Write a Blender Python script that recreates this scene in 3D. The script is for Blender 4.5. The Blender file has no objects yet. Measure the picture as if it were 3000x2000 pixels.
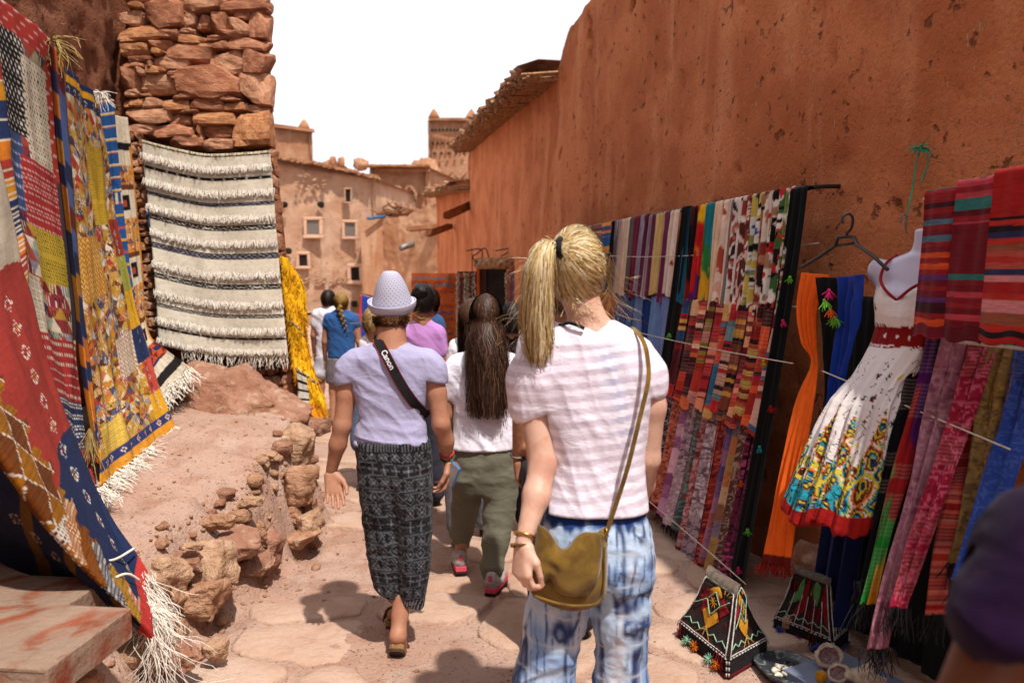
import bpy, math, random
import numpy as np
from mathutils import Vector

# ------------------------------------------------------------------ camera, world, sun, exposure
sc = bpy.context.scene
FOC = 2333.0                       # focal length in pixels of a 3000 px wide frame
PITCH = math.atan(200 / FOC)
CAMZ = 1.62
cam_data = bpy.data.cameras.new('camera')
cam_data.lens = 28.0
cam_data.sensor_width = 36.0
cam_data.clip_start = 0.05
cam_data.clip_end = 3000
cam_data.dof.use_dof = True
cam_data.dof.focus_distance = 3.6
cam_data.dof.aperture_fstop = 2.5
cam = bpy.data.objects.new('camera', cam_data)
sc.collection.objects.link(cam)
cam.location = (0, 0, CAMZ)
cam.rotation_euler = (math.pi / 2 - PITCH, 0, 0)
sc.camera = cam

SUN_EL = math.radians(62.5)
SUN_AZ = math.atan2(0.50, -0.866)
sun_dir = Vector((math.sin(SUN_AZ) * math.cos(SUN_EL), math.cos(SUN_AZ) * math.cos(SUN_EL), math.sin(SUN_EL)))
world = bpy.data.worlds.new('World')
sc.world = world
world.use_nodes = True
wn, wl = world.node_tree.nodes, world.node_tree.links
wn.clear()
w_out = wn.new('ShaderNodeOutputWorld')
w_sky = wn.new('ShaderNodeTexSky')
w_sky.sky_type = 'NISHITA'
w_sky.sun_disc = False
w_sky.sun_elevation = SUN_EL
w_sky.sun_rotation = SUN_AZ
w_sky.dust_density = 3.0
w_b1 = wn.new('ShaderNodeBackground'); w_b1.inputs['Strength'].default_value = 0.12
w_b2 = wn.new('ShaderNodeBackground'); w_b2.inputs['Strength'].default_value = 0.90
w_tc = wn.new('ShaderNodeTexCoord')
w_mp = wn.new('ShaderNodeMapping'); w_mp.inputs['Scale'].default_value = (1.0, 1.0, 2.2)
w_mp.inputs['Location'].default_value = (0.35, 0.1, 0.0)
w_n1 = wn.new('ShaderNodeTexNoise'); w_n1.inputs['Scale'].default_value = 2.3; w_n1.inputs['Detail'].default_value = 7
w_n1.inputs['Distortion'].default_value = 0.4
w_r1 = wn.new('ShaderNodeMapRange'); w_r1.inputs['From Min'].default_value = 0.32; w_r1.inputs['From Max'].default_value = 0.50
w_r1.inputs['To Min'].default_value = 0.5
w_n2 = wn.new('ShaderNodeTexNoise'); w_n2.inputs['Scale'].default_value = 3.1; w_n2.inputs['Detail'].default_value = 6
w_cr = wn.new('ShaderNodeMix'); w_cr.data_type = 'RGBA'
w_cr.inputs['A'].default_value = (0.74, 0.78, 0.90, 1); w_cr.inputs['B'].default_value = (1.0, 1.0, 1.02, 1)
w_mx = wn.new('ShaderNodeMixShader')
wl.new(w_tc.outputs['Generated'], w_mp.inputs['Vector'])
wl.new(w_mp.outputs['Vector'], w_n1.inputs['Vector'])
wl.new(w_mp.outputs['Vector'], w_n2.inputs['Vector'])
wl.new(w_n1.outputs['Fac'], w_r1.inputs['Value'])
wl.new(w_n2.outputs['Fac'], w_cr.inputs['Factor'])
wl.new(w_cr.outputs['Result'], w_b2.inputs['Color'])
wl.new(w_sky.outputs['Color'], w_b1.inputs['Color'])
wl.new(w_r1.outputs['Result'], w_mx.inputs['Fac'])
wl.new(w_b1.outputs[0], w_mx.inputs[1])
wl.new(w_b2.outputs[0], w_mx.inputs[2])
wl.new(w_mx.outputs[0], w_out.inputs['Surface'])

sun_data = bpy.data.lights.new('sun', 'SUN')
sun_data.energy = 3.5
sun_data.angle = math.radians(1.2)
sun_data.color = (1.0, 0.955, 0.89)
sun = bpy.data.objects.new('sun', sun_data)
sc.collection.objects.link(sun)
sun.rotation_euler = sun_dir.to_track_quat('Z', 'Y').to_euler()
sun.location = sun_dir * 60

sc.view_settings.view_transform = 'Standard'
sc.view_settings.look = 'None'
sc.view_settings.gamma = 1.0
sc.view_settings.use_curve_mapping = False
sc.view_settings.exposure = 0.70
try:
    sc.cycles.use_denoising = True
    sc.cycles.max_bounces = 6
except Exception:
    pass

# ------------------------------------------------------------------ helpers
rng = np.random.default_rng(7)
random.seed(7)
COL = sc.collection
ORG = {}                                   # world origin of every object built

def P(px, py, Y):
    """world point at depth Y seen along a given direction from the standing point"""
    a = (px - 1500) / FOC
    b = (1000 - py) / FOC
    ry = math.cos(PITCH) + b * math.sin(PITCH)
    rz = -math.sin(PITCH) + b * math.cos(PITCH)
    s = Y / ry
    return np.array((a * s, Y, CAMZ + rz * s))

def C(h, k=0.62):
    """hex display colour -> linear base colour, scaled by k to a real-world albedo"""
    h = h.lstrip('#')
    v = np.array([int(h[i:i + 2], 16) / 255.0 for i in (0, 2, 4)])
    v = np.where(v <= 0.04045, v / 12.92, ((v + 0.055) / 1.055) ** 2.4)
    return v * k

def hash3(ix, iy, iz, seed=0):
    n = (ix.astype(np.int64) * 73856093) ^ (iy.astype(np.int64) * 19349663) ^ (iz.astype(np.int64) * 83492791) ^ (seed * 2654435)
    n = (n ^ (n >> 13)) * 1274126177
    n = n & 0x7fffffff
    n = (n ^ (n >> 16)) * 73244475 & 0x7fffffff
    return (n & 0xffff) / 65535.0

def vnoise(p, seed=0):
    p = np.asarray(p, float)
    i = np.floor(p).astype(np.int64)
    f = p - i
    f = f * f * (3 - 2 * f)
    r = 0
    for dx in (0, 1):
        wx = f[..., 0] if dx else 1 - f[..., 0]
        for dy in (0, 1):
            wy = f[..., 1] if dy else 1 - f[..., 1]
            for dz in (0, 1):
                wz = f[..., 2] if dz else 1 - f[..., 2]
                r = r + wx * wy * wz * hash3(i[..., 0] + dx, i[..., 1] + dy, i[..., 2] + dz, seed)
    return r * 2 - 1

def fbm(p, oct=4, seed=0, gain=0.5):
    p = np.asarray(p, float)
    a, s, r = 1.0, 1.0, 0
    for o in range(oct):
        r = r + a * vnoise(p * s + o * 17.3, seed + o)
        a *= gain; s *= 2.03
    return r

def smooth01(e0, e1, x):
    t = np.clip((x - e0) / (e1 - e0), 0, 1)
    return t * t * (3 - 2 * t)

def mesh_np(name, V, F, col=None, smooth=True, uv=None):
    """V (n,3); F (m,k) array or list of index tuples"""
    me = bpy.data.meshes.new(name)
    V = np.asarray(V, np.float32)
    if isinstance(F, np.ndarray) and F.ndim == 2:
        m, k = F.shape
        me.vertices.add(len(V)); me.vertices.foreach_set('co', V.ravel())
        me.loops.add(m * k); me.loops.foreach_set('vertex_index', F.astype(np.int32).ravel())
        me.polygons.add(m)
        me.polygons.foreach_set('loop_start', (np.arange(m) * k).astype(np.int32))
        me.update(calc_edges=True)
    else:
        me.from_pydata([tuple(v) for v in V], [], [tuple(int(i) for i in f) for f in F])
        me.update()
    if smooth:
        me.polygons.foreach_set('use_smooth', np.ones(len(me.polygons), bool))
    if col is not None:
        a = me.color_attributes.new('Col', 'FLOAT_COLOR', 'POINT')
        c = np.ones((len(V), 4), np.float32); c[:, :3] = np.asarray(col, np.float32)
        a.data.foreach_set('color', c.ravel())
    me.validate(verbose=False)
    return me

def props(o, label=None, cat=None, group=None, kind=None):
    if label: o['label'] = label
    if cat: o['category'] = cat
    if group: o['group'] = group
    if kind: o['kind'] = kind
    return o

def mk(name, V, F, mat, parent=None, label=None, cat=None, group=None, kind=None, col=None, smooth=True, origin=None):
    """mesh object from world-space vertices; a child shares its parent's origin"""
    V = np.asarray(V, float)
    if parent is not None:
        org = ORG[parent.name]
    elif origin is not None:
        org = np.asarray(origin, float)
    else:
        org = np.array((V[:, 0].mean(), V[:, 1].mean(), V[:, 2].min()))
    me = mesh_np(name, V - org, F, col, smooth)
    if mat is not None:
        for m in (mat if isinstance(mat, (list, tuple)) else [mat]):
            me.materials.append(m)
    o = bpy.data.objects.new(name, me)
    COL.objects.link(o)
    ORG[o.name] = org
    if parent is not None:
        o.parent = parent
    else:
        o.location = org
    return props(o, label, cat, group, kind)

def thing(name, loc, label=None, cat=None, group=None, kind=None, parent=None):
    o = bpy.data.objects.new(name, None)
    o.empty_display_size = 0.1
    COL.objects.link(o)
    loc = np.asarray(loc, float)
    ORG[o.name] = loc
    if parent is not None:
        o.parent = parent
        o.location = loc - ORG[parent.name]
    else:
        o.location = loc
    return props(o, label, cat, group, kind)

def joinVF(parts):
    Vs, Fs, n = [], [], 0
    for V, F in parts:
        V = np.asarray(V, float)
        Vs.append(V)
        Fs += [tuple(int(i) + n for i in f) for f in F]
        n += len(V)
    return np.concatenate(Vs), Fs

def box(c, s, rz=0.0, jit=0.0):
    c = np.asarray(c, float); s = np.asarray(s, float) / 2
    V = np.array([(x, y, z) for x in (-1, 1) for y in (-1, 1) for z in (-1, 1)], float) * s
    if jit: V += rng.uniform(-jit, jit, V.shape)
    ca, sa = math.cos(rz), math.sin(rz)
    V = np.stack([V[:, 0] * ca - V[:, 1] * sa, V[:, 0] * sa + V[:, 1] * ca, V[:, 2]], 1) + c
    F = [(0, 1, 3, 2), (4, 6, 7, 5), (0, 4, 5, 1), (2, 3, 7, 6), (0, 2, 6, 4), (1, 5, 7, 3)]
    return V, F

def box_ax(o, ax, ay, az):
    """box from corner o with edge vectors"""
    o, ax, ay, az = [np.asarray(v, float) for v in (o, ax, ay, az)]
    V = np.array([o + ax * i + ay * j + az * k for i in (0, 1) for j in (0, 1) for k in (0, 1)])
    F = [(0, 1, 3, 2), (4, 6, 7, 5), (0, 4, 5, 1), (2, 3, 7, 6), (0, 2, 6, 4), (1, 5, 7, 3)]
    if np.dot(np.cross(ax, ay), az) < 0: F = [f[::-1] for f in F]
    return V, F

def bbox_bev(c, s, rz=0.0, b=0.006):
    """box with chamfered edges (24 verts)"""
    c = np.asarray(c, float); h = np.asarray(s, float) / 2
    V, idx = [], {}
    for sx in (-1, 1):
        for sy in (-1, 1):
            for sz in (-1, 1):
                for ax in range(3):
                    v = np.array((sx, sy, sz), float) * (h - b)
                    v[ax] = (sx, sy, sz)[ax] * h[ax]
                    idx[(sx, sy, sz, ax)] = len(V); V.append(v)
    F = []
    q = ((-1, -1), (1, -1), (1, 1), (-1, 1))
    for ax in range(3):
        for s_ in (-1, 1):
            f = []
            for a, bb in q:
                k = [0, 0, 0]; k[ax] = s_; k[(ax + 1) % 3] = a; k[(ax + 2) % 3] = bb
                f.append(idx[(k[0], k[1], k[2], ax)])
            F.append(f if s_ > 0 else f[::-1])
    for ax in range(3):
        a1, a2 = (ax + 1) % 3, (ax + 2) % 3
        for s1 in (-1, 1):
            for s2 in (-1, 1):
                k0 = [0, 0, 0]; k0[ax] = -1; k0[a1] = s1; k0[a2] = s2
                k1 = list(k0); k1[ax] = 1
                F.append((idx[(*k0, a1)], idx[(*k1, a1)], idx[(*k1, a2)], idx[(*k0, a2)]))
    for sx in (-1, 1):
        for sy in (-1, 1):
            for sz in (-1, 1):
                F.append(tuple(idx[(sx, sy, sz, a)] for a in range(3)))
    V = np.array(V)
    ca, sa = math.cos(rz), math.sin(rz)
    V = np.stack([V[:, 0] * ca - V[:, 1] * sa, V[:, 0] * sa + V[:, 1] * ca, V[:, 2]], 1) + c
    return V, F

def frame_of(d):
    d = np.asarray(d, float); d = d / (np.linalg.norm(d) + 1e-9)
    a = np.array((0, 0, 1.0)) if abs(d[2]) < 0.9 else np.array((1.0, 0, 0))
    u = np.cross(d, a); u /= np.linalg.norm(u)
    return u, np.cross(d, u)

def tube(pts, r, n=8, cap=True):
    pts = np.asarray(pts, float)
    r = np.broadcast_to(np.asarray(r, float), (len(pts),))
    V, F = [], []
    u0 = None
    for i, p in enumerate(pts):
        d = pts[min(i + 1, len(pts) - 1)] - pts[max(i - 1, 0)]
        d = d / (np.linalg.norm(d) + 1e-9)
        if u0 is None:
            u, v = frame_of(d)
        else:
            u = u0 - d * np.dot(u0, d); u /= (np.linalg.norm(u) + 1e-9); v = np.cross(d, u)
        u0 = u
        for k in range(n):
            a = 2 * math.pi * k / n
            V.append(p + (u * math.cos(a) + v * math.sin(a)) * r[i])
    m = len(pts)
    for i in range(m - 1):
        for k in range(n):
            k2 = (k + 1) % n
            F.append((i * n + k, i * n + k2, (i + 1) * n + k2, (i + 1) * n + k))
    if cap:
        F.append(tuple(range(n))[::-1]); F.append(tuple((m - 1) * n + k for k in range(n)))
    return np.array(V), F

def spline(pts, n):
    """Catmull-Rom resample of a polyline to n points, by arc length"""
    pts = np.asarray(pts, float)
    if len(pts) == 2:
        t = np.linspace(0, 1, n)[:, None]
        return pts[0] * (1 - t) + pts[1] * t
    Q = np.vstack([2 * pts[0] - pts[1], pts, 2 * pts[-1] - pts[-2]])
    out = []
    for i in range(1, len(Q) - 2):
        p0, p1, p2, p3 = Q[i - 1:i + 3]
        for t in np.linspace(0, 1, 24, endpoint=False):
            out.append(0.5 * (2 * p1 + (p2 - p0) * t + (2 * p0 - 5 * p1 + 4 * p2 - p3) * t * t + (3 * p1 - p0 - 3 * p2 + p3) * t ** 3))
    out.append(pts[-1])
    out = np.array(out)
    s = np.concatenate([[0], np.cumsum(np.linalg.norm(np.diff(out, axis=0), axis=1))])
    q = np.linspace(0, s[-1], n)
    return np.stack([np.interp(q, s, out[:, k]) for k in range(out.shape[1])], 1)

def grid_faces(nu, nv):
    """faces of an nu x nv vertex grid stored row by row (v major)"""
    i = np.arange(nu - 1)[None, :] + (np.arange(nv - 1) * nu)[:, None]
    i = i.ravel()
    return np.stack([i, i + nu, i + nu + 1, i + 1], 1)

def vnormals(V, F):
    F = np.asarray(F)
    N = np.zeros_like(V)
    n = np.cross(V[F[:, 2]] - V[F[:, 0]], V[F[:, 3]] - V[F[:, 1]]) if F.shape[1] == 4 else np.cross(V[F[:, 1]] - V[F[:, 0]], V[F[:, 2]] - V[F[:, 0]])
    for k in range(F.shape[1]):
        np.add.at(N, F[:, k], n)
    return N / (np.linalg.norm(N, axis=1, keepdims=True) + 1e-12)

# ------------------------------------------------------------------ materials
class X:
    """a value socket with arithmetic"""
    def __init__(s, g, sock): s.g, s.s = g, sock
    def op(s, o, b=None, c=None):
        n = s.g.nt.nodes.new('ShaderNodeMath'); n.operation = o
        for i, q in enumerate((s, b, c)):
            if q is None: continue
            if isinstance(q, X): s.g.nt.links.new(q.s, n.inputs[i])
            else: n.inputs[i].default_value = float(q)
        return X(s.g, n.outputs[0])
    def __add__(s, b): return s.op('ADD', b)
    def __sub__(s, b): return s.op('SUBTRACT', b)
    def __mul__(s, b): return s.op('MULTIPLY', b)
    def gt(s, b): return s.op('GREATER_THAN', b)
    def lt(s, b): return s.op('LESS_THAN', b)
    def fract(s): return s.op('FRACT')
    def absv(s): return s.op('ABSOLUTE')
    def sin(s): return s.op('SINE')
    def ss(s, a, b):
        n = s.g.nt.nodes.new('ShaderNodeMapRange'); n.interpolation_type = 'SMOOTHSTEP'
        s.g.nt.links.new(s.s, n.inputs['Value']); n.inputs['From Min'].default_value = a; n.inputs['From Max'].default_value = b
        return X(s.g, n.outputs['Result'])

class Mat:
    def __init__(s, name, rough=0.9, spec=0.2):
        s.m = bpy.data.materials.new(name); s.m.use_nodes = True
        s.nt = s.m.node_tree
        s.b = s.nt.nodes['Principled BSDF']
        s.b.inputs['Roughness'].default_value = rough
        s.b.inputs['Specular IOR Level'].default_value = spec
        s.tc = s.nt.nodes.new('ShaderNodeTexCoord')
    def link(s, a, b): s.nt.links.new(a, b)
    def coord(s, scale=(1, 1, 1), rot=(0, 0, 0)):
        mp = s.nt.nodes.new('ShaderNodeMapping')
        mp.inputs['Scale'].default_value = scale; mp.inputs['Rotation'].default_value = rot
        s.link(s.tc.outputs['Object'], mp.inputs['Vector'])
        return mp.outputs['Vector']
    def xyz(s):
        n = s.nt.nodes.new('ShaderNodeSeparateXYZ'); s.link(s.tc.outputs['Object'], n.inputs[0])
        return [X(s, n.outputs[i]) for i in range(3)]
    def noise(s, scale=5, detail=6, dist=0.0, vec=None, rough=0.55):
        n = s.nt.nodes.new('ShaderNodeTexNoise')
        n.inputs['Scale'].default_value = scale; n.inputs['Detail'].default_value = detail
        n.inputs['Distortion'].default_value = dist; n.inputs['Roughness'].default_value = rough
        s.link(vec if vec is not None else s.tc.outputs['Object'], n.inputs['Vector'])
        return X(s, n.outputs['Fac'])
    def voro(s, scale=20, vec=None, feature='F1'):
        n = s.nt.nodes.new('ShaderNodeTexVoronoi'); n.inputs['Scale'].default_value = scale; n.feature = feature
        s.link(vec if vec is not None else s.tc.outputs['Object'], n.inputs['Vector'])
        return X(s, n.outputs['Distance'])
    def mix(s, a, b, fac, mode='MIX'):
        n = s.nt.nodes.new('ShaderNodeMix'); n.data_type = 'RGBA'; n.blend_type = mode
        for k, q in (('A', a), ('B', b)):
            if hasattr(q, 'is_output'): s.link(q, n.inputs[k])
            else: n.inputs[k].default_value = (*[float(v) for v in q], 1)
        if isinstance(fac, X): s.link(fac.s, n.inputs['Factor'])
        else: n.inputs['Factor'].default_value = fac
        return n.outputs['Result']
    def vcol(s):
        n = s.nt.nodes.new('ShaderNodeVertexColor'); n.layer_name = 'Col'
        return n.outputs['Color']
    def color(s, c):
        if hasattr(c, 'is_output'): s.link(c, s.b.inputs['Base Color'])
        else: s.b.inputs['Base Color'].default_value = (*[float(v) for v in c], 1)
        return s
    def bump(s, h, strength=0.4, dist=0.01):
        n = s.nt.nodes.new('ShaderNodeBump'); n.inputs['Strength'].default_value = strength; n.inputs['Distance'].default_value = dist
        s.link(h.s, n.inputs['Height']); s.link(n.outputs[0], s.b.inputs['Normal'])
        return s
    def sheen(s, w=0.3):
        s.b.inputs['Sheen Weight'].default_value = w; return s

def simple(name, c, c2=None, rough=0.85, scale=6, bscale=60, bstr=0.3, bdist=0.004, spec=0.2, metal=0.0):
    m = Mat(name, rough, spec)
    c = np.asarray(c, float); c2 = c * 0.75 if c2 is None else np.asarray(c2, float)
    m.color(m.mix(c, c2, m.noise(scale, 6).ss(0.35, 0.68)))
    if bstr: m.bump(m.noise(bscale, 5), bstr, bdist)
    m.b.inputs['Metallic'].default_value = metal
    return m.m

def mud_mat(name, c1, c2, c3, straw=0.5, pits=0.5, bstr=0.7, streak=True, bdist=0.02):
    """earth plaster: tone patches, straw flecks, pits"""
    m = Mat(name, 0.95, 0.1)
    base = m.mix(c1, c2, m.noise(1.3, 4, 0.5).ss(0.36, 0.64))
    if streak:
        base = m.mix(base, c3, m.noise(1.0, 3, 0.3, m.coord((3.2, 3.2, 0.55))).ss(0.50, 0.72) * 0.7)
    base = m.mix(base, np.asarray(c1) * 0.62, m.noise(30, 5, 0, None, .7).ss(0.52, 0.68) * 0.7)
    st = m.noise(1.0, 1, 0.0, m.coord((60, 60, 14), (0.5, 0.4, 0.3))).ss(0.70, 0.74) + m.noise(1.0, 1, 0.0, m.coord((14, 22, 70), (0.2, 0.9, 0.1))).ss(0.71, 0.75)
    base = m.mix(base, (0.52, 0.36, 0.2), st * m.noise(2.2, 3).ss(.4, .62) * (straw * 0.8))
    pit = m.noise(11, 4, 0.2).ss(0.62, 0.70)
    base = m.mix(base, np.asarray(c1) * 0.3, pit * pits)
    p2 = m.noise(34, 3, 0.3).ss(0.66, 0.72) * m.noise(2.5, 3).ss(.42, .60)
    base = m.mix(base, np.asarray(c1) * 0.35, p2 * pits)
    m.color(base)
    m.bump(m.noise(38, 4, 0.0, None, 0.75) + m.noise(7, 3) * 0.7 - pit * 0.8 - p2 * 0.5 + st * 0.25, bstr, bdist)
    return m.m

def fabric_v(name, rough=0.9, thread=260, bstr=0.25, sheen=0.25, tint=0.22):
    """woven cloth that takes its dye from the mesh's colour layer"""
    m = Mat(name, rough, 0.15)
    c = m.vcol()
    n1 = m.noise(34, 3, 0, None, 0.7)
    m.color(m.mix(c, m.mix(c, (0.25, 0.24, 0.26), 1.0, 'MULTIPLY'), n1.ss(0.42, 0.8) * tint))
    m.bump(m.noise(thread, 1) + m.noise(22, 2) * 0.5, bstr, 0.004)
    m.sheen(sheen)
    return m.m
# ------------------------------------------------------------------ ground
def path_z(y):
    y = np.asarray(y, float)
    return np.where(y < 3, 0, np.where(y < 14, -0.028 * (y - 3), -0.308 - 0.010 * (y - 14)))

EDGE_Y = np.array([-3, 1.0, 2.0, 2.8, 3.3, 3.7, 4.1, 4.5, 4.9, 5.3, 5.7, 6.0, 6.4, 7.0, 9, 40])
EDGE_X = np.array([-1.0, -1.1, -1.34, -1.50, -1.56, -1.52, -1.46, -1.42, -1.40, -1.46, -1.66, -1.76, -1.84, -2.4, -4.5, -9])
def ledge_top(y):
    return np.interp(y, [0, 2.5, 3.4, 4.2, 5.2, 6.4, 8.0], [0.30, 0.36, 0.43, 0.52, 0.58, 0.62, 0.3])

def ground_z(x, y, fine=True):
    x = np.asarray(x, float); y = np.asarray(y, float)
    p = np.stack([x, y, np.zeros_like(x)], -1)
    z = path_z(y) + 0.018 * fbm(p * 1.7, 3, 5)
    e = np.interp(y, EDGE_Y, EDGE_X) + 0.10 * fbm(p * 2.3, 3, 11)
    d = e - x                                            # > 0 on the bank
    w = 0.16 + 0.10 * (vnoise(p * 1.9, 3) + 1) * 0.5
    k = np.clip((d + w) / (w * 1.3), 0, 1)
    k = k * k * (3 - 2 * k)
    top = ledge_top(y) + 0.035 * fbm(p * 2.1 + 9, 4, 21) + 0.05 * np.clip(d, 0, 1.5)
    z = z * (1 - k) + top * k
    rub = np.exp(-((d + 0.08) / 0.22) ** 2) * (y < 7)        # rubble along the foot of the bank
    z = z + rub * 0.05 * fbm(p * 9, 3, 33)
    if fine:
        z = z + 0.006 * fbm(p * 14, 3, 44) + 0.012 * rub * fbm(p * 24, 2, 45)
    # mound at the foot of the far house
    m = np.exp(-(((x + 6.4) / 1.9) ** 2 + ((y - 23.0) / 2.0) ** 2))
    z = z + 0.75 * m
    return z

dust = Mat('dusty_earth', 0.97, 0.08)
_c = dust.mix(C('e2bba6',.58), C('d6aa92',.58), dust.noise(1.6, 4, 0.4).ss(0.35, 0.65))
_c = dust.mix(_c, C('be8c70',.62), dust.noise(5.5, 6).ss(0.50, 0.70) * 0.55)
_c = dust.mix(_c, C('eaccb8',.58), dust.noise(3.2, 5, 0.6).ss(0.55, 0.72) * 0.6)
_pb = dust.noise(60, 3).ss(0.63, 0.69)
_c = dust.mix(_c, C('8d5f43'), _pb * 0.75)
dust.color(_c)
dust.bump(dust.noise(45, 4, 0, None, 0.72) + dust.noise(11, 5) * 0.9 + _pb * 0.35, 0.95, 0.02)
M_DUST = dust.m

xs = np.concatenate([np.linspace(-60, -5, 12), np.arange(-4.4, -3.2, 0.15), np.arange(-3.2, 2.2, 0.030), np.linspace(2.3, 60, 14)])
ys = np.concatenate([np.linspace(-30, 0.5, 14), np.arange(0.9, 2.4, 0.06), np.arange(2.4, 7.0, 0.030), np.arange(7.0, 14, 0.07), np.arange(14, 34, 0.4), np.linspace(35, 400, 16)])
gx, gy = np.meshgrid(xs, ys)
gz = ground_z(gx, gy)
V = np.stack([gx.ravel(), gy.ravel(), gz.ravel()], 1)
F = grid_faces(len(xs), len(ys))[:, ::-1]
ground = mk('ground', V, F, M_DUST, kind='structure', origin=(0, 0, 0))

# ---- flagstones bedded in the dust of the lane
flag = Mat('flagstone', 0.93, 0.12)
_c = flag.mix(C('e4c0a8',.58), C('d8ae94',.58), flag.noise(3.0, 4, 0.5).ss(0.35, 0.65))
_c = flag.mix(_c, C('c09274',.62), flag.noise(13, 6).ss(0.54, 0.74) * 0.5)
_c = flag.mix(_c, C('ebd0ba',.58), flag.noise(1.2, 3).ss(0.55, 0.8) * 0.6)
flag.color(_c)
flag.bump(flag.noise(30, 4, 0.3, None, 0.65) + flag.noise(6, 3, 1.2) * 1.1, 0.85, 0.016)
M_FLAG = flag.m

def clip_poly(poly, a, b):
    """keep the side of the bisector of a,b nearer to a"""
    m = (a + b) / 2; n = b - a
    out = []
    for i in range(len(poly)):
        p, q = poly[i], poly[(i + 1) % len(poly)]
        dp, dq = np.dot(p - m, n), np.dot(q - m, n)
        if dp <= 0: out.append(p)
        if dp * dq < 0: out.append(p + (q - p) * dp / (dp - dq))
    return out

seeds = []
r_ = random.Random(41)
yy = 2.3
while yy < 10.5:
    st = 0.40 + 0.02 * (yy - 2)
    xx = -1.7 + r_.uniform(0, .3)
    while xx < 1.5:
        seeds.append(np.array((xx + r_.uniform(-.17, .17), yy + r_.uniform(-.15, .15))))
        xx += st * r_.uniform(0.9, 1.6)
    yy += st * 0.85
for s in seeds:
    e = float(np.interp(s[1], EDGE_Y, EDGE_X))
    wall_x = 1.75 - 0.194 * (s[1] - 3.1)
    if s[0] < e + 0.45 or s[0] > wall_x - 0.25 or r_.random() < 0.16: continue
    poly = [s + np.array(q) for q in ((-.8, -.8), (.8, -.8), (.8, .8), (-.8, .8))]
    for t in seeds:
        if t is not s and np.linalg.norm(t - s) < 1.6:
            poly = clip_poly(poly, s, t)
            if len(poly) < 3: break
    if len(poly) < 3: continue
    poly = np.array(poly); cen = poly.mean(0)
    # wobbly outline
    ring = []
    for i in range(len(poly)):
        p, q = poly[i], poly[(i + 1) % len(poly)]
        k = max(2, int(np.linalg.norm(q - p) / 0.085))
        for j in range(k): ring.append(p + (q - p) * j / k)
    ring = np.array(ring)
    ring = np.vstack([(ring[i - 1] + 2 * ring[i] + ring[(i + 1) % len(ring)]) / 4 for i in range(len(ring))])
    nz = fbm(np.column_stack([ring * 9, np.zeros(len(ring))]), 2, 3)
    ring = cen + (ring - cen) * (1 - (0.018 + 0.034 * np.abs(nz)) / np.maximum(np.linalg.norm(ring - cen, axis=1), .05))[:, None]
    n = len(ring)
    lift = r_.uniform(-0.006, 0.013) - 0.003
    tilt = np.array((r_.uniform(-.03, .03), r_.uniform(-.03, .03)))
    zc = ground_z(cen[0], cen[1], False)
    slope = -0.028 if cen[1] > 3 else 0
    def topz(q): return zc + lift + (q - cen) @ tilt + slope * (q[:, 1] - cen[1])
    inner = cen + (ring - cen) * 0.93; mid = cen + (ring - cen) * 0.5
    V = np.vstack([np.column_stack([ring, topz(ring) - 0.05]), np.column_stack([ring, topz(ring) + 0.010]), np.column_stack([inner, topz(inner) + 0.019]),
                   np.column_stack([mid, topz(mid) + 0.019 + 0.006 * vnoise(np.column_stack([mid * 8, mid[:, 0] * 0]), 5)]), [[cen[0], cen[1], zc + lift + 0.020]]])
    F = []
    for lv in range(3):
        for i in range(n):
            j = (i + 1) % n
            F.append((lv * n + i, lv * n + j, lv * n + n + j, lv * n + n + i))
    for i in range(n): F.append((3 * n + i, 3 * n + (i + 1) % n, 4 * n))
    mk('flagstone', V, F, M_FLAG, parent=ground, smooth=True)

# ------------------------------------------------------------------ rocks
M_ROCK = []
for nm, a, b in (('sandstone', 'd2a07e', 'b58463'), ('pale_sandstone', 'dcb190', 'c29674'), ('pink_sandstone', 'c6937a', 'a9745a')):
    m = Mat(nm, 0.95, 0.1)
    _c = m.mix(C(a), C(b), m.noise(5, 4, 0.6).ss(0.33, 0.66))
    _c = m.mix(_c, C('e6c6a8'), m.noise(9, 5, .3).ss(.52, .70) * .6)
    _c = m.mix(_c, C('8a5a40'), m.noise(22, 5).ss(0.56, 0.72) * 0.5)
    m.color(_c)
    m.bump(m.noise(26, 4, 0.2, None, 0.7) + m.noise(1.0, 5, 0.3, m.coord((6, 6, 26))) * 0.8, 1.0, 0.028)
    M_ROCK.append(m.m)

def rock_vf(n=6, seed=0, boxy=4.0, cuts=7, rough=0.06):
    r = np.random.default_rng(seed)
    V, F, idx = [], [], {}
    def vid(p):
        k = tuple(np.round(p, 5))
        if k not in idx: idx[k] = len(V); V.append(np.array(p))
        return idx[k]
    L = np.linspace(-1, 1, n + 1)
    for ax in range(3):
        for s in (-1, 1):
            for i in range(n):
                for j in range(n):
                    f = []
                    for a, b in ((i, j), (i + 1, j), (i + 1, j + 1), (i, j + 1)):
                        p = [0, 0, 0]; p[ax] = s; p[(ax + 1) % 3] = L[a]; p[(ax + 2) % 3] = L[b]
                        f.append(vid(p))
                    F.append(f if s > 0 else f[::-1])
    V = np.array(V)
    q = (np.abs(V) ** boxy).sum(1) ** (1 / boxy)
    V = V / q[:, None]
    for _ in range(cuts):
        d = r.normal(size=3); d /= np.linalg.norm(d)
        h = r.uniform(0.66, 0.98)
        over = V @ d - h * np.abs(d).sum() ** 0.5 * 0.98
        V = V - np.maximum(over, 0)[:, None] * d
    V = V * (1 + rough * fbm(V * 1.6 + seed * 3.1, 3, seed))[:, None]
    return V, F

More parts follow.
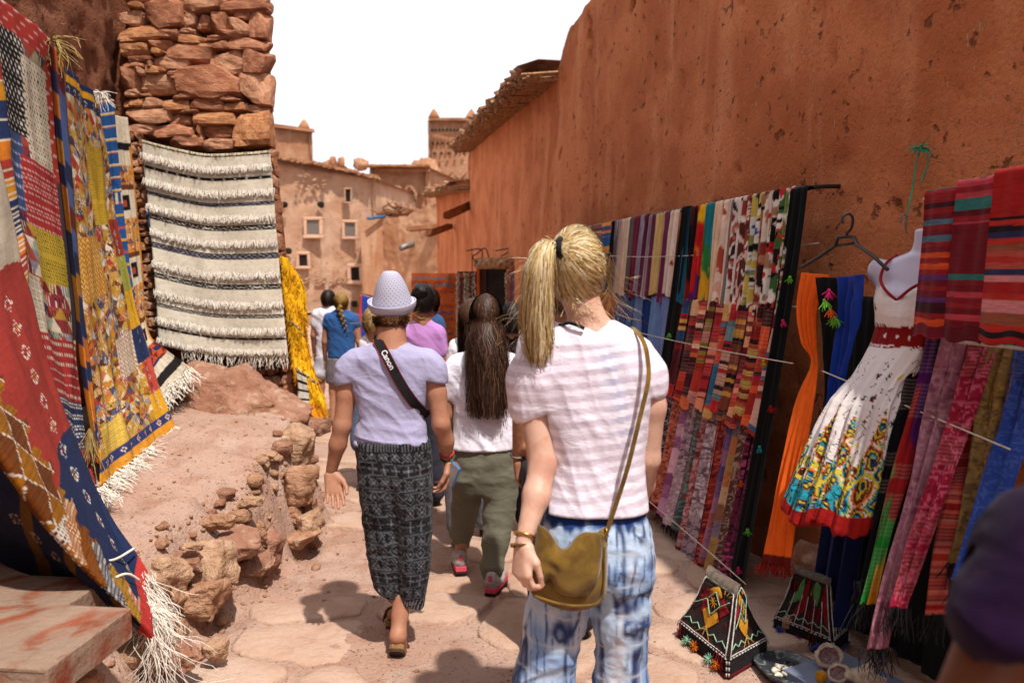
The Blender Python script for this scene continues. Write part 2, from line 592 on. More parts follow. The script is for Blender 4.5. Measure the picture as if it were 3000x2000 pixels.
def rock(center, size, seed, mat, label=None, group=None, parent=None, rot=(0, 0, 0), n=15, name='rock', boxy=3.6, rough=0.09):
    V, F = rock_vf(n, seed, boxy + 2.5, 20, rough)
    V = V * (np.asarray(size) / 2)
    V = V + 0.045 * max(size) * (fbm(V * (2.6 / max(size) * 2) + seed, 4, seed + 5, .62) - .25 * np.abs(vnoise(V * (7 / max(size)) * np.array((1, 1, 2.2)), seed)))[:, None] * V / (np.linalg.norm(V, axis=1, keepdims=True) + 1e-6)
    from mathutils import Euler
    R = np.array(Euler(rot).to_matrix())
    V = V @ R.T + np.asarray(center)
    return mk(name, V, F, mat, parent, label, 'rock' if parent is None else None, group, smooth=True)

# named boulders and stones of the crumbling bank, seen from the lane: (px, py, depth, w, d, h, material, label)
bank = [
    (862, 1302, 5.10, .33, .34, .27, 1, 'big pale boulder capping the corner of the crumbling bank'),
    (872, 1418, 4.80, .18, .20, .25, 0, 'round boulder wedged below the pale capping boulder'),
    (855, 1505, 4.78, .15, .16, .12, 0, 'small lumpy stone under the round boulder of the bank'),
    (908, 1530, 4.72, .17, .18, .16, 1, 'knobbly ochre stone beside the flat slab at the bank foot'),
    (880, 1572, 4.66, .25, .20, .09, 0, 'flat layered slab lying at the foot of the bank corner'),
    (905, 1480, 4.92, .11, .12, .12, 2, 'small brown stone squeezed beside the round boulder'),
    (622, 1655, 3.62, .27, .24, .26, 1, 'pale angular boulder sticking out of the bank face'),
    (600, 1748, 3.50, .21, .22, .17, 0, 'rounded brown boulder low in the bank face'),
    (500, 1688, 3.42, .14, .18, .20, 1, 'upright pale stone behind the rug fringe'),
    (488, 1755, 3.30, .17, .16, .11, 0, 'flat stone under the upright pale stone'),
    (735, 1470, 4.12, .13, .08, .06, 1, 'pale broken brick lying on the bank top'),
    (712, 1565, 3.95, .16, .14, .08, 1, 'flat pale chip on the lip of the bank'),
    (690, 1600, 3.85, .26, .20, .12, 2, 'overhanging crust of earth and stone on the bank lip'),
    (640, 1530, 3.85, .20, .07, .07, 0, 'long narrow stone leaning on the bank lip'),
    (765, 1560, 4.05, .07, .10, .16, 0, 'thin upright slab set in the bank edge'),
    (540, 1645, 3.52, .19, .09, .07, 2, 'dark sliver of stone over the hollow in the bank'),
    (790, 1610, 4.12, .12, .14, .28, 2, 'tall earthy stone propping the bank edge'),
    (740, 1650, 3.98, .22, .20, .10, 2, 'earth covered stone under the bank overhang'),
    (790, 1335, 4.75, .16, .10, .05, 1, 'thin pale slab under the capping boulder'),
    (905, 1245, 6.05, .30, .25, .16, 2, 'low pink rock behind the capping boulder'),
    (630, 1900, 3.12, .10, .09, .08, 1, 'lone stone lying in the dust below the bank'),
    (470, 1860, 3.02, .18, .2, .18, 0, 'stone half hidden behind the hanging rug fringe'),
    (560, 1600, 3.50, .10, .06, .04, 1, 'small flat chip near the hollow in the bank'),
    (520, 1930, 2.95, .16, .15, .10, 2, 'earth covered stone at the near foot of the bank'),
]
for i, (px, py, Y, w, d, h, m, lab) in enumerate(bank):
    rock(P(px, py, Y), (w, d, h), 100 + i, M_ROCK[m], lab, 'stones of the crumbling bank', rot=(r_.uniform(-.15, .15), r_.uniform(-.2, .2), r_.uniform(-.6, .6)))
# the sloping bedrock shelf under the white rug
rock(P(670, 1150, 5.95) + np.array((0, 0, -.10)), (1.22, .62, .42), 61, M_ROCK[2], 'long sloping bedrock shelf under the white fringed rug', None, rot=(0.10, 0.16, -0.12), n=30, boxy=3.0, rough=.13)

# many smaller stones bedded in the face of the bank
rb = random.Random(77)
for i in range(64):
    y = rb.uniform(2.75, 5.4); k = rb.random()
    e = float(np.interp(y, EDGE_Y, EDGE_X))
    x = e + rb.uniform(-.10, .20)
    z = float(ground_z(x, y))
    s_ = rb.uniform(.035, .10) * (1.5 if rb.random() < .2 else 1)
    rock((x, y, z + s_ * .12), (s_ * rb.uniform(.9, 1.7), s_, s_ * rb.uniform(.5, .9)), 1000 + i, M_ROCK[rb.randint(0, 2)], parent=ground, rot=(rb.uniform(-.3, .3), rb.uniform(-.3, .3), rb.uniform(0, 3)), n=3, name='stone', boxy=4)
# loose pebbles and chips along the foot of the bank and over the lane
parts = []
var = [rock_vf(2, 300 + i, 3.0, 5, 0.1) for i in range(6)]
for i in range(520):
    if i < 300:
        y = r_.uniform(2.7, 5.6); x = float(np.interp(y, EDGE_Y, EDGE_X)) + abs(r_.gauss(0, .22)) - 0.08
    elif i < 420:
        y = r_.uniform(2.7, 8); x = r_.uniform(-1.2, 1.1)
    else:
        y = r_.uniform(3.4, 6.0); x = float(np.interp(y, EDGE_Y, EDGE_X)) - r_.uniform(0, 1.0)
    s = r_.uniform(.004, .011) * (2.2 if r_.random() < .12 and i < 300 else 1)
    Vv, Ff = var[i % 6]
    a = r_.uniform(0, 6.28)
    Vv = Vv * s * np.array((1.3, 1, .7))
    Vv = np.stack([Vv[:, 0] * math.cos(a) - Vv[:, 1] * math.sin(a), Vv[:, 0] * math.sin(a) + Vv[:, 1] * math.cos(a), Vv[:, 2]], 1)
    parts.append((Vv + np.array((x, y, float(ground_z(x, y)) + s * .3)), Ff))
V, F = joinVF(parts)
mk('pebbles', V, F, M_ROCK[0], label='loose pebbles and chips scattered in the dust', cat='pebbles', kind='stuff', origin=(0, 0, 0))

# ------------------------------------------------------------------ mud walls
def wallgrid(p0, p1, z0, ztop, step, nrm, amp=0.02, seed=0, batter=0.0, extra=None):
    """vertical earth wall from p0 to p1 (xy), with a ragged top ztop(s) and relief along nrm"""
    p0 = np.asarray(p0, float); p1 = np.asarray(p1, float)
    L = np.linalg.norm(p1 - p0)
    nu = max(3, int(L / step) + 1)
    zt = ztop(np.linspace(0, L, nu))
    nv = max(3, int((zt.max() - z0) / step) + 1)
    s, t = np.meshgrid(np.linspace(0, L, nu), np.linspace(0, 1, nv))
    z = z0 + (zt[None, :] - z0) * t
    d = (p1 - p0) / L
    x = p0[0] + d[0] * s; y = p0[1] + d[1] * s
    n = np.asarray(nrm, float); n = n / np.linalg.norm(n)
    q = np.stack([x, y, z], -1)
    h = amp * fbm(q * 1.1, 3, seed) + amp * 0.35 * fbm(q * 7, 3, seed + 9) - batter * (z - z0)
    if extra is not None: h = h + extra(s, z, q)
    V = q + np.concatenate([n, [0]]) * h[..., None]
    return V.reshape(-1, 3), grid_faces(nu, nv), nu, nv

def oriented(V, F, nrm):
    F = np.asarray(F)
    n = vnormals(V, F).mean(0)
    return F if np.dot(n[:2], nrm) > 0 else F[:, ::-1]

W0 = np.array((1.75, 3.1)); WD = np.array((-0.19, 0.98)); WN = np.array((-0.98, -0.19))
def wp(t, off=0.0, z=0.0):
    """a point t metres along the right wall, off metres out from it"""
    q = W0 + WD * t + WN * off
    return np.array((q[0], q[1], z))

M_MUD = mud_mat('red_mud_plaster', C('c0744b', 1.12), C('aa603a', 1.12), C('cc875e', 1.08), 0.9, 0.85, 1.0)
def right_top(s):
    t = s - 9
    z = np.interp(t, [-9, -2, 0, 2, 4.4, 5.5, 6.1, 6.5, 6.8, 12, 17.5], [4.05, 4.05, 4.05, 4.12, 4.42, 4.38, 4.33, 4.18, 3.95, 4.05, 4.15])  # unseen near stretch: height shaped so its shadow covers the stall
    return z + 0.03 * fbm(np.column_stack([s * 2.5, s * 0, s * 0]), 3, 4) * (t < 7)
def right_relief(s, z, q):
    h = np.zeros_like(s)
    rr = np.random.default_rng(5)
    # small pits and gouges in the plaster
    for _ in range(230):
        cs, cz = rr.uniform(7.5, 20), rr.uniform(0.2, 4.4)
        a, b = rr.uniform(.012, .03), rr.uniform(.015, .06)
        k = ((s - cs) / a) ** 2 + ((z - cz) / b) ** 2
        h -= np.where(k < 9, 0.035 * np.exp(-k), 0)
    for cs, cz, a, b in ((14.35, 4.05, .04, .22), (14.3, 3.9, .035, .15), (25.1, 2.75, .16, .3), (13.0, 3.9, .03, .05), (15.5, 3.0, .04, .07), (10.6, 3.7, .03, .09)):
        k = ((s - cs - 0.03 * np.sin(z * 30)) / a) ** 2 + ((z - cz) / b) ** 2
        h -= np.where(k < 9, 0.10 * np.exp(-k * k), 0)
    h += 0.05 * vnoise(q * 0.55, 77)
    return h
rw = thing('mud_wall', wp(4, 0, -0.3), 'tall red mud plaster wall above the hanging scarves', 'wall')
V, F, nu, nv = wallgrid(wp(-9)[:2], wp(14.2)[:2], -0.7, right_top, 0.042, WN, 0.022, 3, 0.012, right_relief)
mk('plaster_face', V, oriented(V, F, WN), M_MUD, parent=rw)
# thickness of the wall: back and rounded top
top = V.reshape(nv, nu, 3)[-1]
back = top.copy(); back[:, 0] += 0.5; back[:, 2] -= 0.06
mid = (top + back) / 2; mid[:, 2] += 0.10 + 0.03 * fbm(mid * 3, 2, 8)
low = back.copy(); low[:, 2] = -0.7
VV = np.vstack([top, mid, back, low])
FF = grid_faces(nu, 4)
mk('wall_cap', VV, FF, M_MUD, parent=rw)
# reed eaves: canes laid crosswise under an earth cap
M_CANE = simple('dry_cane', C('d9ab7e'), C('9a6a45'), 0.9, 30, 90, 0.4)
M_CAP = mud_mat('earth_cap', C('c58c66'), C('a9714c'), C('d8a680'), 0.6, 0.3)
def eave(parent, ta, tb, za, zb, over, seed):
    r = random.Random(seed)
    parts, cap = [], []
    t = ta
    while t < tb:
        k = (t - ta) / (tb - ta)
        z = za + (zb - za) * k
        for lay in range(3):
            o = over * (0.72 + 0.14 * lay) + r.uniform(-.05, .07)
            tt = t + r.uniform(-.05, .05)
            parts.append(tube([wp(tt, -0.1, z + 0.035 * lay + r.uniform(-.01, .01)), wp(tt + r.uniform(-.08, .08), o, z + 0.035 * lay - 0.03 + r.uniform(-.02, .02))], r.uniform(.014, .026), 4))
        t += 0.062
    V, F = joinVF(parts)
    mk('cane_layer', V, F, M_CANE, parent=parent, kind='stuff', smooth=False)
    n = int((tb - ta) / 0.15)
    ts = np.linspace(ta, tb, n)
    rows = []
    for o, dz in ((over + .02, .085), (over + .03, .13), (over * .4, .20), (-.4, .22)):
        zz = za + (zb - za) * (ts - ta) / (tb - ta) + dz
        q = np.array([wp(a, o + r.uniform(-.06, .05), b) for a, b in zip(ts, zz)])
        q[:, 2] += 0.02 * fbm(q * 4, 3, seed)
        rows.append(q)
    mk('earth_cap', np.vstack(rows), grid_faces(n, 4), M_CAP, parent=parent)
    rr_ = random.Random(seed + 1)
    for _ in range(int((tb - ta) * 2.2)):
        a = rr_.uniform(ta, tb); zz = za + (zb - za) * (a - ta) / (tb - ta)
        rock(wp(a, rr_.uniform(0, over), zz + .19), (.14, .12, .06), rr_.randint(0, 999), M_ROCK[rr_.randint(0, 2)], parent=parent, n=2, name='cap_stone')
eave(rw, 6.75, 14.15, 3.93, 4.17, 0.36, 5)

# lower wall that carries on from the end of the tall one, turned into the lane
M_MUD2 = mud_mat('pale_mud_plaster', C('d6a581', .74), C('c68e68', .74), C('e6bd9a', .74), 0.5, 0.45)
lw = thing('mud_house', wp(17, 0, -0.4), 'lower mud house with broken plaster next along the lane', 'house')
V, F, nu, nv = wallgrid(wp(13.9, -.06)[:2], wp(20.3, .05)[:2], -0.8, lambda s: 3.40 + s * .07 + 0.05 * fbm(np.column_stack([s * 2, s, s * 0]), 2, 3), 0.06, WN, 0.03, 13)
mk('plaster_face', V, oriented(V, F, WN), M_MUD, parent=lw)
V, F, nu, nv = wallgrid(wp(20.3, .0)[:2], wp(20.3, -3)[:2], -0.8, lambda s: 3.8 + 0 * s, 0.2, WD, 0.02, 14)
mk('end_face', V, oriented(V, F, WD), M_MUD, parent=lw)
eave(lw, 14.0, 20.5, 3.36, 3.82, 0.40, 9)
# third, still lower: pale and patched, stepping out into the lane
px0, px1 = P(1285, 900, 24.3)[:2], P(1125, 900, 26.0)[:2]
th = thing('patched_house', (px0[0], px0[1], -0.5), 'pale patched mud house with pipe at the lane bend', 'house')
def patched_top(s): return np.interp(s, [0, .9, 1.3, 1.6], [3.75, 3.6, 3.45, 3.4]) + 0.06 * fbm(np.column_stack([s * 5, s * 0, s]), 3, 8)
V, F, nu, nv = wallgrid(px0, px1, -0.9, patched_top, 0.05, (-.35, -.94), 0.05, 19)
mk('plaster_face', V, oriented(V, F, (-.35, -.94)), M_MUD2, parent=th)
px2 = P(1062, 900, 25.3)[:2]
V, F, nu, nv = wallgrid(px1, px2, -0.9, lambda s: 3.36 + 0.05 * np.sin(s * 3), 0.05, (-.5, -.9), 0.03, 23)
def bulge(V, c): 
    return V
mk('corner_buttress', V, oriented(V, F, (-.5, -.9)), M_MUD2, parent=th)
c0 = np.array((*px0, 3.5)); c1 = np.array((*px1, 3.28)); c2 = np.array((*px2, 3.3))
mk('roof_top', np.array([c0 + (0, 0, .2), c1 + (0, 0, .1), c2, c2 + (0, 3, 0), c0 + (0, 3, .2)]), [(0, 1, 2, 3, 4)], M_CAP, parent=th, smooth=False)
M_DARK = simple('recess_shade_colour', (0.012, 0.008, 0.006), (0.02, 0.012, 0.008), 0.95, bstr=0)  # near-black colour stands in for shade inside openings, holes and doorway
M_BLUE_PIPE = simple('blue_plastic', C('2f6ea3'), C('2a5f8c'), 0.5, bstr=0, spec=.4)
V, F = tube([P(1078, 640, 25.2), P(1128, 634, 26.0)], .05, 10)
mk('roof_pipe', V, F, M_BLUE_PIPE, parent=th)
M_GREY = simple('grey_metal', C('9a948e'), C('7d746c'), 0.5, bstr=.1, spec=.4, metal=.4)
V, F = tube([P(1176, 727, 24.3), P(1224, 708, 25.4)], .09, 12)
mk('drain_pipe', V, F, M_GREY, parent=th)
V, F = box_ax(P(1190, 676, 23.8), (1.1, .35, 0.12), (0.1, .5, 0), (0, 0, .12))
mk('roof_slab', V, F, M_CAP, parent=th, smooth=False)
parts = []
for i in range(46):
    a = P(r_.uniform(1120, 1190), 610, 26.6) + np.array((0, r_.uniform(-.3, .3), r_.uniform(-.25, .02)))
    b = a + np.array((r_.uniform(-.5, .5), r_.uniform(-.2, .2), r_.uniform(-.05, .22)))
    parts.append(tube([a, b], r_.uniform(.02, .04), 5))
V, F = joinVF(parts)
M_WOOD = simple('weathered_wood', C('a9754e'), C('77503a'), 0.9, 8, 40, .5)
mk('brushwood', V, F, M_WOOD, label='heap of dry brushwood on the low roof', cat='brushwood', kind='stuff')
# wooden rain spouts sticking out of the tall wall
for (a, b, lab) in (((1298, 640, 15.6), (1372, 606, 16.6), 'upper wooden rain spout sticking out of the mud wall'), ((1246, 692, 18.0), (1312, 668, 19.0), 'lower wooden rain spout near the end of the mud wall')):
    A, B = P(*a), P(*b)
    V, F = box_ax(A, B - A, (0.10, 0.30, 0), (0, 0, 0.11))
    mk('rain_spout', V, F, M_WOOD, label=lab, cat='spout', group='wooden rain spouts', smooth=False)

# ------------------------------------------------------------------ left: rubble wall behind the rugs, and the stone house
M_RUB = mud_mat('rubble_wall', C('b27558'), C('96593f'), C('c48c6c'), 0.3, 0.8, 1.0, False, 0.04)
A = np.array((-3.20, 6.60)); B = A - np.array((-0.19, .98)) * 12
V, F, nu, nv = wallgrid(B, A, 0.0, lambda s: 5.2 + 0 * s, 0.06, (.98, .19), 0.05, 31, 0.0, lambda s, z, q: 0.028 * fbm(q * np.array((7, 7, 12)), 3, 91))
lwall = mk('rubble_wall', V, oriented(V, F, (.98, .19)), M_RUB, label='rough rubble and mud wall behind the hanging rugs', cat='wall')

M_STONES = []
for i, (a, b) in enumerate((('c98f6e', 'a4684a'), ('d8a380', 'b67d5c'), ('b97f60', '935a40'), ('cf9468', 'a86c46'))):
    m = Mat('masonry_stone_%d' % i, 0.95, 0.1)
    _c = m.mix(C(a, .92), C(b, .90), m.noise(4, 4, 0.6).ss(0.3, 0.7))
    _c = m.mix(_c, C('6d402c', .6), m.noise(17, 6).ss(0.58, 0.72) * 0.5)
    m.color(_c)
    m.bump(m.noise(20, 4, 0.3, None, 0.7) + m.noise(5, 5, 0.5), 0.8, 0.02)
    M_STONES.append(m.m)
SY = 6.42
house = thing('stone_house', (-2.5, SY, 0.5), 'house wall of rough red stones behind the white fringed rug', 'house')
def house_x(px, py):
    """stone wall narrows upwards"""
    return P(px, py, SY)
# mortar bed
bx0 = lambda z: -3.16 - 0.02 * z
V, F, nu, nv = wallgrid((-3.6, SY + .10), (-1.93, SY + .10), 0.2, lambda s: 5.4 + 0 * s, 0.05, (0, -1), 0.03, 37, 0, None)
V[:, 0] += 0.18 * smooth01(3.2, .4, V[:, 2]) * np.clip((V[:, 0] + 3.2) / 1.27, 0, 1)
M_MORT = mud_mat('mud_mortar', C('a8694b'), C('8a5039'), C('b97c5b'), 0.2, 0.6, 1.0, False, 0.03)
mk('mortar', V, oriented(V, F, (0, -1)), M_MORT, parent=house)
# return side, ragged edge
V, F, nu, nv = wallgrid((-2.02, SY + .08), (-3.6, SY + 4.2), 0.1, lambda s: 5.4 + 0 * s, 0.07, (.94, .35), 0.05, 38, 0, lambda s, z, q: 0.02 * fbm(q * 8, 2, 3) + 0.13 * smooth01(3.2, .4, z))
mk('side_face', V, oriented(V, F, (.94, .35)), M_MORT, parent=house)
V, F = tube([(-1.97 + .14 * float(smooth01(3.2, .4, z)), SY + .06, z) for z in np.arange(0.3, 5.4, .12)], .06, 8)
V += 0.02 * fbm(V * 9, 3, 2)[:, None]
mk('corner_edge', V, F, M_MORT, parent=house)
stones = [(830,-20,990,25),(1040,-25,1170,25),(1250,-10,1470,95),(1475,15,1765,105),(1600,-40,1760,12),(815,90,960,185),(865,40,960,84),(995,30,1215,215),(1220,60,1330,105),(1315,105,1395,205),(1225,115,1305,205),(1405,110,1510,225),(1545,95,1650,150),(1510,152,1655,250),(1658,108,1780,265),
 (820,190,1085,288),(1090,222,1200,282),(1200,245,1390,310),(1392,252,1530,292),(1530,275,1775,348),(1000,290,1150,342),(835,295,1000,385),(1420,294,1515,350),(1128,312,1420,427),(1035,345,1115,387),(1420,352,1630,497),(1637,358,1785,500),
 (880,383,1030,424),(845,420,985,458),(1040,392,1245,480),(810,458,955,592),(925,468,990,518),(1000,450,1120,508),(965,508,1200,622),(1115,482,1210,535),(1208,455,1592,660),(1582,500,1614,590),(1612,503,1782,692),
 (855,597,945,645),(945,622,1015,648),(1170,640,1300,666),(1485,650,1602,680),(840,652,962,712),(970,655,1092,722),(1100,672,1262,748),(1265,668,1482,742),(1484,686,1626,750),(1652,702,1765,757),(1628,690,1650,745),
 (860,728,1130,822),(1215,735,1330,756),(1140,760,1296,828),(1304,756,1560,842),(882,824,1047,892),(1056,832,1312,908),(1350,834,1546,922),(1562,760,1782,962),(1140,902,1350,985),(1370,924,1556,1000),(1380,-40,1470,-12),(1318,832,1345,905),(1216,208,1300,240),(1460,228,1640,270),(1015,425,1040,470)]
rects = [(a / 2.24, b / 2.24, c / 2.24, d / 2.24) for a, b, c, d in stones]
rs = random.Random(12)
def fill(xa, xb, ya, yb, hmin, hmax, wmin, wmax):
    y = ya
    while y < yb:
        h = rs.uniform(hmin, hmax); k = (y - ya) / (yb - ya)
        x0 = xa[0] + (xa[1] - xa[0]) * k; x1 = xb[0] + (xb[1] - xb[0]) * k
        x = x0
        while x < x1 - 4:
            w = min(rs.uniform(wmin, wmax), x1 - x)
            if w > 10: rects.append((x + 1, y + 1, x + w - 1, y + h - 1))
            x += w
        y += h
fill((372, 452), (432, 482), 395, 1070, 14, 34, 16, 48)          # strip between the rugs
fill((792, 840), (808, 862), 440, 1165, 16, 40, 14, 40)          # ragged corner right of the white rug
fill((700, 745), (800, 852), 1040, 1165, 16, 34, 26, 66)         # courses below the white rug
svar = []
for i in range(14):
    V, F = rock_vf(5, 500 + i, 11.0, 6, 0.07)
    svar.append([mesh_np('stone_block', V * .5, F, None, False) for _ in range(1)][0])
    svar[-1].materials.append(M_STONES[i % 4])
for i, (a, b, c, d) in enumerate(rects):
    p = P((a + c) / 2, (b + d) / 2, SY + .03)
    w = (c - a) / FOC * SY * 1.05; h = (d - b) / FOC * SY * 1.06
    o = bpy.data.objects.new('stone', svar[rs.randrange(14)])
    COL.objects.link(o)
    o.parent = house
    o.location = p - ORG[house.name] + np.array((0, rs.uniform(-.035, .02), 0))
    o.scale = (w * 1.04, max(.2, min(w, h) * 1.1), h * 1.04)
    o.rotation_euler = (rs.uniform(-.06, .06), rs.choice((0, math.pi)) + rs.uniform(-.05, .05), rs.uniform(-.08, .08))

# ------------------------------------------------------------------ the kasbah houses at the end of the lane
M_FAR = mud_mat('far_earth', C('dfb394', .74), C('d2a07e', .74), C('e8c2a4', .74), 0.2, 0.5, 0.9, True, 0.05)
M_FAR2 = mud_mat('far_earth_dark', C('cf9c7a', .72), C('bf8763', .72), C('daac8a', .72), 0.2, 0.5, 0.9, True, 0.05)
M_WHITE = simple('whitewashed_surround', C('e4ba9c', .72), C('d6a686', .72), 0.95, 10, 30, .5, .01)
M_SHUT = simple('grey_shutter', C('8f8278'), C('75685e'), 0.8, 20, 60, .3)

def adobe_box(parent, name, corners, z0, ztop, mat, step=0.12, amp=0.05, seed=0, batter=0.03):
    """closed earth block over 4 corners (counter-clockwise from above); each face a part, ragged top"""
    corners = [np.asarray(c, float) for c in corners]
    cen = sum(corners) / 4
    for i in range(4):
        a, b = corners[i], corners[(i + 1) % 4]
        n = np.array(((b - a)[1], -(b - a)[0])); n /= np.linalg.norm(n)
        zt = ztop if callable(ztop) else (lambda s, z=ztop: z + 0 * s)
        st = step if i == 0 or i == 3 or i == 1 else 0.6
        V, F, nu, nv = wallgrid(a, b, z0, zt if i == 0 else (lambda s, z=float(zt(np.array([0. if i == 3 else np.linalg.norm(corners[1] - corners[0])]))[0]): z + 0 * s), st, n, amp, seed + i, batter)
        mk(name, V, oriented(V, F, n), mat, parent=parent)
    Lf = np.linalg.norm(corners[1] - corners[0]); za, zb = (ztop, ztop) if not callable(ztop) else [float(q) for q in ztop(np.array([0., Lf]))]
    mk('roof_top', np.array([(*c, z_ - .03) for c, z_ in zip(corners, (za, zb, zb, za))]), [(0, 1, 2, 3)], mat, parent=parent, smooth=False)

def far_window(parent, px, py, Y, w, h, pane, surround=.09, name='window', frame_mat=None):
    """w,h metres of the opening; surround stands proud, the pane is sunk inside it"""
    c = P(px, py, Y)
    t = surround
    fr = []
    for (dx, dz, sx, sz) in ((-(w + t) / 2, 0, t, h), ((w + t) / 2, 0, t, h), (0, (h + t) / 2, w + 2 * t, t), (0, -(h + t) / 2, w + 2.6 * t, t * 1.1)):
        fr.append(bbox_bev((c[0] + dx, c[1] - .06, c[2] + dz), (sx, .09, sz), 0, .02))
    o = thing(name, (c[0], c[1], c[2] - h / 2), parent=parent)
    V, F = joinVF(fr); V += 0.012 * fbm(V * 6, 2, 3)[:, None]
    mk('surround', V, F, frame_mat or M_WHITE, parent=o, smooth=False)
    V, F = box((c[0], c[1] - .02, c[2]), (w, .06, h))
    mk('shutter' if pane is M_SHUT else 'opening', V, F, pane, parent=o, smooth=False)  # dark pane: wall is uncut, the opening's shade is its colour

FY = 26.0
fa, fb = P(700, 900, FY - 1.0)[:2], P(1108, 900, FY + .4)[:2]
far = thing('earth_house', (fa[0], FY, -.5), 'big plain earth house with small windows closing the lane', 'house')
def far_top(s):
    L = np.linalg.norm(fb - fa)
    return np.interp(s / L, [0, .25, .6, .97, 1], [5.25, 5.20, 5.02, 4.75, 4.72]) + 0.05 * fbm(np.column_stack([s * 1.7, s * 0, s * 0]), 3, 2)
adobe_box(far, 'wall', [fa, fb, fb + np.array((1.0, 6)), fa + np.array((1.0, 6))], -1.0, far_top, M_FAR, .09, .06, 51)
# roof edge of thin slates and reeds
ns = 70
for k in range(ns):
    s = k / (ns - 1)
    q = fa + (fb - fa) * s
    z = float(far_top(np.array([s * np.linalg.norm(fb - fa)]))[0])
    V, F = box((q[0], q[1] + .15, z + .04 + r_.uniform(-.03, .03)), (.14, .7 + r_.uniform(-.1, .12), .08), 0.05, .015)
    mk('roof_slab', V, F, M_CAP if k % 3 else M_CANE, parent=far, smooth=False)
fd = lambda px: FY - 1.0 + 1.4 * (px - 700) / 408 - .05
far_window(far, 919, 667, fd(919), .40, .47, M_SHUT, .10)
far_window(far, 1027, 673, fd(1027), .34, .45, M_SHUT, .09)
far_window(far, 890, 763, fd(890), .26, .36, M_DARK, .09)
far_window(far, 1042, 802, fd(1042), .28, .44, M_DARK, .12)
far_window(far, 1021, 574, fd(1021), .16, .40, M_DARK, .05, frame_mat=M_FAR)
for (px, py) in ((833, 600), (940, 600), (845, 735), (1037, 890)):
    c = P(px, py, fd(px) - .03)
    V, F = rock_vf(4, px, 3, 5, .1)
    mk('hole', V * np.array((.11, .05, .10)) + c, F, M_DARK, parent=far)  # solid lump, coloured near-black like the shade in a hole
# band of rubble showing through the plaster
for i in range(60):
    if i < 34: px, py = r_.uniform(870, 1050), 822 + r_.uniform(-8, 8)
    else: px, py = r_.uniform(870, 960), r_.uniform(510, 560)
    rock(P(px, py, fd(px) - .01), (.15 * r_.uniform(.5, 1.2), .06, .08 * r_.uniform(.5, 1.2)), 700 + i, M_ROCK[r_.randint(0, 1)], parent=far, n=2, name='stone')
# low bench wall at its foot
a, b = P(885, 930, 23.6)[:2], P(985, 930, 24.4)[:2]
bench = thing('low_wall', (a[0], a[1], -.5), 'low rough earth bench at the foot of the far house', 'wall')
adobe_box(bench, 'wall', [a + np.array((-3, -.6)), b, b + np.array((0.2, 1.2)), a + np.array((-3, 1.2))], -1.0, lambda s: .42 + .12 * fbm(np.column_stack([s * 3, s * 0, s]), 2, 6), M_FAR, .08, .10, 57)

# kasbah wall with blind arches behind
ka, kb = P(1085, 600, 31)[:2], P(1262, 600, 31.5)[:2]
kas = thing('kasbah', (ka[0], 31, -.5), 'decorated kasbah wall with blind arches above the low roofs', 'building')
adobe_box(kas, 'wall', [ka, kb, kb + np.array((1, 5)), ka + np.array((1, 5))], -1, lambda s: 5.72 + .03 * fbm(np.column_stack([s * 3, s, s * 0]), 2, 6), M_FAR2, .12, .05, 61)
def zigarch(px, py, Y, w, h, parent, n=4):
    """stepped blind arch as a raised earth ridge"""
    c = P(px, py, Y)
    pts = []
    for s in (-1, 1):
        run = [(-1, -1.0), (-1, 0.1), (-.78, .1), (-.78, .45), (-.45, .45), (-.45, .75), (-.12, .75), (-.12, 1.0)]
        q = [c + np.array((-s * x * w / 2 * -1, -.05, z * h / 2)) for x, z in run]
        pts.append(q)
    V, F = joinVF([tube(q, .07, 5) for q in pts])
    mk('blind_arch', V, F, M_FAR2, parent=parent)
for px in (1130, 1165, 1200):
    zigarch(px, 568, 30.9, .44, .62, kas)
    for k in (-1, 1):
        c = P(px + k * 7, 563, 30.88)
        V, F = rock_vf(3, px, 4, 2, .05)
        mk('hole', V * np.array((.05, .05, .06)) + c, F, M_DARK, parent=kas)  # uncut wall: near-black lump painted as a shaded hole
for k in range(24):
    c = P(1115 + k * 6.2, 500, 30.93)
    V, F = box(c, (.05, .12, .07), 0, .01)
    mk('cornice_brick', V, F, M_CAP, parent=kas, smooth=False)
parts = []
for k in range(40):
    c = P(1085 + k * 4.4, 489, 31.1)
    parts.append(box(c, (.09, .9, .07), 0, .02))
V, F = joinVF(parts)
mk('roof_edge', V, F, M_CAP, parent=kas, smooth=False)

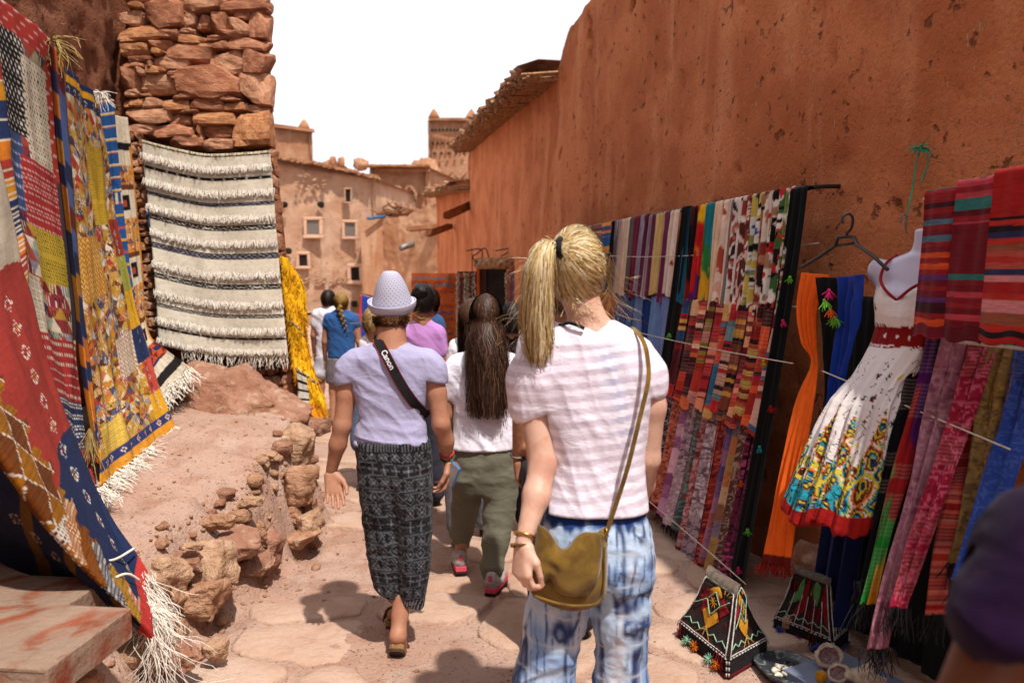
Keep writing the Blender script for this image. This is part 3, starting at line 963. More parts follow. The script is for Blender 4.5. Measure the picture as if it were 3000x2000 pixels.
def tower(name, label, pxl, pxr, ytop, Y, zbase, seed, turn=0.0, deco=True):
    a, b = P(pxl, 600, Y)[:2], P(pxr, 600, Y + turn)[:2]
    w = np.linalg.norm(b - a)
    d = (b - a) / w; n = np.array((-d[1], d[0]))
    zt = P((pxl + pxr) / 2, ytop, Y)[2]
    t = thing(name, (a[0], Y, zbase), label, 'tower')
    adobe_box(t, 'wall', [a - d * .12, b + d * .12, b + d * .12 + n * w, a - d * .12 + n * w], zbase, zt, M_FAR2, .12, .05, seed, .022)
    # overhanging slab roof and corner finials
    m = (a + b) / 2 + n * w / 2
    ang = math.atan2(d[1], d[0])
    V, F = box((m[0], m[1], zt + .05), (w + .18, w + .18, .12), ang, .03)
    mk('roof_slab', V, F, M_CAP, parent=t, smooth=False)
    for i, j in ((-1, -1), (1, -1), (-1, 1), (1, 1)):
        c = m + d * i * w * .42 + n * j * w * .42
        V, F = rock_vf(4, seed + i + 2 * j, 2.4, 3, .1)
        V = V * np.array((.20, .20, .26)); V[:, :2] *= np.clip(1.0 - V[:, 2:3] * 2.6, .25, 1.4)
        mk('finial', V + np.array((c[0], c[1], zt + .27)), F, M_CAP, parent=t)
    if deco:
        for row, (dz, k, s) in enumerate(((.45, 12, .09), (.62, 12, .06), (1.05, 9, .09), (1.5, 6, .09))):
            for i in range(k):
                q = a + d * w * (i + .5) / k - n * .02
                V, F = box((q[0], q[1], zt - dz), (s, .10, s * 1.1), ang)
                mk('brick_hole', V, F, M_DARK if row != 1 else M_CAP, parent=t, smooth=False)  # dark rows are blocks with the holes' shade as their colour
        for i in range(3):
            q = a + d * w * (i + .5) / 3 - n * .05
            V, F = box((q[0], q[1], zt - 3.15), (.16, .10, .5), ang)
            if i == 1: mk('slit_window', V, F, M_DARK, parent=t, smooth=False)  # near-black block, the slit's inner shade given as colour
            V, F = tube([(q[0] - d[0] * .3, q[1], zt - 2.7), (q[0], q[1], zt - 2.3), (q[0] + d[0] * .3, q[1], zt - 2.7)], .05, 4)
            mk('chevron', V, F, M_CAP, parent=t)
    else:
        for i in range(20):
            q = a + d * w * r_.uniform(.05, .55) - n * .02
            V, F = box((q[0], q[1], zt - r_.uniform(.8, 2.0)), (.10, .10, .13), ang, .02)
            mk('broken_brick', V, F, M_DARK if i % 2 else M_CAP, parent=t, smooth=False)
    return t
tower('kasbah_tower', 'tall decorated kasbah tower with rows of brick holes', 1262, 1392, 352, 37, -1, 71)
tower('kasbah_tower', 'weathered kasbah tower rising behind the earth house', 730, 918, 360, 33, -1, 75, 2.0, False)
# broken old wall stub beside the tower and small roof lumps
rock(P(1252, 520, 36.5), (1.3, .8, 1.9), 81, M_FAR2, 'crumbled wall stub leaning on the decorated tower', None, n=14, boxy=2.6, rough=.2)
rock(P(1056, 482, 30.5), (.55, .5, .45), 83, M_FAR2, 'rounded earth finial on the kasbah roof', None, n=10, boxy=2.4, rough=.15)
g = thing('roof_turret', P(975, 495, 30), 'small earth turret showing above the far house roof', 'turret')
a, b = P(930, 500, 30)[:2], P(1015, 500, 30)[:2]
adobe_box(g, 'wall', [a, b, b + np.array((0, 2)), a + np.array((0, 2))], 3.5, lambda s: np.interp(s, [0, .5, 1.1], [5.65, 5.85, 5.55]), M_FAR2, .1, .04, 85)
for px in (975, 1000):
    V, F = rock_vf(4, px, 2.4, 3, .1)
    mk('finial', V * np.array((.13, .13, .2)) + P(px, 474, 30), F, M_CAP, parent=g)
# ------------------------------------------------------------------ rugs
M_RUG = fabric_v('hand_woven_wool', 0.95, 210, 0.6, 0.0, 0.35)
M_WOOL = simple('cream_wool_yarn', C('f4eadc', .80), C('e6d8c6', .80), 0.95, 20, 80, .3)
M_YELLOW = simple('yellow_wool_yarn', C('f2b61c', .7), C('d98f08', .7), 0.95, 20, 80, .3)
M_TASSEL = simple('straw_yarn', C('d9bb7a', .62), C('b08e52', .62), 0.95, 20, 80, .3)

def sheet(name, curves, nu, nv, paint, mat, amp=0.012, seed=0, us=None, waves=(2.2, 1.3), smooth_u=0, sag=0.0, flip=False, post=None, thick=0.007, **kw):
    """cloth through edge curves given left to right; paint(U,V) -> rgb; a thin rim gives it thickness"""
    K = [spline(c, nv) for c in curves]
    us = us or list(np.linspace(0, 1, len(K)))
    U1 = np.linspace(0, 1, nu)
    G = np.zeros((nv, nu, 3))
    for j, u in enumerate(U1):
        k = min(max(int(np.searchsorted(us, u, 'right')) - 1, 0), len(K) - 2)
        f = (u - us[k]) / (us[k + 1] - us[k])
        G[:, j] = K[k] * (1 - f) + K[k + 1] * f
    for _ in range(smooth_u):
        G[:, 1:-1] = (G[:, :-2] + 2 * G[:, 1:-1] + G[:, 2:]) / 4
    UU, VV = np.meshgrid(U1, np.linspace(0, 1, nv))
    F = grid_faces(nu, nv)
    if flip: F = F[:, ::-1]
    N = vnormals(G.reshape(-1, 3), F).reshape(G.shape)
    w = amp * fbm(np.stack([UU * waves[0] * 3, VV * waves[1] * 3, UU * 0 + seed], -1), 3, seed)
    G = G + N * w[..., None]
    G[..., 2] -= sag * 4 * UU * (1 - UU)
    if post is not None: G = post(G, UU, VV)
    col = paint(UU.ravel(), VV.ravel())
    V = G.reshape(-1, 3)
    # rim
    idx = np.concatenate([np.arange(nu), np.arange(1, nv) * nu + nu - 1, (nv - 1) * nu + np.arange(nu - 2, -1, -1), np.arange(nv - 2, 0, -1) * nu])
    rim = V[idx] - N.reshape(-1, 3)[idx] * thick
    n0, m = len(V), len(idx)
    j = np.arange(m); j2 = (j + 1) % m
    R = np.stack([idx[j], n0 + j, n0 + j2, idx[j2]], 1)
    if not flip: R = R[:, ::-1]
    o = mk(name, np.vstack([V, rim]), np.vstack([F, R]), mat, col=np.vstack([col, col[idx] * .8]), **kw)
    return o, G

def strands(roots, dirs, lens, r, seed=0, seg=4, wav=0.25, droop=0.0):
    """many thin yarns as three-sided tubes"""
    rr = np.random.default_rng(seed)
    parts = []
    for p, d, L in zip(roots, dirs, lens):
        q = [np.asarray(p, float)]
        d = np.asarray(d, float)
        for k in range(seg):
            d = d + rr.normal(0, wav, 3) * np.array((1, .5, .4)); d[2] -= droop
            d = d / np.linalg.norm(d)
            q.append(q[-1] + d * L / seg)
        parts.append(tube(q, np.linspace(r, r * .55, seg + 1), 3, False))
    return joinVF(parts)

def fringe(parent, curve, dirv, length, n, mat, r=0.0035, seed=0, name='fringe', wav=.3, jit=.012, droop=.05, seg=4):
    c = spline(curve, n)
    rr = np.random.default_rng(seed)
    c = c + rr.normal(0, jit, c.shape) * np.array((1, .6, .3))
    d = np.asarray(dirv, float); d = d / np.linalg.norm(d)
    V, F = strands(c, [d + rr.normal(0, .12, 3) for _ in range(n)], length * rr.uniform(.6, 1.1, n), r, seed, seg, wav, droop)
    return mk(name, V, F, mat, parent=parent)

def pick(pal, h):
    pal = np.asarray(pal)
    return pal[np.minimum((h * len(pal)).astype(int), len(pal) - 1)]

def tri(x): return np.abs((x % 1.0) * 2 - 1)
def H2(a, b, seed=0): return hash3(np.floor(a), np.floor(b), np.zeros_like(a), seed)
def put(col, mask, c): col[mask] = c
RED, DRED, NAVY, MUST, CREAM, ORNG, BRWN, GOLD = C('a8382e'), C('742428'), C('232f54'), C('b88c34'), C('dccab0'), C('cc7420'), C('683a20'), C('b87a24')
OLIV, GREY, PINK, BLK, BLUE, WHT = C('8f8c3a'), C('8d8791'), C('c9877a'), C('1c1718'), C('2f5d97'), C('eadfce')

def diamond_motif(col, u, v, su, sv, cu, cv, R, c1, c2):
    """small stepped diamond of dashes at (cu, cv); su, sv metres"""
    x = (u - cu) * su; y = (v - cv) * sv
    d = (np.abs(x) + np.abs(y)) / R
    dash = ((x / R * 3.2 + y / R * 1.1) % 1.0 < .62) & ((y / R * 3.2) % 1.0 < .72)
    put(col, (d < 1) & (d > .45) & dash, c1)
    put(col, (d <= .42) & dash, c2)

def weave(col, u, v, su, sv, seed=0):
    """yarn-to-yarn shade differences along the weft"""
    n = vnoise(np.stack([u * su * 14, v * sv * 230, u * 0], -1), seed) * .10 + vnoise(np.stack([u * su * 6, v * sv * 5, u * 0], -1), seed + 3) * .10
    return col * (1 + n)[:, None]

def triangles(u, v, nu, nv, pal, seed, dots=True):
    a = u * nu; b = v * nv
    row = np.floor(b)
    off = (row % 2) * .5
    fa = (a + off) % 1.0; fb = b % 1.0
    up = np.abs(fa - .5) * 2 < fb
    ci = np.floor(a + off) * 2 + up + (np.where(~up & (fa > .5), 1, 0)) * 2
    h = hash3(ci, row, ci * 0, seed)
    c = pick(pal, h).copy()
    if dots:
        h2 = hash3(ci, row, ci * 0, seed + 9)
        fine = ((a * 9) % 1.0 < .45) & ((b * 7 + np.floor(a * 9) * .5) % 1.0 < .45)
        c2 = pick([CREAM, BLK, GOLD, WHT], hash3(ci, row, ci * 0, seed + 5))
        put(c, fine & (h2 > .35), c2[fine & (h2 > .35)])
    return c

def patch(col, u, v, r, base, kind, c2, su, sv, dens=16):
    m = (u > r[0]) & (u < r[1]) & (v > r[2]) & (v < r[3])
    x = u * su * dens * 1.7; y = v * sv * dens * 1.7
    put(col, m, base)
    if kind == 'dots': k = ((x + np.floor(y) * .5) % 1 < .38) & (y % 1 < .45)
    elif kind == 'dash': k = ((x + np.floor(y) * .5) % 1 < .62) & (y % 1 < .32)
    elif kind == 'zig': k = ((y + tri(x * .8) * .8) % 1.0) < .35
    elif kind == 'rows': k = ((y * .5) % 1 < .25) & (((x * 1.5) % 1) < .6)
    else: k = np.zeros_like(m)
    put(col, m & k, c2)

# --- big front rug, folded over and trailing off the bank
def paint_front(u, v):
    su, sv = 1.55, 2.7
    col = np.tile(RED, (len(u), 1))
    vb = v + .02 * np.sin(u * 9)
    b = .66 - .05 * (1 - tri(v * 13)) - .03 * (((v * 26) % 1) > .5)          # stepped inner edge of the border
    inner = (u < b) & (u > 1 - b - .46)
    put(col, vb < .40, CREAM * .9)
    put(col, vb > .72, NAVY)
    lat = ((u * su * 5.2 + v * sv * 4.2) % 1.0 < .06) | ((u * su * 5.2 - v * sv * 4.2) % 1.0 < .06)
    dash = ((u * su * 60) % 1 < .7)
    chk = (np.floor(u * su * 5.2 + v * sv * 4.2) + np.floor(u * su * 5.2 - v * sv * 4.2)) % 2
    g = np.where(chk[:, None] > .5, C('a96a10'), C('7a3f10'))
    tex = ((v * sv * 75) % 1 < .3)[:, None]
    g = np.where(tex, g * .7, g)
    m = inner & (vb > .42) & (vb <= .74)
    col[m] = g[m]; put(col, m & lat & ((u * su * 34 + v * sv * 9) % 1 < .68), WHT)
    m = inner & (vb > .74)
    band = np.floor((v * sv * 7.5 + tri(u * su * 2.2) * 1.1) % 7).astype(int)
    pal = np.array([ORNG, WHT, ORNG * .8, C('8e5210'), NAVY, MUST, C('b04a1a')])
    col[m] = pal[band][m]
    fine = ((u * su * 45 + np.floor(v * sv * 45) * .5) % 1 < .45) & ((v * sv * 45) % 1 < .6)
    put(col, m & fine & (band % 2 == 0), C('f0e2c8')); put(col, m & fine & (band % 2 == 1), C('6e2c12'))
    m = (vb <= .40) & (((u * su * 6) % 1 < .5) & (tri(u * su * 3) > .55)) & (((v * sv * 22) % 1) < .5) & (tri(v * sv * 1.6) > .6)
    put(col, m, C('a0522d'))
    for k in range(12):
        cv = .445 + k * .0455
        for cu in (.83, .22):
            diamond_motif(col, u, v, su, sv, cu, cv, .045, WHT, C('d98a20') if k % 2 else C('a02030'))
    back = u < .40  # hanging underside: navy and red, darkened to carry shade under the fold
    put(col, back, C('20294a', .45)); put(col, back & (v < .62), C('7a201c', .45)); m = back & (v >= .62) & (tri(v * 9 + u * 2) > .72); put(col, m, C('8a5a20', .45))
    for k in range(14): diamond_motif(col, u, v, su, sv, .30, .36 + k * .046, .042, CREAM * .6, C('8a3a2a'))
    put(col, v > .968, C('c23a34'))
    return weave(col, u, v, su, sv, 1)
right_e = [P(-120, 100, 3.80), P(-20, 400, 3.80), P(45, 650, 3.78), P(75, 835, 3.70), P(140, 1080, 3.52), P(230, 1320, 3.32), P(330, 1520, 3.14), P(432, 1672, 2.98)]
fold_e = [P(-700, 500, 2.7), P(-420, 760, 2.55), P(-220, 1020, 2.46), P(-70, 1225, 2.42), P(40, 1385, 2.44), P(150, 1545, 2.52), P(280, 1690, 2.62), P(452, 1862, 2.72)]
under_e = [P(-900, 900, 3.3), P(-560, 1250, 3.2), P(-300, 1480, 3.08), P(-120, 1590, 3.06), P(20, 1665, 3.04), P(140, 1715, 3.0), P(290, 1790, 2.90), P(450, 1878, 2.76)]
rug, G = sheet('folded_rug', [under_e, fold_e, right_e], 205, 335, paint_front, M_RUG, .018, 3, us=[0, .42, 1], smooth_u=10,
               label='red and navy rug with white diamonds folded over on the bank', cat='rug')
fringe(rug, G[-1, 110:][::-1], (.5, -.15, -.8), .19, 230, M_WOOL, .0019, 5, wav=.45, jit=.016, droop=.16, seg=8)
fringe(rug, G[-1, 30:140], (.25, -.1, -1), .34, 60, M_WOOL, .0017, 6, wav=.38, jit=.01, droop=.1, seg=8)
V, F = tube(spline([P(395, 1605, 3.0), P(330, 1640, 2.85), P(255, 1640, 2.74), P(300, 1700, 2.74), P(370, 1680, 2.82), P(410, 1700, 2.88)], 40), .005, 6)
mk('tie_cord', V, F, M_WOOL, parent=rug)

# --- striped rug at the far left
def paint_stripes(u, v):
    k = np.floor(v * 15).astype(int) % 5
    col = np.array([NAVY, ORNG, RED, C('c9861c'), NAVY * 1.1])[k].copy()
    put(col, (v * 15) % 1 < .05, CREAM)
    put(col, (v > .5) & (u > .6) & ((v * 60) % 1 < .3), CREAM)
    return weave(col, u, v, 1.0, 2.0, 2)
sheet('striped_rug', [[P(-420, -100, 3.35), P(-300, 500, 3.3), P(-200, 900, 3.2), P(-80, 1200, 3.1)], [P(-20, 60, 3.92), P(22, 330, 3.92), P(52, 640, 3.86), P(95, 900, 3.75)]], 60, 160, paint_stripes, M_RUG, .02, 8,
      label='navy, orange and red striped rug behind the folded rug', cat='rug')

# --- patchwork rug with red border
def paint_patch1(u, v):
    su, sv = 1.1, 2.7
    pal = [DRED, C('8d3138'), CREAM, GREY, NAVY, MUST, C('51413f'), C('9aa08a'), C('a94a3a')]
    col = triangles(u, v, 11, 38, pal, 3)
    for r, c, k, c2, d in (((.45, .78, .05, .245, ), BLK * 1.4, 'dots', WHT, 22), ((.76, .94, .08, .285), CREAM, 'dots', BLK, 26), ((.42, .72, .245, .40), C('3f5075'), 'rows', C('a9b2c4'), 20),
                           ((.70, .97, .285, .42), C('a93230'), 'dash', C('d8a8a0'), 24), ((.74, .95, .42, .53), C('c2a032'), 'dots', C('3a3324'), 30), ((.46, .72, .53, .645), CREAM * .95, 'dots', C('55494a'), 36),
                           ((.42, .62, .645, .80), C('d6c4a2'), 'dots', C('4c4442'), 30), ((.60, 1.0, .645, .775), C('a8302f'), 'rows', CREAM, 20), ((.45, 1.0, .775, .885), C('2c3358'), 'dash', WHT, 26)):
        patch(col, u, v, r, c, k, c2, su, sv, d)
    edge = (u > .94) & (v < .3) | (v < .05)
    put(col, edge, C('b03a30'))
    put(col, edge & (((v * 70) % 1 < .4) & ((u * 40 + v * 90) % 3 < 1)), C('d9a59a'))
    put(col, (u > .955) & (v > .30) & (v < .64), C('4a3c40'))
    put(col, (u > .9) & (v > .885), C('b2443c'))
    return weave(col, u, v, su, sv, 3)
rug, G = sheet('patchwork_rug', [[P(-330, -330, 3.6), P(-240, 300, 3.6), P(-130, 800, 3.5), P(20, 1150, 3.38), P(190, 1480, 3.25)],
                        [P(140, 118, 4.62), P(165, 420, 4.66), P(200, 760, 4.6), P(238, 1100, 4.42), P(262, 1290, 4.22), P(300, 1425, 3.98)]], 160, 285, paint_patch1, M_RUG, .03, 12, waves=(1.6, .9),
               label='patchwork rug with black, cream and red squares and red border', cat='rug')
fringe(rug, G[-1, 100:], (.6, -.3, -.3), .13, 200, M_WOOL, .0028, 15, wav=.4, jit=.014)
V, F = strands([P(150, 118, 4.6)] * 60, [np.array((random.uniform(-.2, 1), random.uniform(-.3, .2), random.uniform(-.9, .5))) for _ in range(60)], [random.uniform(.08, .24) for _ in range(60)], .0035, 4, 5, .3, .25)
mk('tassel', V, F, M_TASSEL, parent=rug)
def paint_roll(u, v):
    k = np.floor(v * 19 + (u > .55) * .4)
    h = hash3(k, np.floor(u * 2), k * 0, 4)
    c = pick([NAVY, NAVY, ORNG, C('5b6ea5'), DRED, GOLD, NAVY], h).copy()
    return weave(c, u, v, .2, 2.7, 4)

# --- yellow patchwork rug
def paint_patch2(u, v):
    su, sv = 1.0, 2.6
    pal = [MUST, GOLD, C('cda04a'), CREAM, BRWN * 1.4, RED, C('4a5068'), C('b86a40'), GREY, MUST, GOLD, C('b98e4a'), C('5c2f24')]
    col = triangles(u + .02 * np.sin(v * 40), v + .012 * np.sin(u * 14), 13, 50, pal, 21)
    for r, c, k, c2, d in (((.52, .86, .15, .36), C('c9a02c'), 'dots', C('6e5418'), 34), ((.08, .52, .385, .54), C('b9761a'), 'zig', C('e2b96a'), 17), ((.50, .84, .665, .775), CREAM, 'zig', C('a9705c'), 17),
                           ((.06, .40, .86, .945), C('cfa53a'), 'dots', C('e6cf88'), 40), ((.86, 1, .345, .455), C('8e2d22'), 'none', CREAM, 20), ((.84, 1, .455, .555), C('9c9a3a'), 'none', CREAM, 20),
                           ((.84, 1, .555, .665), C('d9a11e'), 'none', CREAM, 20), ((.84, 1, .665, .765), NAVY, 'none', CREAM, 20), ((.86, 1, .765, .865), C('bf4a3c'), 'none', CREAM, 20), ((.84, 1, .865, .945), C('dd9f1e'), 'none', CREAM, 20)):
        patch(col, u, v, r, c, k, c2, su, sv, d)
    for k in range(22):
        diamond_motif(col, u, v, su, sv, .925, .36 + k * .0268, .026, CREAM if k % 9 else BLK, C('8e3a2a'))
    put(col, v > .945, C('34386a')); put(col, v > .972, C('e0962a'))
    for k in range(9): diamond_motif(col, u, v, su, sv, .08 + k * .11, .958, .028, CREAM, C('b0603a'))
    put(col, v < .055, NAVY); put(col, (v > .014) & (v < .034), C('e0a020'))
    for k in range(9): diamond_motif(col, u, v, su, sv, .08 + k * .11, .045, .022, CREAM * .8, NAVY)
    return weave(col, u, v, su, sv, 5)
rug, G = sheet('patchwork_rug', [[P(172, 175, 4.84), P(190, 500, 4.84), P(222, 850, 4.70), P(262, 1150, 4.40), P(285, 1300, 4.1), P(290, 1425, 3.90)],
                        [P(292, 288, 5.70), P(312, 430, 5.72), P(345, 640, 5.66), P(402, 900, 5.50), P(450, 1080, 5.36), P(515, 1250, 5.12)]], 165, 295, paint_patch2, M_RUG, .03, 25, waves=(1.8, .8), sag=.0,
               label='mustard patchwork rug of small triangles with orange hem', cat='rug')
fringe(rug, G[-1, 4:], (.75, -.55, -.25), .15, 420, M_WOOL, .0028, 27, wav=.4, jit=.015)
V, F = strands([P(292, 272, 5.65)] * 34, [np.array((random.uniform(-.5, .9), random.uniform(-.3, .2), random.uniform(-.9, .6))) for _ in range(34)], [random.uniform(.06, .16) for _ in range(34)], .004, 4, 5, .3, .25)
mk('tassel', V, F, M_WOOL, parent=rug)
V, F = strands([P(262, 1255, 4.02)] * 26, [np.array((random.uniform(-.1, .35), random.uniform(-.2, .1), -1)) for _ in range(26)], [random.uniform(.15, .3) for _ in range(26)], .0035, 9, 6, .2, .2)
mk('tassel', V, F, M_TASSEL, parent=rug)
# rolled selvedge of another rug between the two patchworks
sheet('rolled_rug', [[P(140, 125, 4.60), P(168, 430, 4.63), P(203, 770, 4.56), P(241, 1110, 4.38), P(280, 1350, 4.05)], [P(160, 140, 4.50), P(188, 450, 4.52), P(222, 790, 4.46), P(256, 1130, 4.28), P(294, 1372, 3.97)],
                     [P(185, 178, 4.72), P(206, 480, 4.74), P(238, 820, 4.62), P(272, 1140, 4.34), P(299, 1380, 4.0)]], 14, 200, paint_roll, M_RUG, .006, 31, smooth_u=2,
      label='rolled dark blue and orange rug edge between the patchworks', cat='rug')

# --- blue rug with thin stripes
def paint_blue(u, v):
    col = np.tile(C('27538c'), (len(u), 1))
    x = (v * 22) % 1
    put(col, x < .2, np.array(C('d9a02e'))); put(col, (x < .2) & (np.floor(v * 22) % 2 == 0), C('b4503c'))
    put(col, (x < .035) | ((x > .17) & (x < .2)), CREAM)
    m = (v > .33) & (v < .37) & (tri(u * 4) > .5); put(col, m, CREAM)
    return weave(col, u, v, .6, 2.3, 6)
sheet('striped_rug', [[P(258, 300, 5.86), P(290, 600, 5.86), P(340, 900, 5.70), P(390, 1090, 5.55)], [P(334, 292, 5.98), P(350, 480, 5.98), P(374, 720, 5.92), P(404, 930, 5.80), P(430, 1090, 5.70)]], 60, 220, paint_blue, M_RUG, .012, 41,
      label='blue rug with thin orange and red stripes beside the mustard rug', cat='rug')
# --- cream, black and orange rug that flares onto the rock
def paint_cream(u, v):
    col = np.tile(CREAM, (len(u), 1))
    put(col, (v > .085) & (v < .11), BLK)
    seg = np.floor(v * 9)
    m = (v > .16) & (seg % 2 == 1); col[m] = triangles(u, v, 5, 60, [C('d98a2e'), C('c06a3a'), C('d99a5a'), C('b98e5a'), C('5a4a52')], 33)[m]
    m = (v > .16) & (seg % 2 == 0)
    x = (v * 9) % 1
    put(col, m & (x < .15), BRWN); put(col, m & (np.abs(u - .45) < .18) & (np.abs(x - .55) < .22), BLK)
    put(col, m & (np.abs(u - .45) < .08) & (np.abs(x - .55) < .1), C('b04a2c'))
    put(col, (u > .9) & (v > .1), C('d08a34'))
    m = (v > .78) & (v < .865); col[m] = triangles(u, v, 4, 40, [RED, C('c2542a'), NAVY, DRED], 8, False)[m]
    put(col, v >= .865, CREAM); put(col, (v > .91) & (v < .955), BLK * 1.5)
    return weave(col, u, v, .6, 2.3, 7)
rug, G = sheet('flared_rug', [[P(300, 330, 6.12), P(345, 620, 6.10), P(395, 900, 5.98), P(415, 1040, 5.85), P(440, 1130, 5.66), P(470, 1170, 5.50)],
                     [P(374, 345, 6.26), P(392, 520, 6.26), P(414, 760, 6.22), P(432, 960, 6.10), P(480, 1018, 5.95), P(556, 1075, 5.75)]], 60, 240, paint_cream, M_RUG, .012, 45,
               label='narrow cream, black and orange rug flaring onto the rock', cat='rug')
fringe(rug, G[-1], (.5, -.6, -.5), .14, 120, M_WOOL, .0045, 47, wav=.4, jit=.016)

# --- white rug with shaggy bands on the stone house
def paint_white(u, v):
    col = np.tile(C('e8dcc6', .76), (len(u), 1)) * (1 + .05 * vnoise(np.stack([u * 8, v * 260, u * 0], -1), 3))[:, None]
    for k, (cv, w, kind) in enumerate(((.012, .004, 0), (.125, .008, 0), (.25, .010, 1), (.365, .013, 2), (.505, .015, 1), (.655, .013, 2), (.80, .009, 2), (.912, .006, 0), (.985, .004, 0))):
        d = np.abs(v - cv)
        put(col, d < w, C('1f1d22'))
        if kind == 2: put(col, np.abs(v - cv - (tri(u * 30) - .5) * w * 1.1) < w * .22, WHT)
        if kind == 1: put(col, np.abs(np.abs(v - cv) - tri(u * 24) * w * .8) < w * .16, GREY * 1.4)
        if kind == 0: put(col, (d < w * .4) & (tri(u * 11) > .85), WHT)
    return col
rug, G = sheet('shaggy_rug', [[P(417, 410, 6.26), P(424, 520, 6.26), P(436, 640, 6.25), P(453, 800, 6.22), P(462, 920, 6.20), P(466, 1010, 6.19)],
                     [P(600, 440, 6.25), P(608, 700, 6.24), P(640, 1030, 6.20)],
                     [P(790, 440, 6.25), P(800, 560, 6.25), P(810, 700, 6.23), P(822, 830, 6.22), P(832, 930, 6.20), P(845, 1045, 6.18)]], 70, 270, paint_white, M_RUG, .014, 51, us=[0, .5, 1], smooth_u=14, waves=(1.3, 1.0), sag=.03,
               label='white wool rug with shaggy bands and black lines on stone wall', cat='rug')
nv_, nu_ = G.shape[:2]
for k, cv in enumerate((.065, .185, .305, .43, .585, .73, .862, .965)):
    base = G[int(cv * (nv_ - 1))]
    c = spline(base, 600)
    rr = np.random.default_rng(60 + k)
    c = c + rr.normal(0, .006, c.shape) * np.array((1, .3, .9)); c[:, 1] -= .012
    dz = np.array([np.array((rr.normal(0, .16), -.26 + rr.normal(0, .12), -1)) for _ in c])
    V, F = strands(c, dz, rr.uniform(.030, .056, len(c)) * (1.1 if k < 7 else .9), .0050, 70 + k, 3, .25, .3)
    mk('shag_band', V, F, M_WOOL, parent=rug)
fringe(rug, G[-1, 14:], (.05, -.2, -1), .10, 90, M_WOOL, .0035, 88, wav=.3, jit=.006)
fringe(rug, G[0], (.0, -.3, -1), .035, 110, M_TASSEL, .0028, 89, wav=.4, jit=.006)
V, F = tube([P(432, 620, 6.3), P(447, 720, 6.28)], .008, 6)
mk('blue_cord', V, F, M_BLUE_PIPE, label='short blue cord hanging beside the white shaggy rug', cat='cord')

# --- yellow shaggy rug and striped cloth round the corner of the stone house
def paint_yellow(u, v):
    col = np.tile(C('f0b21a', .75), (len(u), 1))
    col *= (1 + .18 * fbm(np.stack([u * 9, v * 40, u * 0], -1), 2, 3))[:, None]
    put(col, np.abs(v - .40 - u * .04) < .012, BLK); put(col, np.abs(v - .40 - u * .04 + .01 * tri(u * 5)) < .004, WHT)
    put(col, np.abs(v - .70 - u * .04) < .012, BLK); put(col, np.abs(v - .70 - u * .04 + .01 * tri(u * 5)) < .004, WHT)
    put(col, v > .90, C('d98a14', .75))
    return col
rug, G = sheet('yellow_rug', [[P(822, 748, 6.34), P(832, 850, 6.32), P(850, 960, 6.28), P(862, 1070, 6.24), P(888, 1150, 6.18), P(902, 1210, 6.12)],
                     [P(860, 778, 6.42), P(886, 850, 6.40), P(894, 960, 6.34), P(914, 1070, 6.28), P(942, 1150, 6.20), P(964, 1245, 6.12)]], 30, 120, paint_yellow, M_RUG, .03, 91, waves=(.8, 2.2),
               label='bright yellow shaggy rug hanging at the stone house corner', cat='rug')
for side in (0, -1):
    c = spline(G[:, side], 220); rr = np.random.default_rng(93 + side)
    V, F = strands(c, [np.array(((1 if side else -.4) * rr.uniform(.3, 1), -.3 + rr.normal(0, .2), -.8)) for _ in c], rr.uniform(.03, .06, 220), .005, 94, 3, .2, .2)
    mk('shag_edge', V, F, M_YELLOW, parent=rug)
pts = G[8:-14:2, 2:-2:2].reshape(-1, 3); rr = np.random.default_rng(97)
V, F = strands(pts + rr.normal(0, .008, pts.shape), [np.array((rr.normal(0, .4), -.7, -1)) for _ in pts], rr.uniform(.010, .022, len(pts)), .005, 95, 2, .2, .2)
mk('shag_pile', V, F, M_YELLOW, parent=rug)
def paint_candy(u, v):
    x = (v * 34 + u * 1.2) % 1
    return weave(np.where((x < .5)[:, None], C('7c1a24'), WHT), u, v, .2, 1.4, 8)
sheet('striped_cloth', [[P(838, 772, 6.54), P(862, 900, 6.52), P(885, 1010, 6.46), P(905, 1120, 6.38)], [P(846, 768, 6.62), P(874, 880, 6.62), P(896, 1000, 6.54), P(916, 1120, 6.44)]], 12, 160, paint_candy, M_RUG, .01, 98,
      label='maroon and white striped cloth behind the yellow rug', cat='cloth')
def paint_bw(u, v):
    x = (v * 5 + .1) % 1
    return weave(np.where((x < .3)[:, None], BLK, WHT * .85), u, v, .2, .5, 9)
sheet('striped_cloth', [[P(868, 1085, 6.16), P(872, 1150, 6.14), P(866, 1222, 6.08)], [P(895, 1100, 6.16), P(905, 1160, 6.14), P(904, 1215, 6.08)]], 10, 60, paint_bw, M_RUG, .008, 99,
      label='black and white cloth end hanging below the yellow rug', cat='cloth')

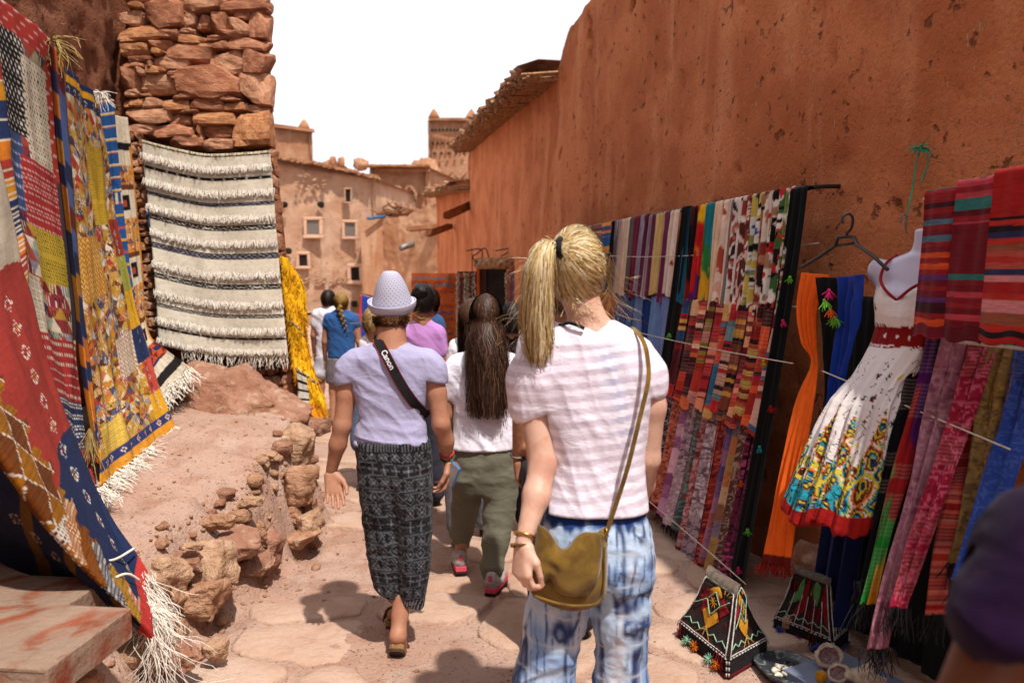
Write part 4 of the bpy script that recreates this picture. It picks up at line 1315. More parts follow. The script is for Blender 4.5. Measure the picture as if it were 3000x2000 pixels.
# --- hollow clay bricks laid as a table under the folded rug
M_BRICK = Mat('hollow_clay_brick', 0.93, 0.1)
_c = M_BRICK.mix(C('b9684a'), C('9f5238'), M_BRICK.noise(4, 5).ss(.35, .65))
_c = M_BRICK.mix(_c, M_BRICK.mix(C('c8a890'), C('a88a76'), M_BRICK.noise(9, 5)), M_BRICK.noise(3.6, 7, 1.2).ss(.37, .52))
M_BRICK.color(_c); M_BRICK.bump(M_BRICK.noise(30, 6, 0, None, .7) + M_BRICK.noise(6, 3), .9, .02)
M_BRICK = M_BRICK.m
def hollow_brick(c, L, W, Hh, rz, label):
    t = thing('hollow_brick', (c[0], c[1], c[2] - Hh / 2), label, 'brick', 'hollow bricks under the folded rug')
    parts = [bbox_bev((0, 0, Hh / 2 - .008), (L, W, .016), 0, .004), bbox_bev((0, 0, -Hh / 2 + .008), (L, W, .016), 0, .004)]
    for k in range(5):
        parts.append(box((0, -W / 2 + .007 + k * (W - .014) / 4, 0), (L - .002, .012, Hh - .033)))
    parts.append(box((0, 0, 0), (L - .004, W - .03, .012)))
    parts.append(bbox_bev((L / 2 + .002, 0, 0), (.012, W, Hh), 0, .004))
    V, F = joinVF(parts)
    ca, sa = math.cos(rz), math.sin(rz)
    V = np.stack([V[:, 0] * ca - V[:, 1] * sa, V[:, 0] * sa + V[:, 1] * ca, V[:, 2]], 1) + np.asarray(c)
    mk('shell', V, F, M_BRICK, parent=t, smooth=False)
hollow_brick(P(0, 1895, 2.30), .58, .40, .10, -.10, 'near hollow clay brick smeared with pale mortar')
hollow_brick(P(0, 1765, 2.66), .62, .26, .10, -.10, 'ribbed hollow clay brick half under the folded rug')
base_ = [(P(0, 1990, 2.30), (.5, .34, .26)), (P(0, 1900, 2.66), (.5, .24, .30))]
for i, (c, s) in enumerate(base_):
    rock((c[0], c[1], c[2] - .10), s, 930 + i, M_ROCK[0], ('rough block propping the near hollow brick', 'rough block propping the ribbed hollow brick')[i], 'blocks under the hollow bricks', n=6, boxy=6)
# ------------------------------------------------------------------ scarves on the right wall
M_SCARF = fabric_v('scarf_cloth', 0.9, 240, 0.3, 0.03, 0.25)
M_CORD = simple('white_cord', C('e8dcc8', .7), C('cfc0a8', .7), 0.9, 30, 120, .2)
M_BLACKMETAL = simple('black_metal', (.012, .012, .013), (.03, .02, .02), 0.5, bstr=.1, spec=.4)

def t_at(px, off):
    a = (px - 1500) / FOC
    return (1.75 - .98 * off - a * (3.1 - .19 * off)) / (.19 + .98 * a)

def pal_paint(kind, cols, seed, L=.6, W=.12):
    cols = [np.asarray(c, float) for c in cols]
    def f(u, v):
        y = v * L; x = u * W
        if kind == 'plain':
            col = np.tile(cols[0], (len(u), 1))
        elif kind == 'vert':                       # lengthwise stripes
            k = np.floor((u * 7 + .15 * np.sin(v * 3)) % len(cols)).astype(int); col = np.array(cols)[k].copy()
        elif kind == 'band':                       # crosswise bands of uneven width
            h = hash3(np.floor(y * 42), np.zeros_like(u), np.zeros_like(u), seed)
            h = np.where(hash3(np.floor(y * 9), u * 0, u * 0, seed + 1) > .45, h, hash3(np.floor(y * 9), u * 0, u * 0, seed + 2))
            col = pick(cols, h).copy()
            thin = ((y * 95) % 1 < .36) & (hash3(np.floor(y * 14), u * 0, u * 0, seed + 4) > .35)
            col[thin] = col[thin] * (.35 if seed % 3 == 0 else 1.0) + (np.zeros(3) if seed % 3 == 0 else C('c88a78') * .45)
        elif kind == 'dye':                        # bleeding tie-dye patches
            n = fbm(np.stack([u * 1.2, v * 5.5 + .35 * np.sin(u * 5), u * 0 + seed], -1), 3, seed) * .7 + v * 2.6
            k = n % len(cols); i = np.floor(k).astype(int); fr = smooth01(.7, 1, k - i)[:, None]
            A = np.array(cols); col = A[i] * (1 - fr) + A[(i + 1) % len(cols)] * fr
        elif kind == 'floral':
            q = np.stack([x * 26, y * 22, u * 0 + seed], -1)
            q = q + 1.1 * np.stack([vnoise(q * .8 + 3, seed + 11), vnoise(q * .8 + 9, seed + 12), u * 0], -1)
            col = np.tile(cols[0], (len(u), 1))
            for i, c in enumerate(cols[1:]):
                put(col, vnoise(q * (1 + .12 * i) + 13.7 * i, seed + i * 5) > .30, c)
        elif kind == 'paisley':
            q = np.stack([x * 62, y * 55, u * 0 + seed], -1)
            n = np.abs(vnoise(q, seed))
            col = np.tile(cols[0], (len(u), 1)); put(col, n < .13, cols[1])
            big = hash3(np.floor(y * 7), u * 0, u * 0, seed)
            put(col, (n > .52) & (big > .4), cols[min(2, len(cols) - 1)])
            m = ((y * 6.5) % 1 < .06); put(col, m, cols[1] * .8)
        elif kind == 'plaid':
            k = hash3(np.floor(y * 11), u * 0, u * 0, seed); col = pick(cols, k).copy()
            n = np.abs(vnoise(np.stack([x * 60, y * 55, u * 0], -1), seed)); col[n < .12] *= .7
        return col * (1 + .12 * fbm(np.stack([u * 3, v * 9, u * 0 + seed], -1), 2, seed))[:, None]
    return f

def scarf(name, label, ta, tb, ztop, zbot, off, off2, paint, seed, group=None, folds=2.5, fa=.010, nu=26, nv=90, cat='scarf', bot_shift=0.0, spread=1.0, fr=None, skirt=.02, parent=None):
    """cloth hung over a rail: short flap behind, over the top, long drop in front"""
    r = np.random.default_rng(seed)
    L = ztop - zbot
    vs = np.linspace(0, 1, nv)
    ph, ph2 = r.uniform(0, 6.28, 2)
    rad = .018
    G = np.zeros((nv, nu, 3))
    over = .05
    for i, v in enumerate(vs):
        if v < over:                                # over the rail
            a = math.pi * (1 - v / over)
            o = off + rad * (math.cos(a)); z = ztop + rad * math.sin(a); k = 0.0
        else:
            k = (v - over) / (1 - over)
            o = off + rad + (off2 - off) * k ** 1.25
            z = ztop - L * k
        wid = 1 + (spread - 1) * k
        for j in range(nu):
            u = j / (nu - 1)
            t = (ta + tb) / 2 + (tb - ta) * (u - .5) * wid + bot_shift * k
            f = fa * (.35 + .65 * min(1, k * 4)) * math.sin(u * folds * 6.283 + ph + .7 * math.sin(k * 2.5 + ph2)) + fa * .5 * math.sin(u * folds * 15 + ph2 + k * 2)
            zz = z + (.006 * math.sin(u * 9 + ph) if k > .9 else 0) - skirt * math.sin(u * 3 + ph) * max(0, k - .85) * 4
            G[i, j] = wp(t, o + f + .018 * math.sin(math.pi * u) * k, zz)
    UU, VV = np.meshgrid(np.linspace(0, 1, nu), vs)
    F = grid_faces(nu, nv)[:, ::-1]
    col = paint(UU.ravel(), VV.ravel())
    o = mk(name, G.reshape(-1, 3), F, M_SCARF, col=col, label=label, cat=cat, group=group, parent=parent)
    if fr is not None:
        fringe(o, G[-1], (.0, 0, -1), fr[0], int(fr[1]), fr[2], .0028, seed, wav=.2, jit=.004)
    return o

# rails and lines they hang from
def pole(name, a, b, r, mat, label, cat, n=8, sagz=0.0):
    pts = np.array([a + (b - a) * s - np.array((0, 0, sagz * 4 * s * (1 - s))) for s in np.linspace(0, 1, 16)])
    V, F = tube(pts, r, n)
    return mk(name, V, F, mat, label=label, cat=cat)
ZR1, ZR2, ZR3 = 2.035, 1.44, 0.87
pole('rail', wp(.88, .15, 2.035), wp(t_at(1632, .17), .15, 2.06), .013, M_BLACKMETAL, 'black iron rail along the mud wall holding the top scarves', 'rail')
V, F = tube([wp(.90, .150, 2.035), wp(.88, .12, 2.037), wp(.90, .04, 2.045), wp(.92, -.06, 2.05)], .011, 8)
mk('rail_bracket', V, F, M_BLACKMETAL, label='black iron bracket fixing the rail to the mud wall', cat='bracket')
pole('rope', wp(.75, .20, ZR2 + .015), wp(5.9, .18, ZR2), .006, M_CORD, 'thin rope behind the blue and red striped scarves', 'rope')
pole('rope', wp(1.25, .25, ZR3 + .01), wp(4.0, .25, ZR3), .006, M_CORD, 'thin rope under the paisley shawls', 'rope')

g1 = 'scarves on the iron rail'
row1 = [ # px0, px1, kind, colours, label
 (1636, 1668, 'band', ['a03a34', '3a2a34', 'd8785a', '8a2a30'], 'dark red banded scarf at the far end of the rail'),
 (1668, 1700, 'band', ['c24a3a', '5a2a3a', 'e0a080', '402a30'], 'coral and charcoal banded scarf near the far rail end'),
 (1700, 1732, 'band', ['c8503c', 'e0b890', '2a2026', '9a3038'], 'coral and cream banded scarf hanging on the rail'),
 (1732, 1764, 'band', ['b06a50', '6a3a3a', 'd8a890'], 'dusty brown banded scarf hanging on the rail'),
 (1764, 1788, 'band', ['8a3038', '2f5a96', 'd8901e'], 'maroon scarf with blue and orange bands on the rail'),
 (1788, 1802, 'plain', ['0c0b0d'], 'narrow black scarf beside the mauve striped ones'),
 (1801, 1817, 'vert', ['8d7f86', '5f4d56', 'b0a0a4'], 'grey mauve striped scarf next to the narrow black one'),
 (1816, 1843, 'vert', ['e0c2a4', 'cfa98a', 'ead6c0', 'b9a596'], 'cream and tan striped scarf on the rail'),
 (1842, 1858, 'vert', ['5a4a48', '6e5a58', '4a3a3c'], 'dark taupe scarf on the rail'),
 (1857, 1873, 'vert', ['6a1a34', '7c2440', '5a142c'], 'burgundy scarf beside the dark taupe one'),
 (1872, 1888, 'vert', ['a89aa8', '6a5a68', '8d7f8e'], 'silver grey scarf with dark streaks on the rail'),
 (1886, 1897, 'vert', ['5f2340', '6f2a4a'], 'thin plum scarf between two greys'),
 (1895, 1908, 'vert', ['b0a0a0', '8d7a80', 'c2b2b0'], 'pale grey scarf right of the thin plum one'),
 (1907, 1920, 'vert', ['6a2a4a', '7a3050', '4a1a34'], 'wine striped scarf left of the wide beige one'),
 (1919, 1944, 'vert', ['cfae72', 'd9bc86', 'b9985e', 'c7a668'], 'wide golden beige striped scarf on the rail'),
 (1943, 1959, 'vert', ['7a3058', '8a3c66', '692850'], 'bright plum scarf right of the beige one'),
 (1958, 1986, 'vert', ['ecd8c6', 'e2c9b6', 'dcb8a2', '9aa0a4'], 'ivory scarf next to the long black shawl'),
 (2002, 2022, 'plain', ['1c5a6e'], 'teal scarf right of the long black shawl'),
 (2020, 2040, 'dye', ['5a1418', '1a0c10', '8a1a18'], 'black and dark red tie dyed scarf'),
 (2036, 2066, 'dye', ['e8b818', 'c01a1a', '5a1a5e', 'd8281c'], 'red, yellow and purple tie dyed scarf'),
 (2064, 2091, 'dye', ['1f7a86', '2f7a3a', 'd8a01e', '1a5a7a'], 'teal, green and yellow tie dyed scarf'),
 (2089, 2110, 'vert', ['ecd0b2', 'e2be9c', 'e8c8a8'], 'plain cream scarf right of the tie dyed ones'),
 (2108, 2132, 'floral', ['e8cdb8', 'b04a36', 'd8a890'], 'cream scarf with rust flower print'),
 (2130, 2143, 'vert', ['b83a2e', '6a8a80', 'b83a2e', 'd8ccb8'], 'narrow red scarf with a green dotted border'),
 (2141, 2170, 'floral', ['e6d6cc', '8a2a24', 'c0705a', '3a2420'], 'white scarf with dark red roses'),
 (2168, 2196, 'floral', ['ddc2b2', '9a3a2c', 'e8dccf', '5a2a24'], 'pink and brown flower print scarf'),
 (2194, 2226, 'floral', ['dcd6cc', '2a4a92', '8d8a4a', '15151a', 'c9b04a'], 'white scarf with blue and yellow leaf print'),
 (2224, 2248, 'floral', ['b07a5e', 'e0d0bc', '8a3426', '2a1c1a'], 'brown and white leaf print scarf'),
 (2246, 2270, 'floral', ['e2d8cc', 'c01f22', '141214', 'a87a5a'], 'white scarf with red and black petals'),
 (2268, 2294, 'floral', ['c8282a', 'e8ded2', '1c1416', '3f6a3a'], 'red scarf with white petals near the rail end'),
 (2292, 2312, 'floral', ['e2d6c8', '201a1c', 'c24a3a', '7a8a4a'], 'white scarf with black sprigs at the rail end'),
]
def lit(cs): return [C(c, .95) for c in cs]
for i, (a, b, kind, cs, lab) in enumerate(row1):
    ta, tb = t_at(a, .17), t_at(b, .17)
    zb = ZR2 + .03 - .04 * (i % 3 == 0) - .02 * (i % 2)
    if 16 < i: zb -= .03
    w = abs(ta - tb)
    scarf('scarf', lab, ta, tb, ZR1 + .01 * (ta > 3), zb, .15, .19, pal_paint(kind, lit(cs), 40 + i, .6, w), 40 + i, g1, folds=max(1.2, w / .07), fa=.012, nu=22, nv=70)
g2 = 'indigo scarves on the middle rope'
row2a = [(1800, 1832, '42578c'), (1830, 1858, '3c6296'), (1856, 1884, '6c87b4'), (1882, 1906, '1f3a7a'), (1904, 1930, '7192c4'), (1928, 1948, '6f86bd'), (1944, 1962, '7f93c0')]
labs2 = ('slate blue scarf at the far end of the middle rope', 'medium blue scarf hanging on the middle rope', 'faded grey blue scarf on the middle rope', 'navy blue scarf between paler blue ones', 'light denim blue scarf right of the navy one', 'periwinkle blue scarf on the middle rope', 'pale washed blue scarf beside the long black shawl')
for i, ((a, b, c), lab) in enumerate(zip(row2a, labs2)):
    ta, tb = t_at(a, .22), t_at(b, .22)
    scarf('scarf', lab, ta, tb, ZR2, .62 - .04 * (i % 2), .19, .26, pal_paint('plain', [C(c, .9)], 80 + i), 80 + i, g2, folds=max(1.5, abs(ta - tb) / .06), fa=.014, nu=22, nv=60)
g3 = 'striped scarves on the middle rope'
pals = [['8a1c22', 'c8281f', 'd8a050', '2f4f7a', '5a1420'], ['c83a24', '8a1a20', 'e0b080', '3a2024'], ['a02a2a', 'd86a3a', '4a1a24', 'e8c0a0'], ['b8362a', '8e8030', '5a2224', 'd89080'], ['b02a30', 'e08868', '7a1a2a'], ['8c1f26', '2f6a8a', 'c84a34', 'd0a058'], ['c02a2c', '3a2430', 'e0a890', '6a8a8a'],
        ['7a3a28', 'c8903a', '9a2a30', '1f1418'], ['d04a5a', 'e8a070', '6a1a2c', 'b83a2a'], ['9a2a24', 'd8b060', '3a1a1c', 'c05a3a'], ['c01f4a', '2a1418', 'e05a30', 'a83028'], ['a83a2a', '3a6a8a', 'd8a898', '7a1a24']]
labs3 = ['crimson and sky blue striped scarf by the black shawl', 'scarlet and tan striped scarf on the middle rope', 'rust and salmon striped scarf on the middle rope', 'red striped scarf with olive panels', 'rose red scarf with pale crossbars', 'dark red striped scarf with teal and gold bars',
         'bright red striped scarf with grey green bars', 'brown and ochre striped scarf', 'coral pink striped scarf', 'brick red scarf with golden stripes', 'magenta and black striped scarf', 'rust striped scarf with blue bars at the near end']
xs3 = np.linspace(2004, 2292, 13)
for i in range(12):
    ta, tb = t_at(xs3[i] - 1, .22), t_at(xs3[i + 1] + 2, .22)
    scarf('scarf', labs3[i], ta, tb, ZR2 - .015 * i / 12, .84 - .025 * (i % 3), .21, .30, pal_paint('band', lit(pals[i]), 120 + i * 2, .62, .1), 120 + i, g3, folds=1.3, fa=.010, nu=14, nv=150, bot_shift=.05)
g4 = 'paisley shawls on the low rope'
row3 = [('paisley', ['a83a62', 'd86a92', '7a2848']), ('paisley', ['3a2f36', 'a89aa0', '201a20']), ('paisley', ['a8523c', 'd8846a', '7a3a2c']), ('plaid', ['a8688e', 'c890b0', '8a4a72', 'd8a8b8']), ('paisley', ['a88892', 'd0b8bc', '7a5a66']), ('paisley', ['3f504e', '7a8a84', '8a3a34']), ('paisley', ['a05a5c', 'd09a98', '6a3238']),
        ('paisley', ['a8929a', '6a525c', 'd0c0c2']), ('paisley', ['9a2f26', 'c8604a', '5a1a1a']), ('plaid', ['7a5a8a', 'a05a5a', '5a4a7a', '9a6a8a']), ('plaid', ['b89058', 'c8a880', '9a6a4a', '8a7a8a', 'c07a4a']), ('paisley', ['5a3a34', 'b09080', '7a4a44']), ('paisley', ['6a2440', '2a1420', 'b84a7a'])]
labs4 = ['pink paisley shawl beside the striped shirt', 'charcoal paisley shawl on the low rope', 'terracotta paisley shawl on the low rope', 'lilac checked shawl on the low rope', 'dusty pink paisley shawl', 'dark green grey paisley shawl', 'dusty red paisley shawl on the low rope', 'silver mauve paisley shawl', 'deep red paisley shawl', 'purple and rust checked shawl', 'ochre and tan checked shawl', 'brown paisley shawl with pale scrolls', 'plum shawl with round magenta medallions']
xs4 = np.array([1952, 1972, 1992, 2010, 2032, 2052, 2074, 2092, 2124, 2146, 2164, 2188, 2212, 2240])
M_BLKYARN = simple('black_yarn', (.012, .012, .014), (.02, .015, .02), .95, bstr=0)
M_REDYARN = simple('red_yarn', C('b02a22', .8), C('8a1a1a', .8), .95, bstr=0)
for i in range(13):
    ta, tb = t_at(xs4[i] - 1, .27), t_at(xs4[i + 1] + 3, .27)
    zb = .20 - .20 * i / 12 if i < 7 else .00
    zb = [.16, .10, .14, .08, .06, .05, -.02, -.04, -.08, -.02, -.06, -.08, -.06][i]
    scarf('shawl', labs4[i], ta, tb, ZR3 - .01 * i / 13, zb, .26, .40, pal_paint(row3[i][0], lit(row3[i][1]), 160 + i, .95, .1), 160 + i, g4, folds=1.4, fa=.014, nu=14, nv=130, cat='shawl', bot_shift=.03, fr=(.06, 26, M_BLKYARN if i in (0, 1, 3, 4, 5) else M_REDYARN))
# two long black shawls with bright pompoms
POM = [simple('pompom_' + n, C(h, .8), C(h, .5), .95, bstr=0) for n, h in (('orange', 'e8641e'), ('green', '7ac83c'), ('pink', 'd8286a'), ('yellow', 'e8c81e'), ('red', 'c8201e'), ('turquoise', '2fa8b8'))]
def pompom(parent, c, k, r=.009, tail=.035):
    p = np.tile(np.asarray(c, float), (22, 1))
    rr = np.random.default_rng(int(abs(c[0] * 997 + c[2] * 313)) % 9999)
    d = [np.array((rr.normal(0, .5), -.3 + rr.normal(0, .3), -1 + rr.normal(0, .3))) for _ in p]
    V, F = strands(p, d, rr.uniform(.5, 1, 22) * tail, .0035, 3, 3, .2, .1)
    V2, F2 = rock_vf(2, 5, 2.2, 0, .05)
    Va, Fa = joinVF([(V, F), (V2 * r + np.asarray(c), F2)])
    mk('pompom', Va, Fa, POM[k % 6], parent=parent)
for i, (pa, pb, zt, zb, lab, sh) in enumerate(((1984, 2004, 2.04, .03, 'long black shawl hanging between the scarf groups', .14), (2300, 2345, 2.02, .02, 'long black shawl with bright pompoms beside the orange scarf', .16))):
    ta, tb = t_at(pa, .2), t_at(pb, .2)
    o = scarf('shawl', lab, ta, tb, zt, zb, .165, .36, pal_paint('plain', [(.006, .006, .007)], 3), 300 + i, 'long black shawls', folds=2, fa=.015, nu=30, nv=90, cat='shawl', bot_shift=sh, spread=1.9 if i == 0 else 1.5)
    for k in range(9 if i else 4):
        z = zt - .1 - (zt - zb) * (k + .5) / (9 if i else 4) * .96
        kk = (zt - z) / (zt - zb)
        pompom(o, wp((tb if k % 3 else ta) * 1.0 + sh * kk + rng.uniform(-.03, .03), .165 + .2 * kk ** 1.25 + .05, z), k, .008)
# fill cloth low behind (dark blue), hanging under the dress
scarf('shawl', 'dark navy shawl hanging low behind the dress', t_at(2440, .25), t_at(2560, .25), .95, .12, .2, .28, pal_paint('plain', [C('101a4a', .8)], 5), 330, folds=3, fa=.016, nu=24, nv=40, cat='shawl')
scarf('shawl', 'black embroidered shawl hanging behind the dress', t_at(2380, .25), t_at(2800, .22), 1.50, .05, .06, .12, pal_paint('plain', [(.006, .006, .007)], 6), 331, folds=6, fa=.014, nu=60, nv=60, cat='shawl')

# tie strings across the scarves
def string(name, a, b, lab, sag=.0):
    pole(name, a, b, .0032, M_CORD, lab, 'string', 6, sag)
string('string', wp(t_at(2392, .12), .12, 1.765), wp(t_at(1780, .3), .28, 1.76), 'white string tied across the top row of scarves', .03)
string('string', wp(t_at(2352, .30), .34, 1.205), wp(t_at(1862, .32), .34, 1.20), 'white string tied across the red striped scarves', .01)
string('string', wp(t_at(2240, .40), .46, .10), wp(t_at(1850, .40), .46, .14), 'white string tied across the paisley shawls', -.01)

# ---- black plastic hanger with scarves
hc = P(2480, 640, 3.30)
h = thing('clothes_hanger', hc, 'black plastic clothes hanger on the mud wall', 'hanger')
hook = [P(2468, 655, 3.32), P(2470, 634, 3.32), P(2486, 625, 3.32), P(2498, 640, 3.32), P(2494, 668, 3.34), P(2482, 682, 3.36), P(2480, 694, 3.37)]
V, F = tube(spline(hook, 30), .006, 8); mk('hook', V, F, M_BLACKMETAL, parent=h)
bar = [P(2350, 782, 3.72), P(2400, 752, 3.62), P(2446, 720, 3.45), P(2456, 696, 3.40), P(2480, 693, 3.37), P(2502, 695, 3.33), P(2512, 718, 3.28), P(2560, 752, 3.15), P(2600, 790, 3.05)]
V, F = tube(np.array(bar), .0075, 8); mk('shoulder_bar', V, F, M_BLACKMETAL, parent=h)
V, F = tube([P(2446, 720, 3.45), P(2500, 712, 3.33)], .006, 8); mk('cross_bar', V, F, M_BLACKMETAL, parent=h)

# orange scarf knotted at its middle
def paint_orange(u, v):
    col = np.tile(C('e8641a', .95), (len(u), 1)) * (1 + .12 * fbm(np.stack([u * 12, v * 6, u * 0], -1), 2, 3))[:, None]
    put(col, (u > .93) & (v < .45) & ((v * 160) % 1 < .5), C('c8a01e'))
    put(col, v > .97, C('7a1a14'))
    return col
def fold_post(n, a, seed):
    def f(G, U, V):
        d = a * np.sin(U * n * 6.283 + 1.5 * np.sin(V * 4 + seed)) * (.5 + .5 * np.sin(V * 5 + seed) ** 2)
        G = G.copy(); G[..., 0] += d * WN[0]; G[..., 1] += d * WN[1]
        return G
    return f
o, G = sheet('scarf', [[P(2350, 798, 3.62), P(2338, 900, 3.60), P(2350, 1000, 3.56), P(2378, 1062, 3.50), P(2330, 1180, 3.46), P(2290, 1350, 3.40), P(2255, 1500, 3.36), P(2228, 1648, 3.32)],
                 [P(2438, 806, 3.46), P(2402, 900, 3.48), P(2398, 1000, 3.48), P(2400, 1070, 3.46), P(2385, 1200, 3.36), P(2352, 1350, 3.28), P(2330, 1500, 3.24), P(2308, 1660, 3.20)]], 40, 180, paint_orange, M_SCARF, .008, 7,
                 post=fold_post(4, .011, 1), label='bright orange scarf tied in at the middle beside the dress', cat='scarf', thick=.002)
fringe(o, G[-1], (0, 0, -1), .06, 60, M_REDYARN, .003, 3, wav=.3)
def paint_blk(u, v):
    col = np.tile(np.array((.006, .006, .007)), (len(u), 1)); return col
o, G = sheet('scarf', [[P(2398, 812, 3.44), P(2405, 950, 3.45), P(2410, 1100, 3.44), P(2405, 1250, 3.42)], [P(2470, 815, 3.34), P(2470, 950, 3.35), P(2462, 1100, 3.35), P(2440, 1250, 3.35)]], 20, 60, paint_blk, M_SCARF, .01, 8, post=fold_post(2, .01, 2),
                 label='black scarf with green tassels between orange and blue scarves', cat='scarf', thick=.002)
for k, (px, py) in enumerate(((2415, 880), (2432, 905), (2428, 850), (2445, 930))): pompom(o, P(px, py, 3.33), (1, 0, 2, 1)[k], .007, .05)
def paint_navy(u, v): return np.tile(C('16348c', .95), (len(u), 1)) * (1 + .15 * fbm(np.stack([u * 10, v * 5, u * 0], -1), 2, 6))[:, None]
sheet('scarf', [[P(2458, 812, 3.36), P(2448, 950, 3.36), P(2432, 1080, 3.34), P(2425, 1200, 3.32)], [P(2535, 802, 3.16), P(2510, 950, 3.2), P(2482, 1080, 3.24), P(2470, 1200, 3.26)]], 24, 70, paint_navy, M_SCARF, .01, 9, post=fold_post(3, .010, 3),
      label='royal blue scarf hanging between the black scarf and the dress', cat='scarf', thick=.002)

# ---- the three wide woven red shawls, top right
def wide(lab, a, b, cols, seed, zt, zb, o1=.30, o2=.33, nu=40, kind=0):
    def paint(u, v):
        y = v * (zt - zb)
        h = hash3(np.floor(y * 55 + .02 * np.sin(u * 8)), u * 0, u * 0, seed)
        sec = hash3(np.floor(y * 6.5), u * 0, u * 0, seed + 2)
        col = np.tile(cols[0], (len(u), 1))
        m = (sec > .35); col[m] = pick(cols, h)[m]
        col = col * (1 + .25 * vnoise(np.stack([u * 5, v * 160, u * 0], -1), seed))[:, None]
        put(col, v < .035, cols[-1])
        return col
    scarf('shawl', lab, t_at(a, .32), t_at(b, .32), zt, zb, o1, o2, paint, seed, 'wide red shawls on the wall', folds=1.0, fa=.006, nu=int(nu * .6), nv=170, cat='shawl', skirt=.0)
wide('dark red shawl with purple and orange stripes by the mannequin', 2692, 2797, lit(['7e1618', '8a1a1c', '3a0f16', 'c8481e', '6a1420', '5a2a5e', '4a6a7a']), 401, 1.895, 1.40)
wide('wine red shawl with green stripes in the middle of three', 2788, 2902, lit(['6a1019', '7a141c', '5a0e18', 'b03a44', '8a1c22', '2f6a64']), 407, 1.915, 1.395)
wide('red shawl with pale pink and black stripes at the wall end', 2894, 3060, lit(['a01a18', 'b02a20', '1c0e12', 'c87a78', '8a4a30', '2a2a4a', 'b04a3a']), 409, 1.93, 1.40)
pole('rope', wp(t_at(2692, .30), .30, 1.885), wp(-1.6, .30, 1.95), .005, M_CORD, 'thin rope behind the three wide red shawls', 'rope')

# ---- lower shawls, bottoms trailing out over the floor
pole('rope', wp(t_at(2715, .2), .20, 1.375), wp(-1.5, .20, 1.38), .006, M_CORD, 'thin rope holding the long shawls below the wide red ones', 'rope')
def long(lab, L, R, cols, kind, seed, nfold=2, fa=.014):
    LL = [P(*q) for q in L]; RR = [P(*q) for q in R]
    length = 1.2
    p = pal_paint(kind, [C(c, .72) for c in cols], seed, length, .16)
    def paint(u, v):
        c = p(u, v)
        y = v * length
        m = (hash3(np.floor(y * 5), u * 0, u * 0, seed) > .55) & ((y * 60) % 1 < .4)
        c[m] = c[m] * .8 + C('a89080') * (.35 if seed % 2 else .15)
        return c
    o, G = sheet('shawl', [LL, RR], 26, 140, paint, M_SCARF, .008, seed, post=fold_post(nfold, fa, seed), label=lab, cat='shawl', group='long shawls below the wide red ones', thick=.002)
    fringe(o, G[-1], (-.1, -.1, -1), .10, 40, M_BLKYARN, .0028, seed, wav=.2)
long('thin black shawl with pink sequins behind the dress edge', [(2690, 958, 2.98), (2660, 1100, 2.96), (2600, 1350, 2.90), (2520, 1700, 2.82)], [(2730, 962, 2.94), (2700, 1100, 2.92), (2640, 1350, 2.86), (2560, 1700, 2.78)], ['100c10', '18121a'], 'plain', 421, 1)
long('rainbow tie dyed scarf in green, orange and purple', [(2728, 960, 2.93), (2680, 1150, 2.90), (2620, 1350, 2.84), (2570, 1550, 2.80), (2520, 1770, 2.76)], [(2764, 962, 2.90), (2720, 1150, 2.87), (2670, 1350, 2.82), (2610, 1550, 2.78), (2560, 1770, 2.74)], ['5a1a6a', 'a01a1c', '2a9a3a', 'e8a01a', 'c81e1c', '4a1a5a'], 'dye', 423, 2)
long('mauve pink shawl with brown striped borders', [(2762, 964, 2.90), (2715, 1150, 2.86), (2660, 1400, 2.78), (2590, 1680, 2.70), (2545, 1900, 2.64)], [(2842, 972, 2.84), (2795, 1150, 2.80), (2722, 1400, 2.72), (2640, 1680, 2.65), (2600, 1900, 2.60)], ['a86a7a', 'c08a94', '8a4a5c'], 'paisley', 424, 2)
long('crimson paisley shawl with grey striped bands', [(2838, 970, 2.84), (2790, 1150, 2.79), (2720, 1400, 2.70), (2650, 1650, 2.63), (2610, 1780, 2.60)], [(2925, 985, 2.77), (2870, 1150, 2.72), (2790, 1400, 2.64), (2705, 1650, 2.58), (2660, 1780, 2.55)], ['a81e3a', 'd8607a', '8a142c'], 'paisley', 425, 2)
long('dark red shawl with thin pale stripes', [(2880, 1100, 2.80), (2830, 1300, 2.74), (2760, 1500, 2.66), (2700, 1800, 2.58)], [(2930, 1100, 2.76), (2900, 1300, 2.70), (2840, 1500, 2.62), (2770, 1800, 2.54)], ['a01a14', '8a1610', 'b83020'], 'band', 427, 1)
long('golden brown shawl with dark stripes', [(2915, 985, 2.78), (2875, 1150, 2.74), (2830, 1400, 2.66), (2770, 1650, 2.6)], [(3010, 995, 2.70), (2965, 1150, 2.66), (2920, 1400, 2.58), (2850, 1650, 2.52)], ['8a6a3a', 'a8823f', '6a4e2a'], 'paisley', 428, 2)
long('blue shawl with beige stripes beside the golden brown one', [(2975, 1000, 2.72), (2930, 1200, 2.66), (2870, 1400, 2.58), (2790, 1700, 2.5)], [(3080, 1010, 2.64), (3030, 1200, 2.58), (2970, 1400, 2.5), (2890, 1700, 2.44)], ['2f4a9a', '4a62b0', '24387a'], 'paisley', 430, 2)
# string across dress and shawls
string('string', P(2408, 1086, 3.36), P(2960, 1316, 2.52), 'white string running from the orange scarf across the dress')
# ------------------------------------------------------------------ people: smooth distance-field bodies
def smin(a, b, k):
    h = np.maximum(k - np.abs(a - b), 0) / k
    return np.minimum(a, b) - h * h * k * .25

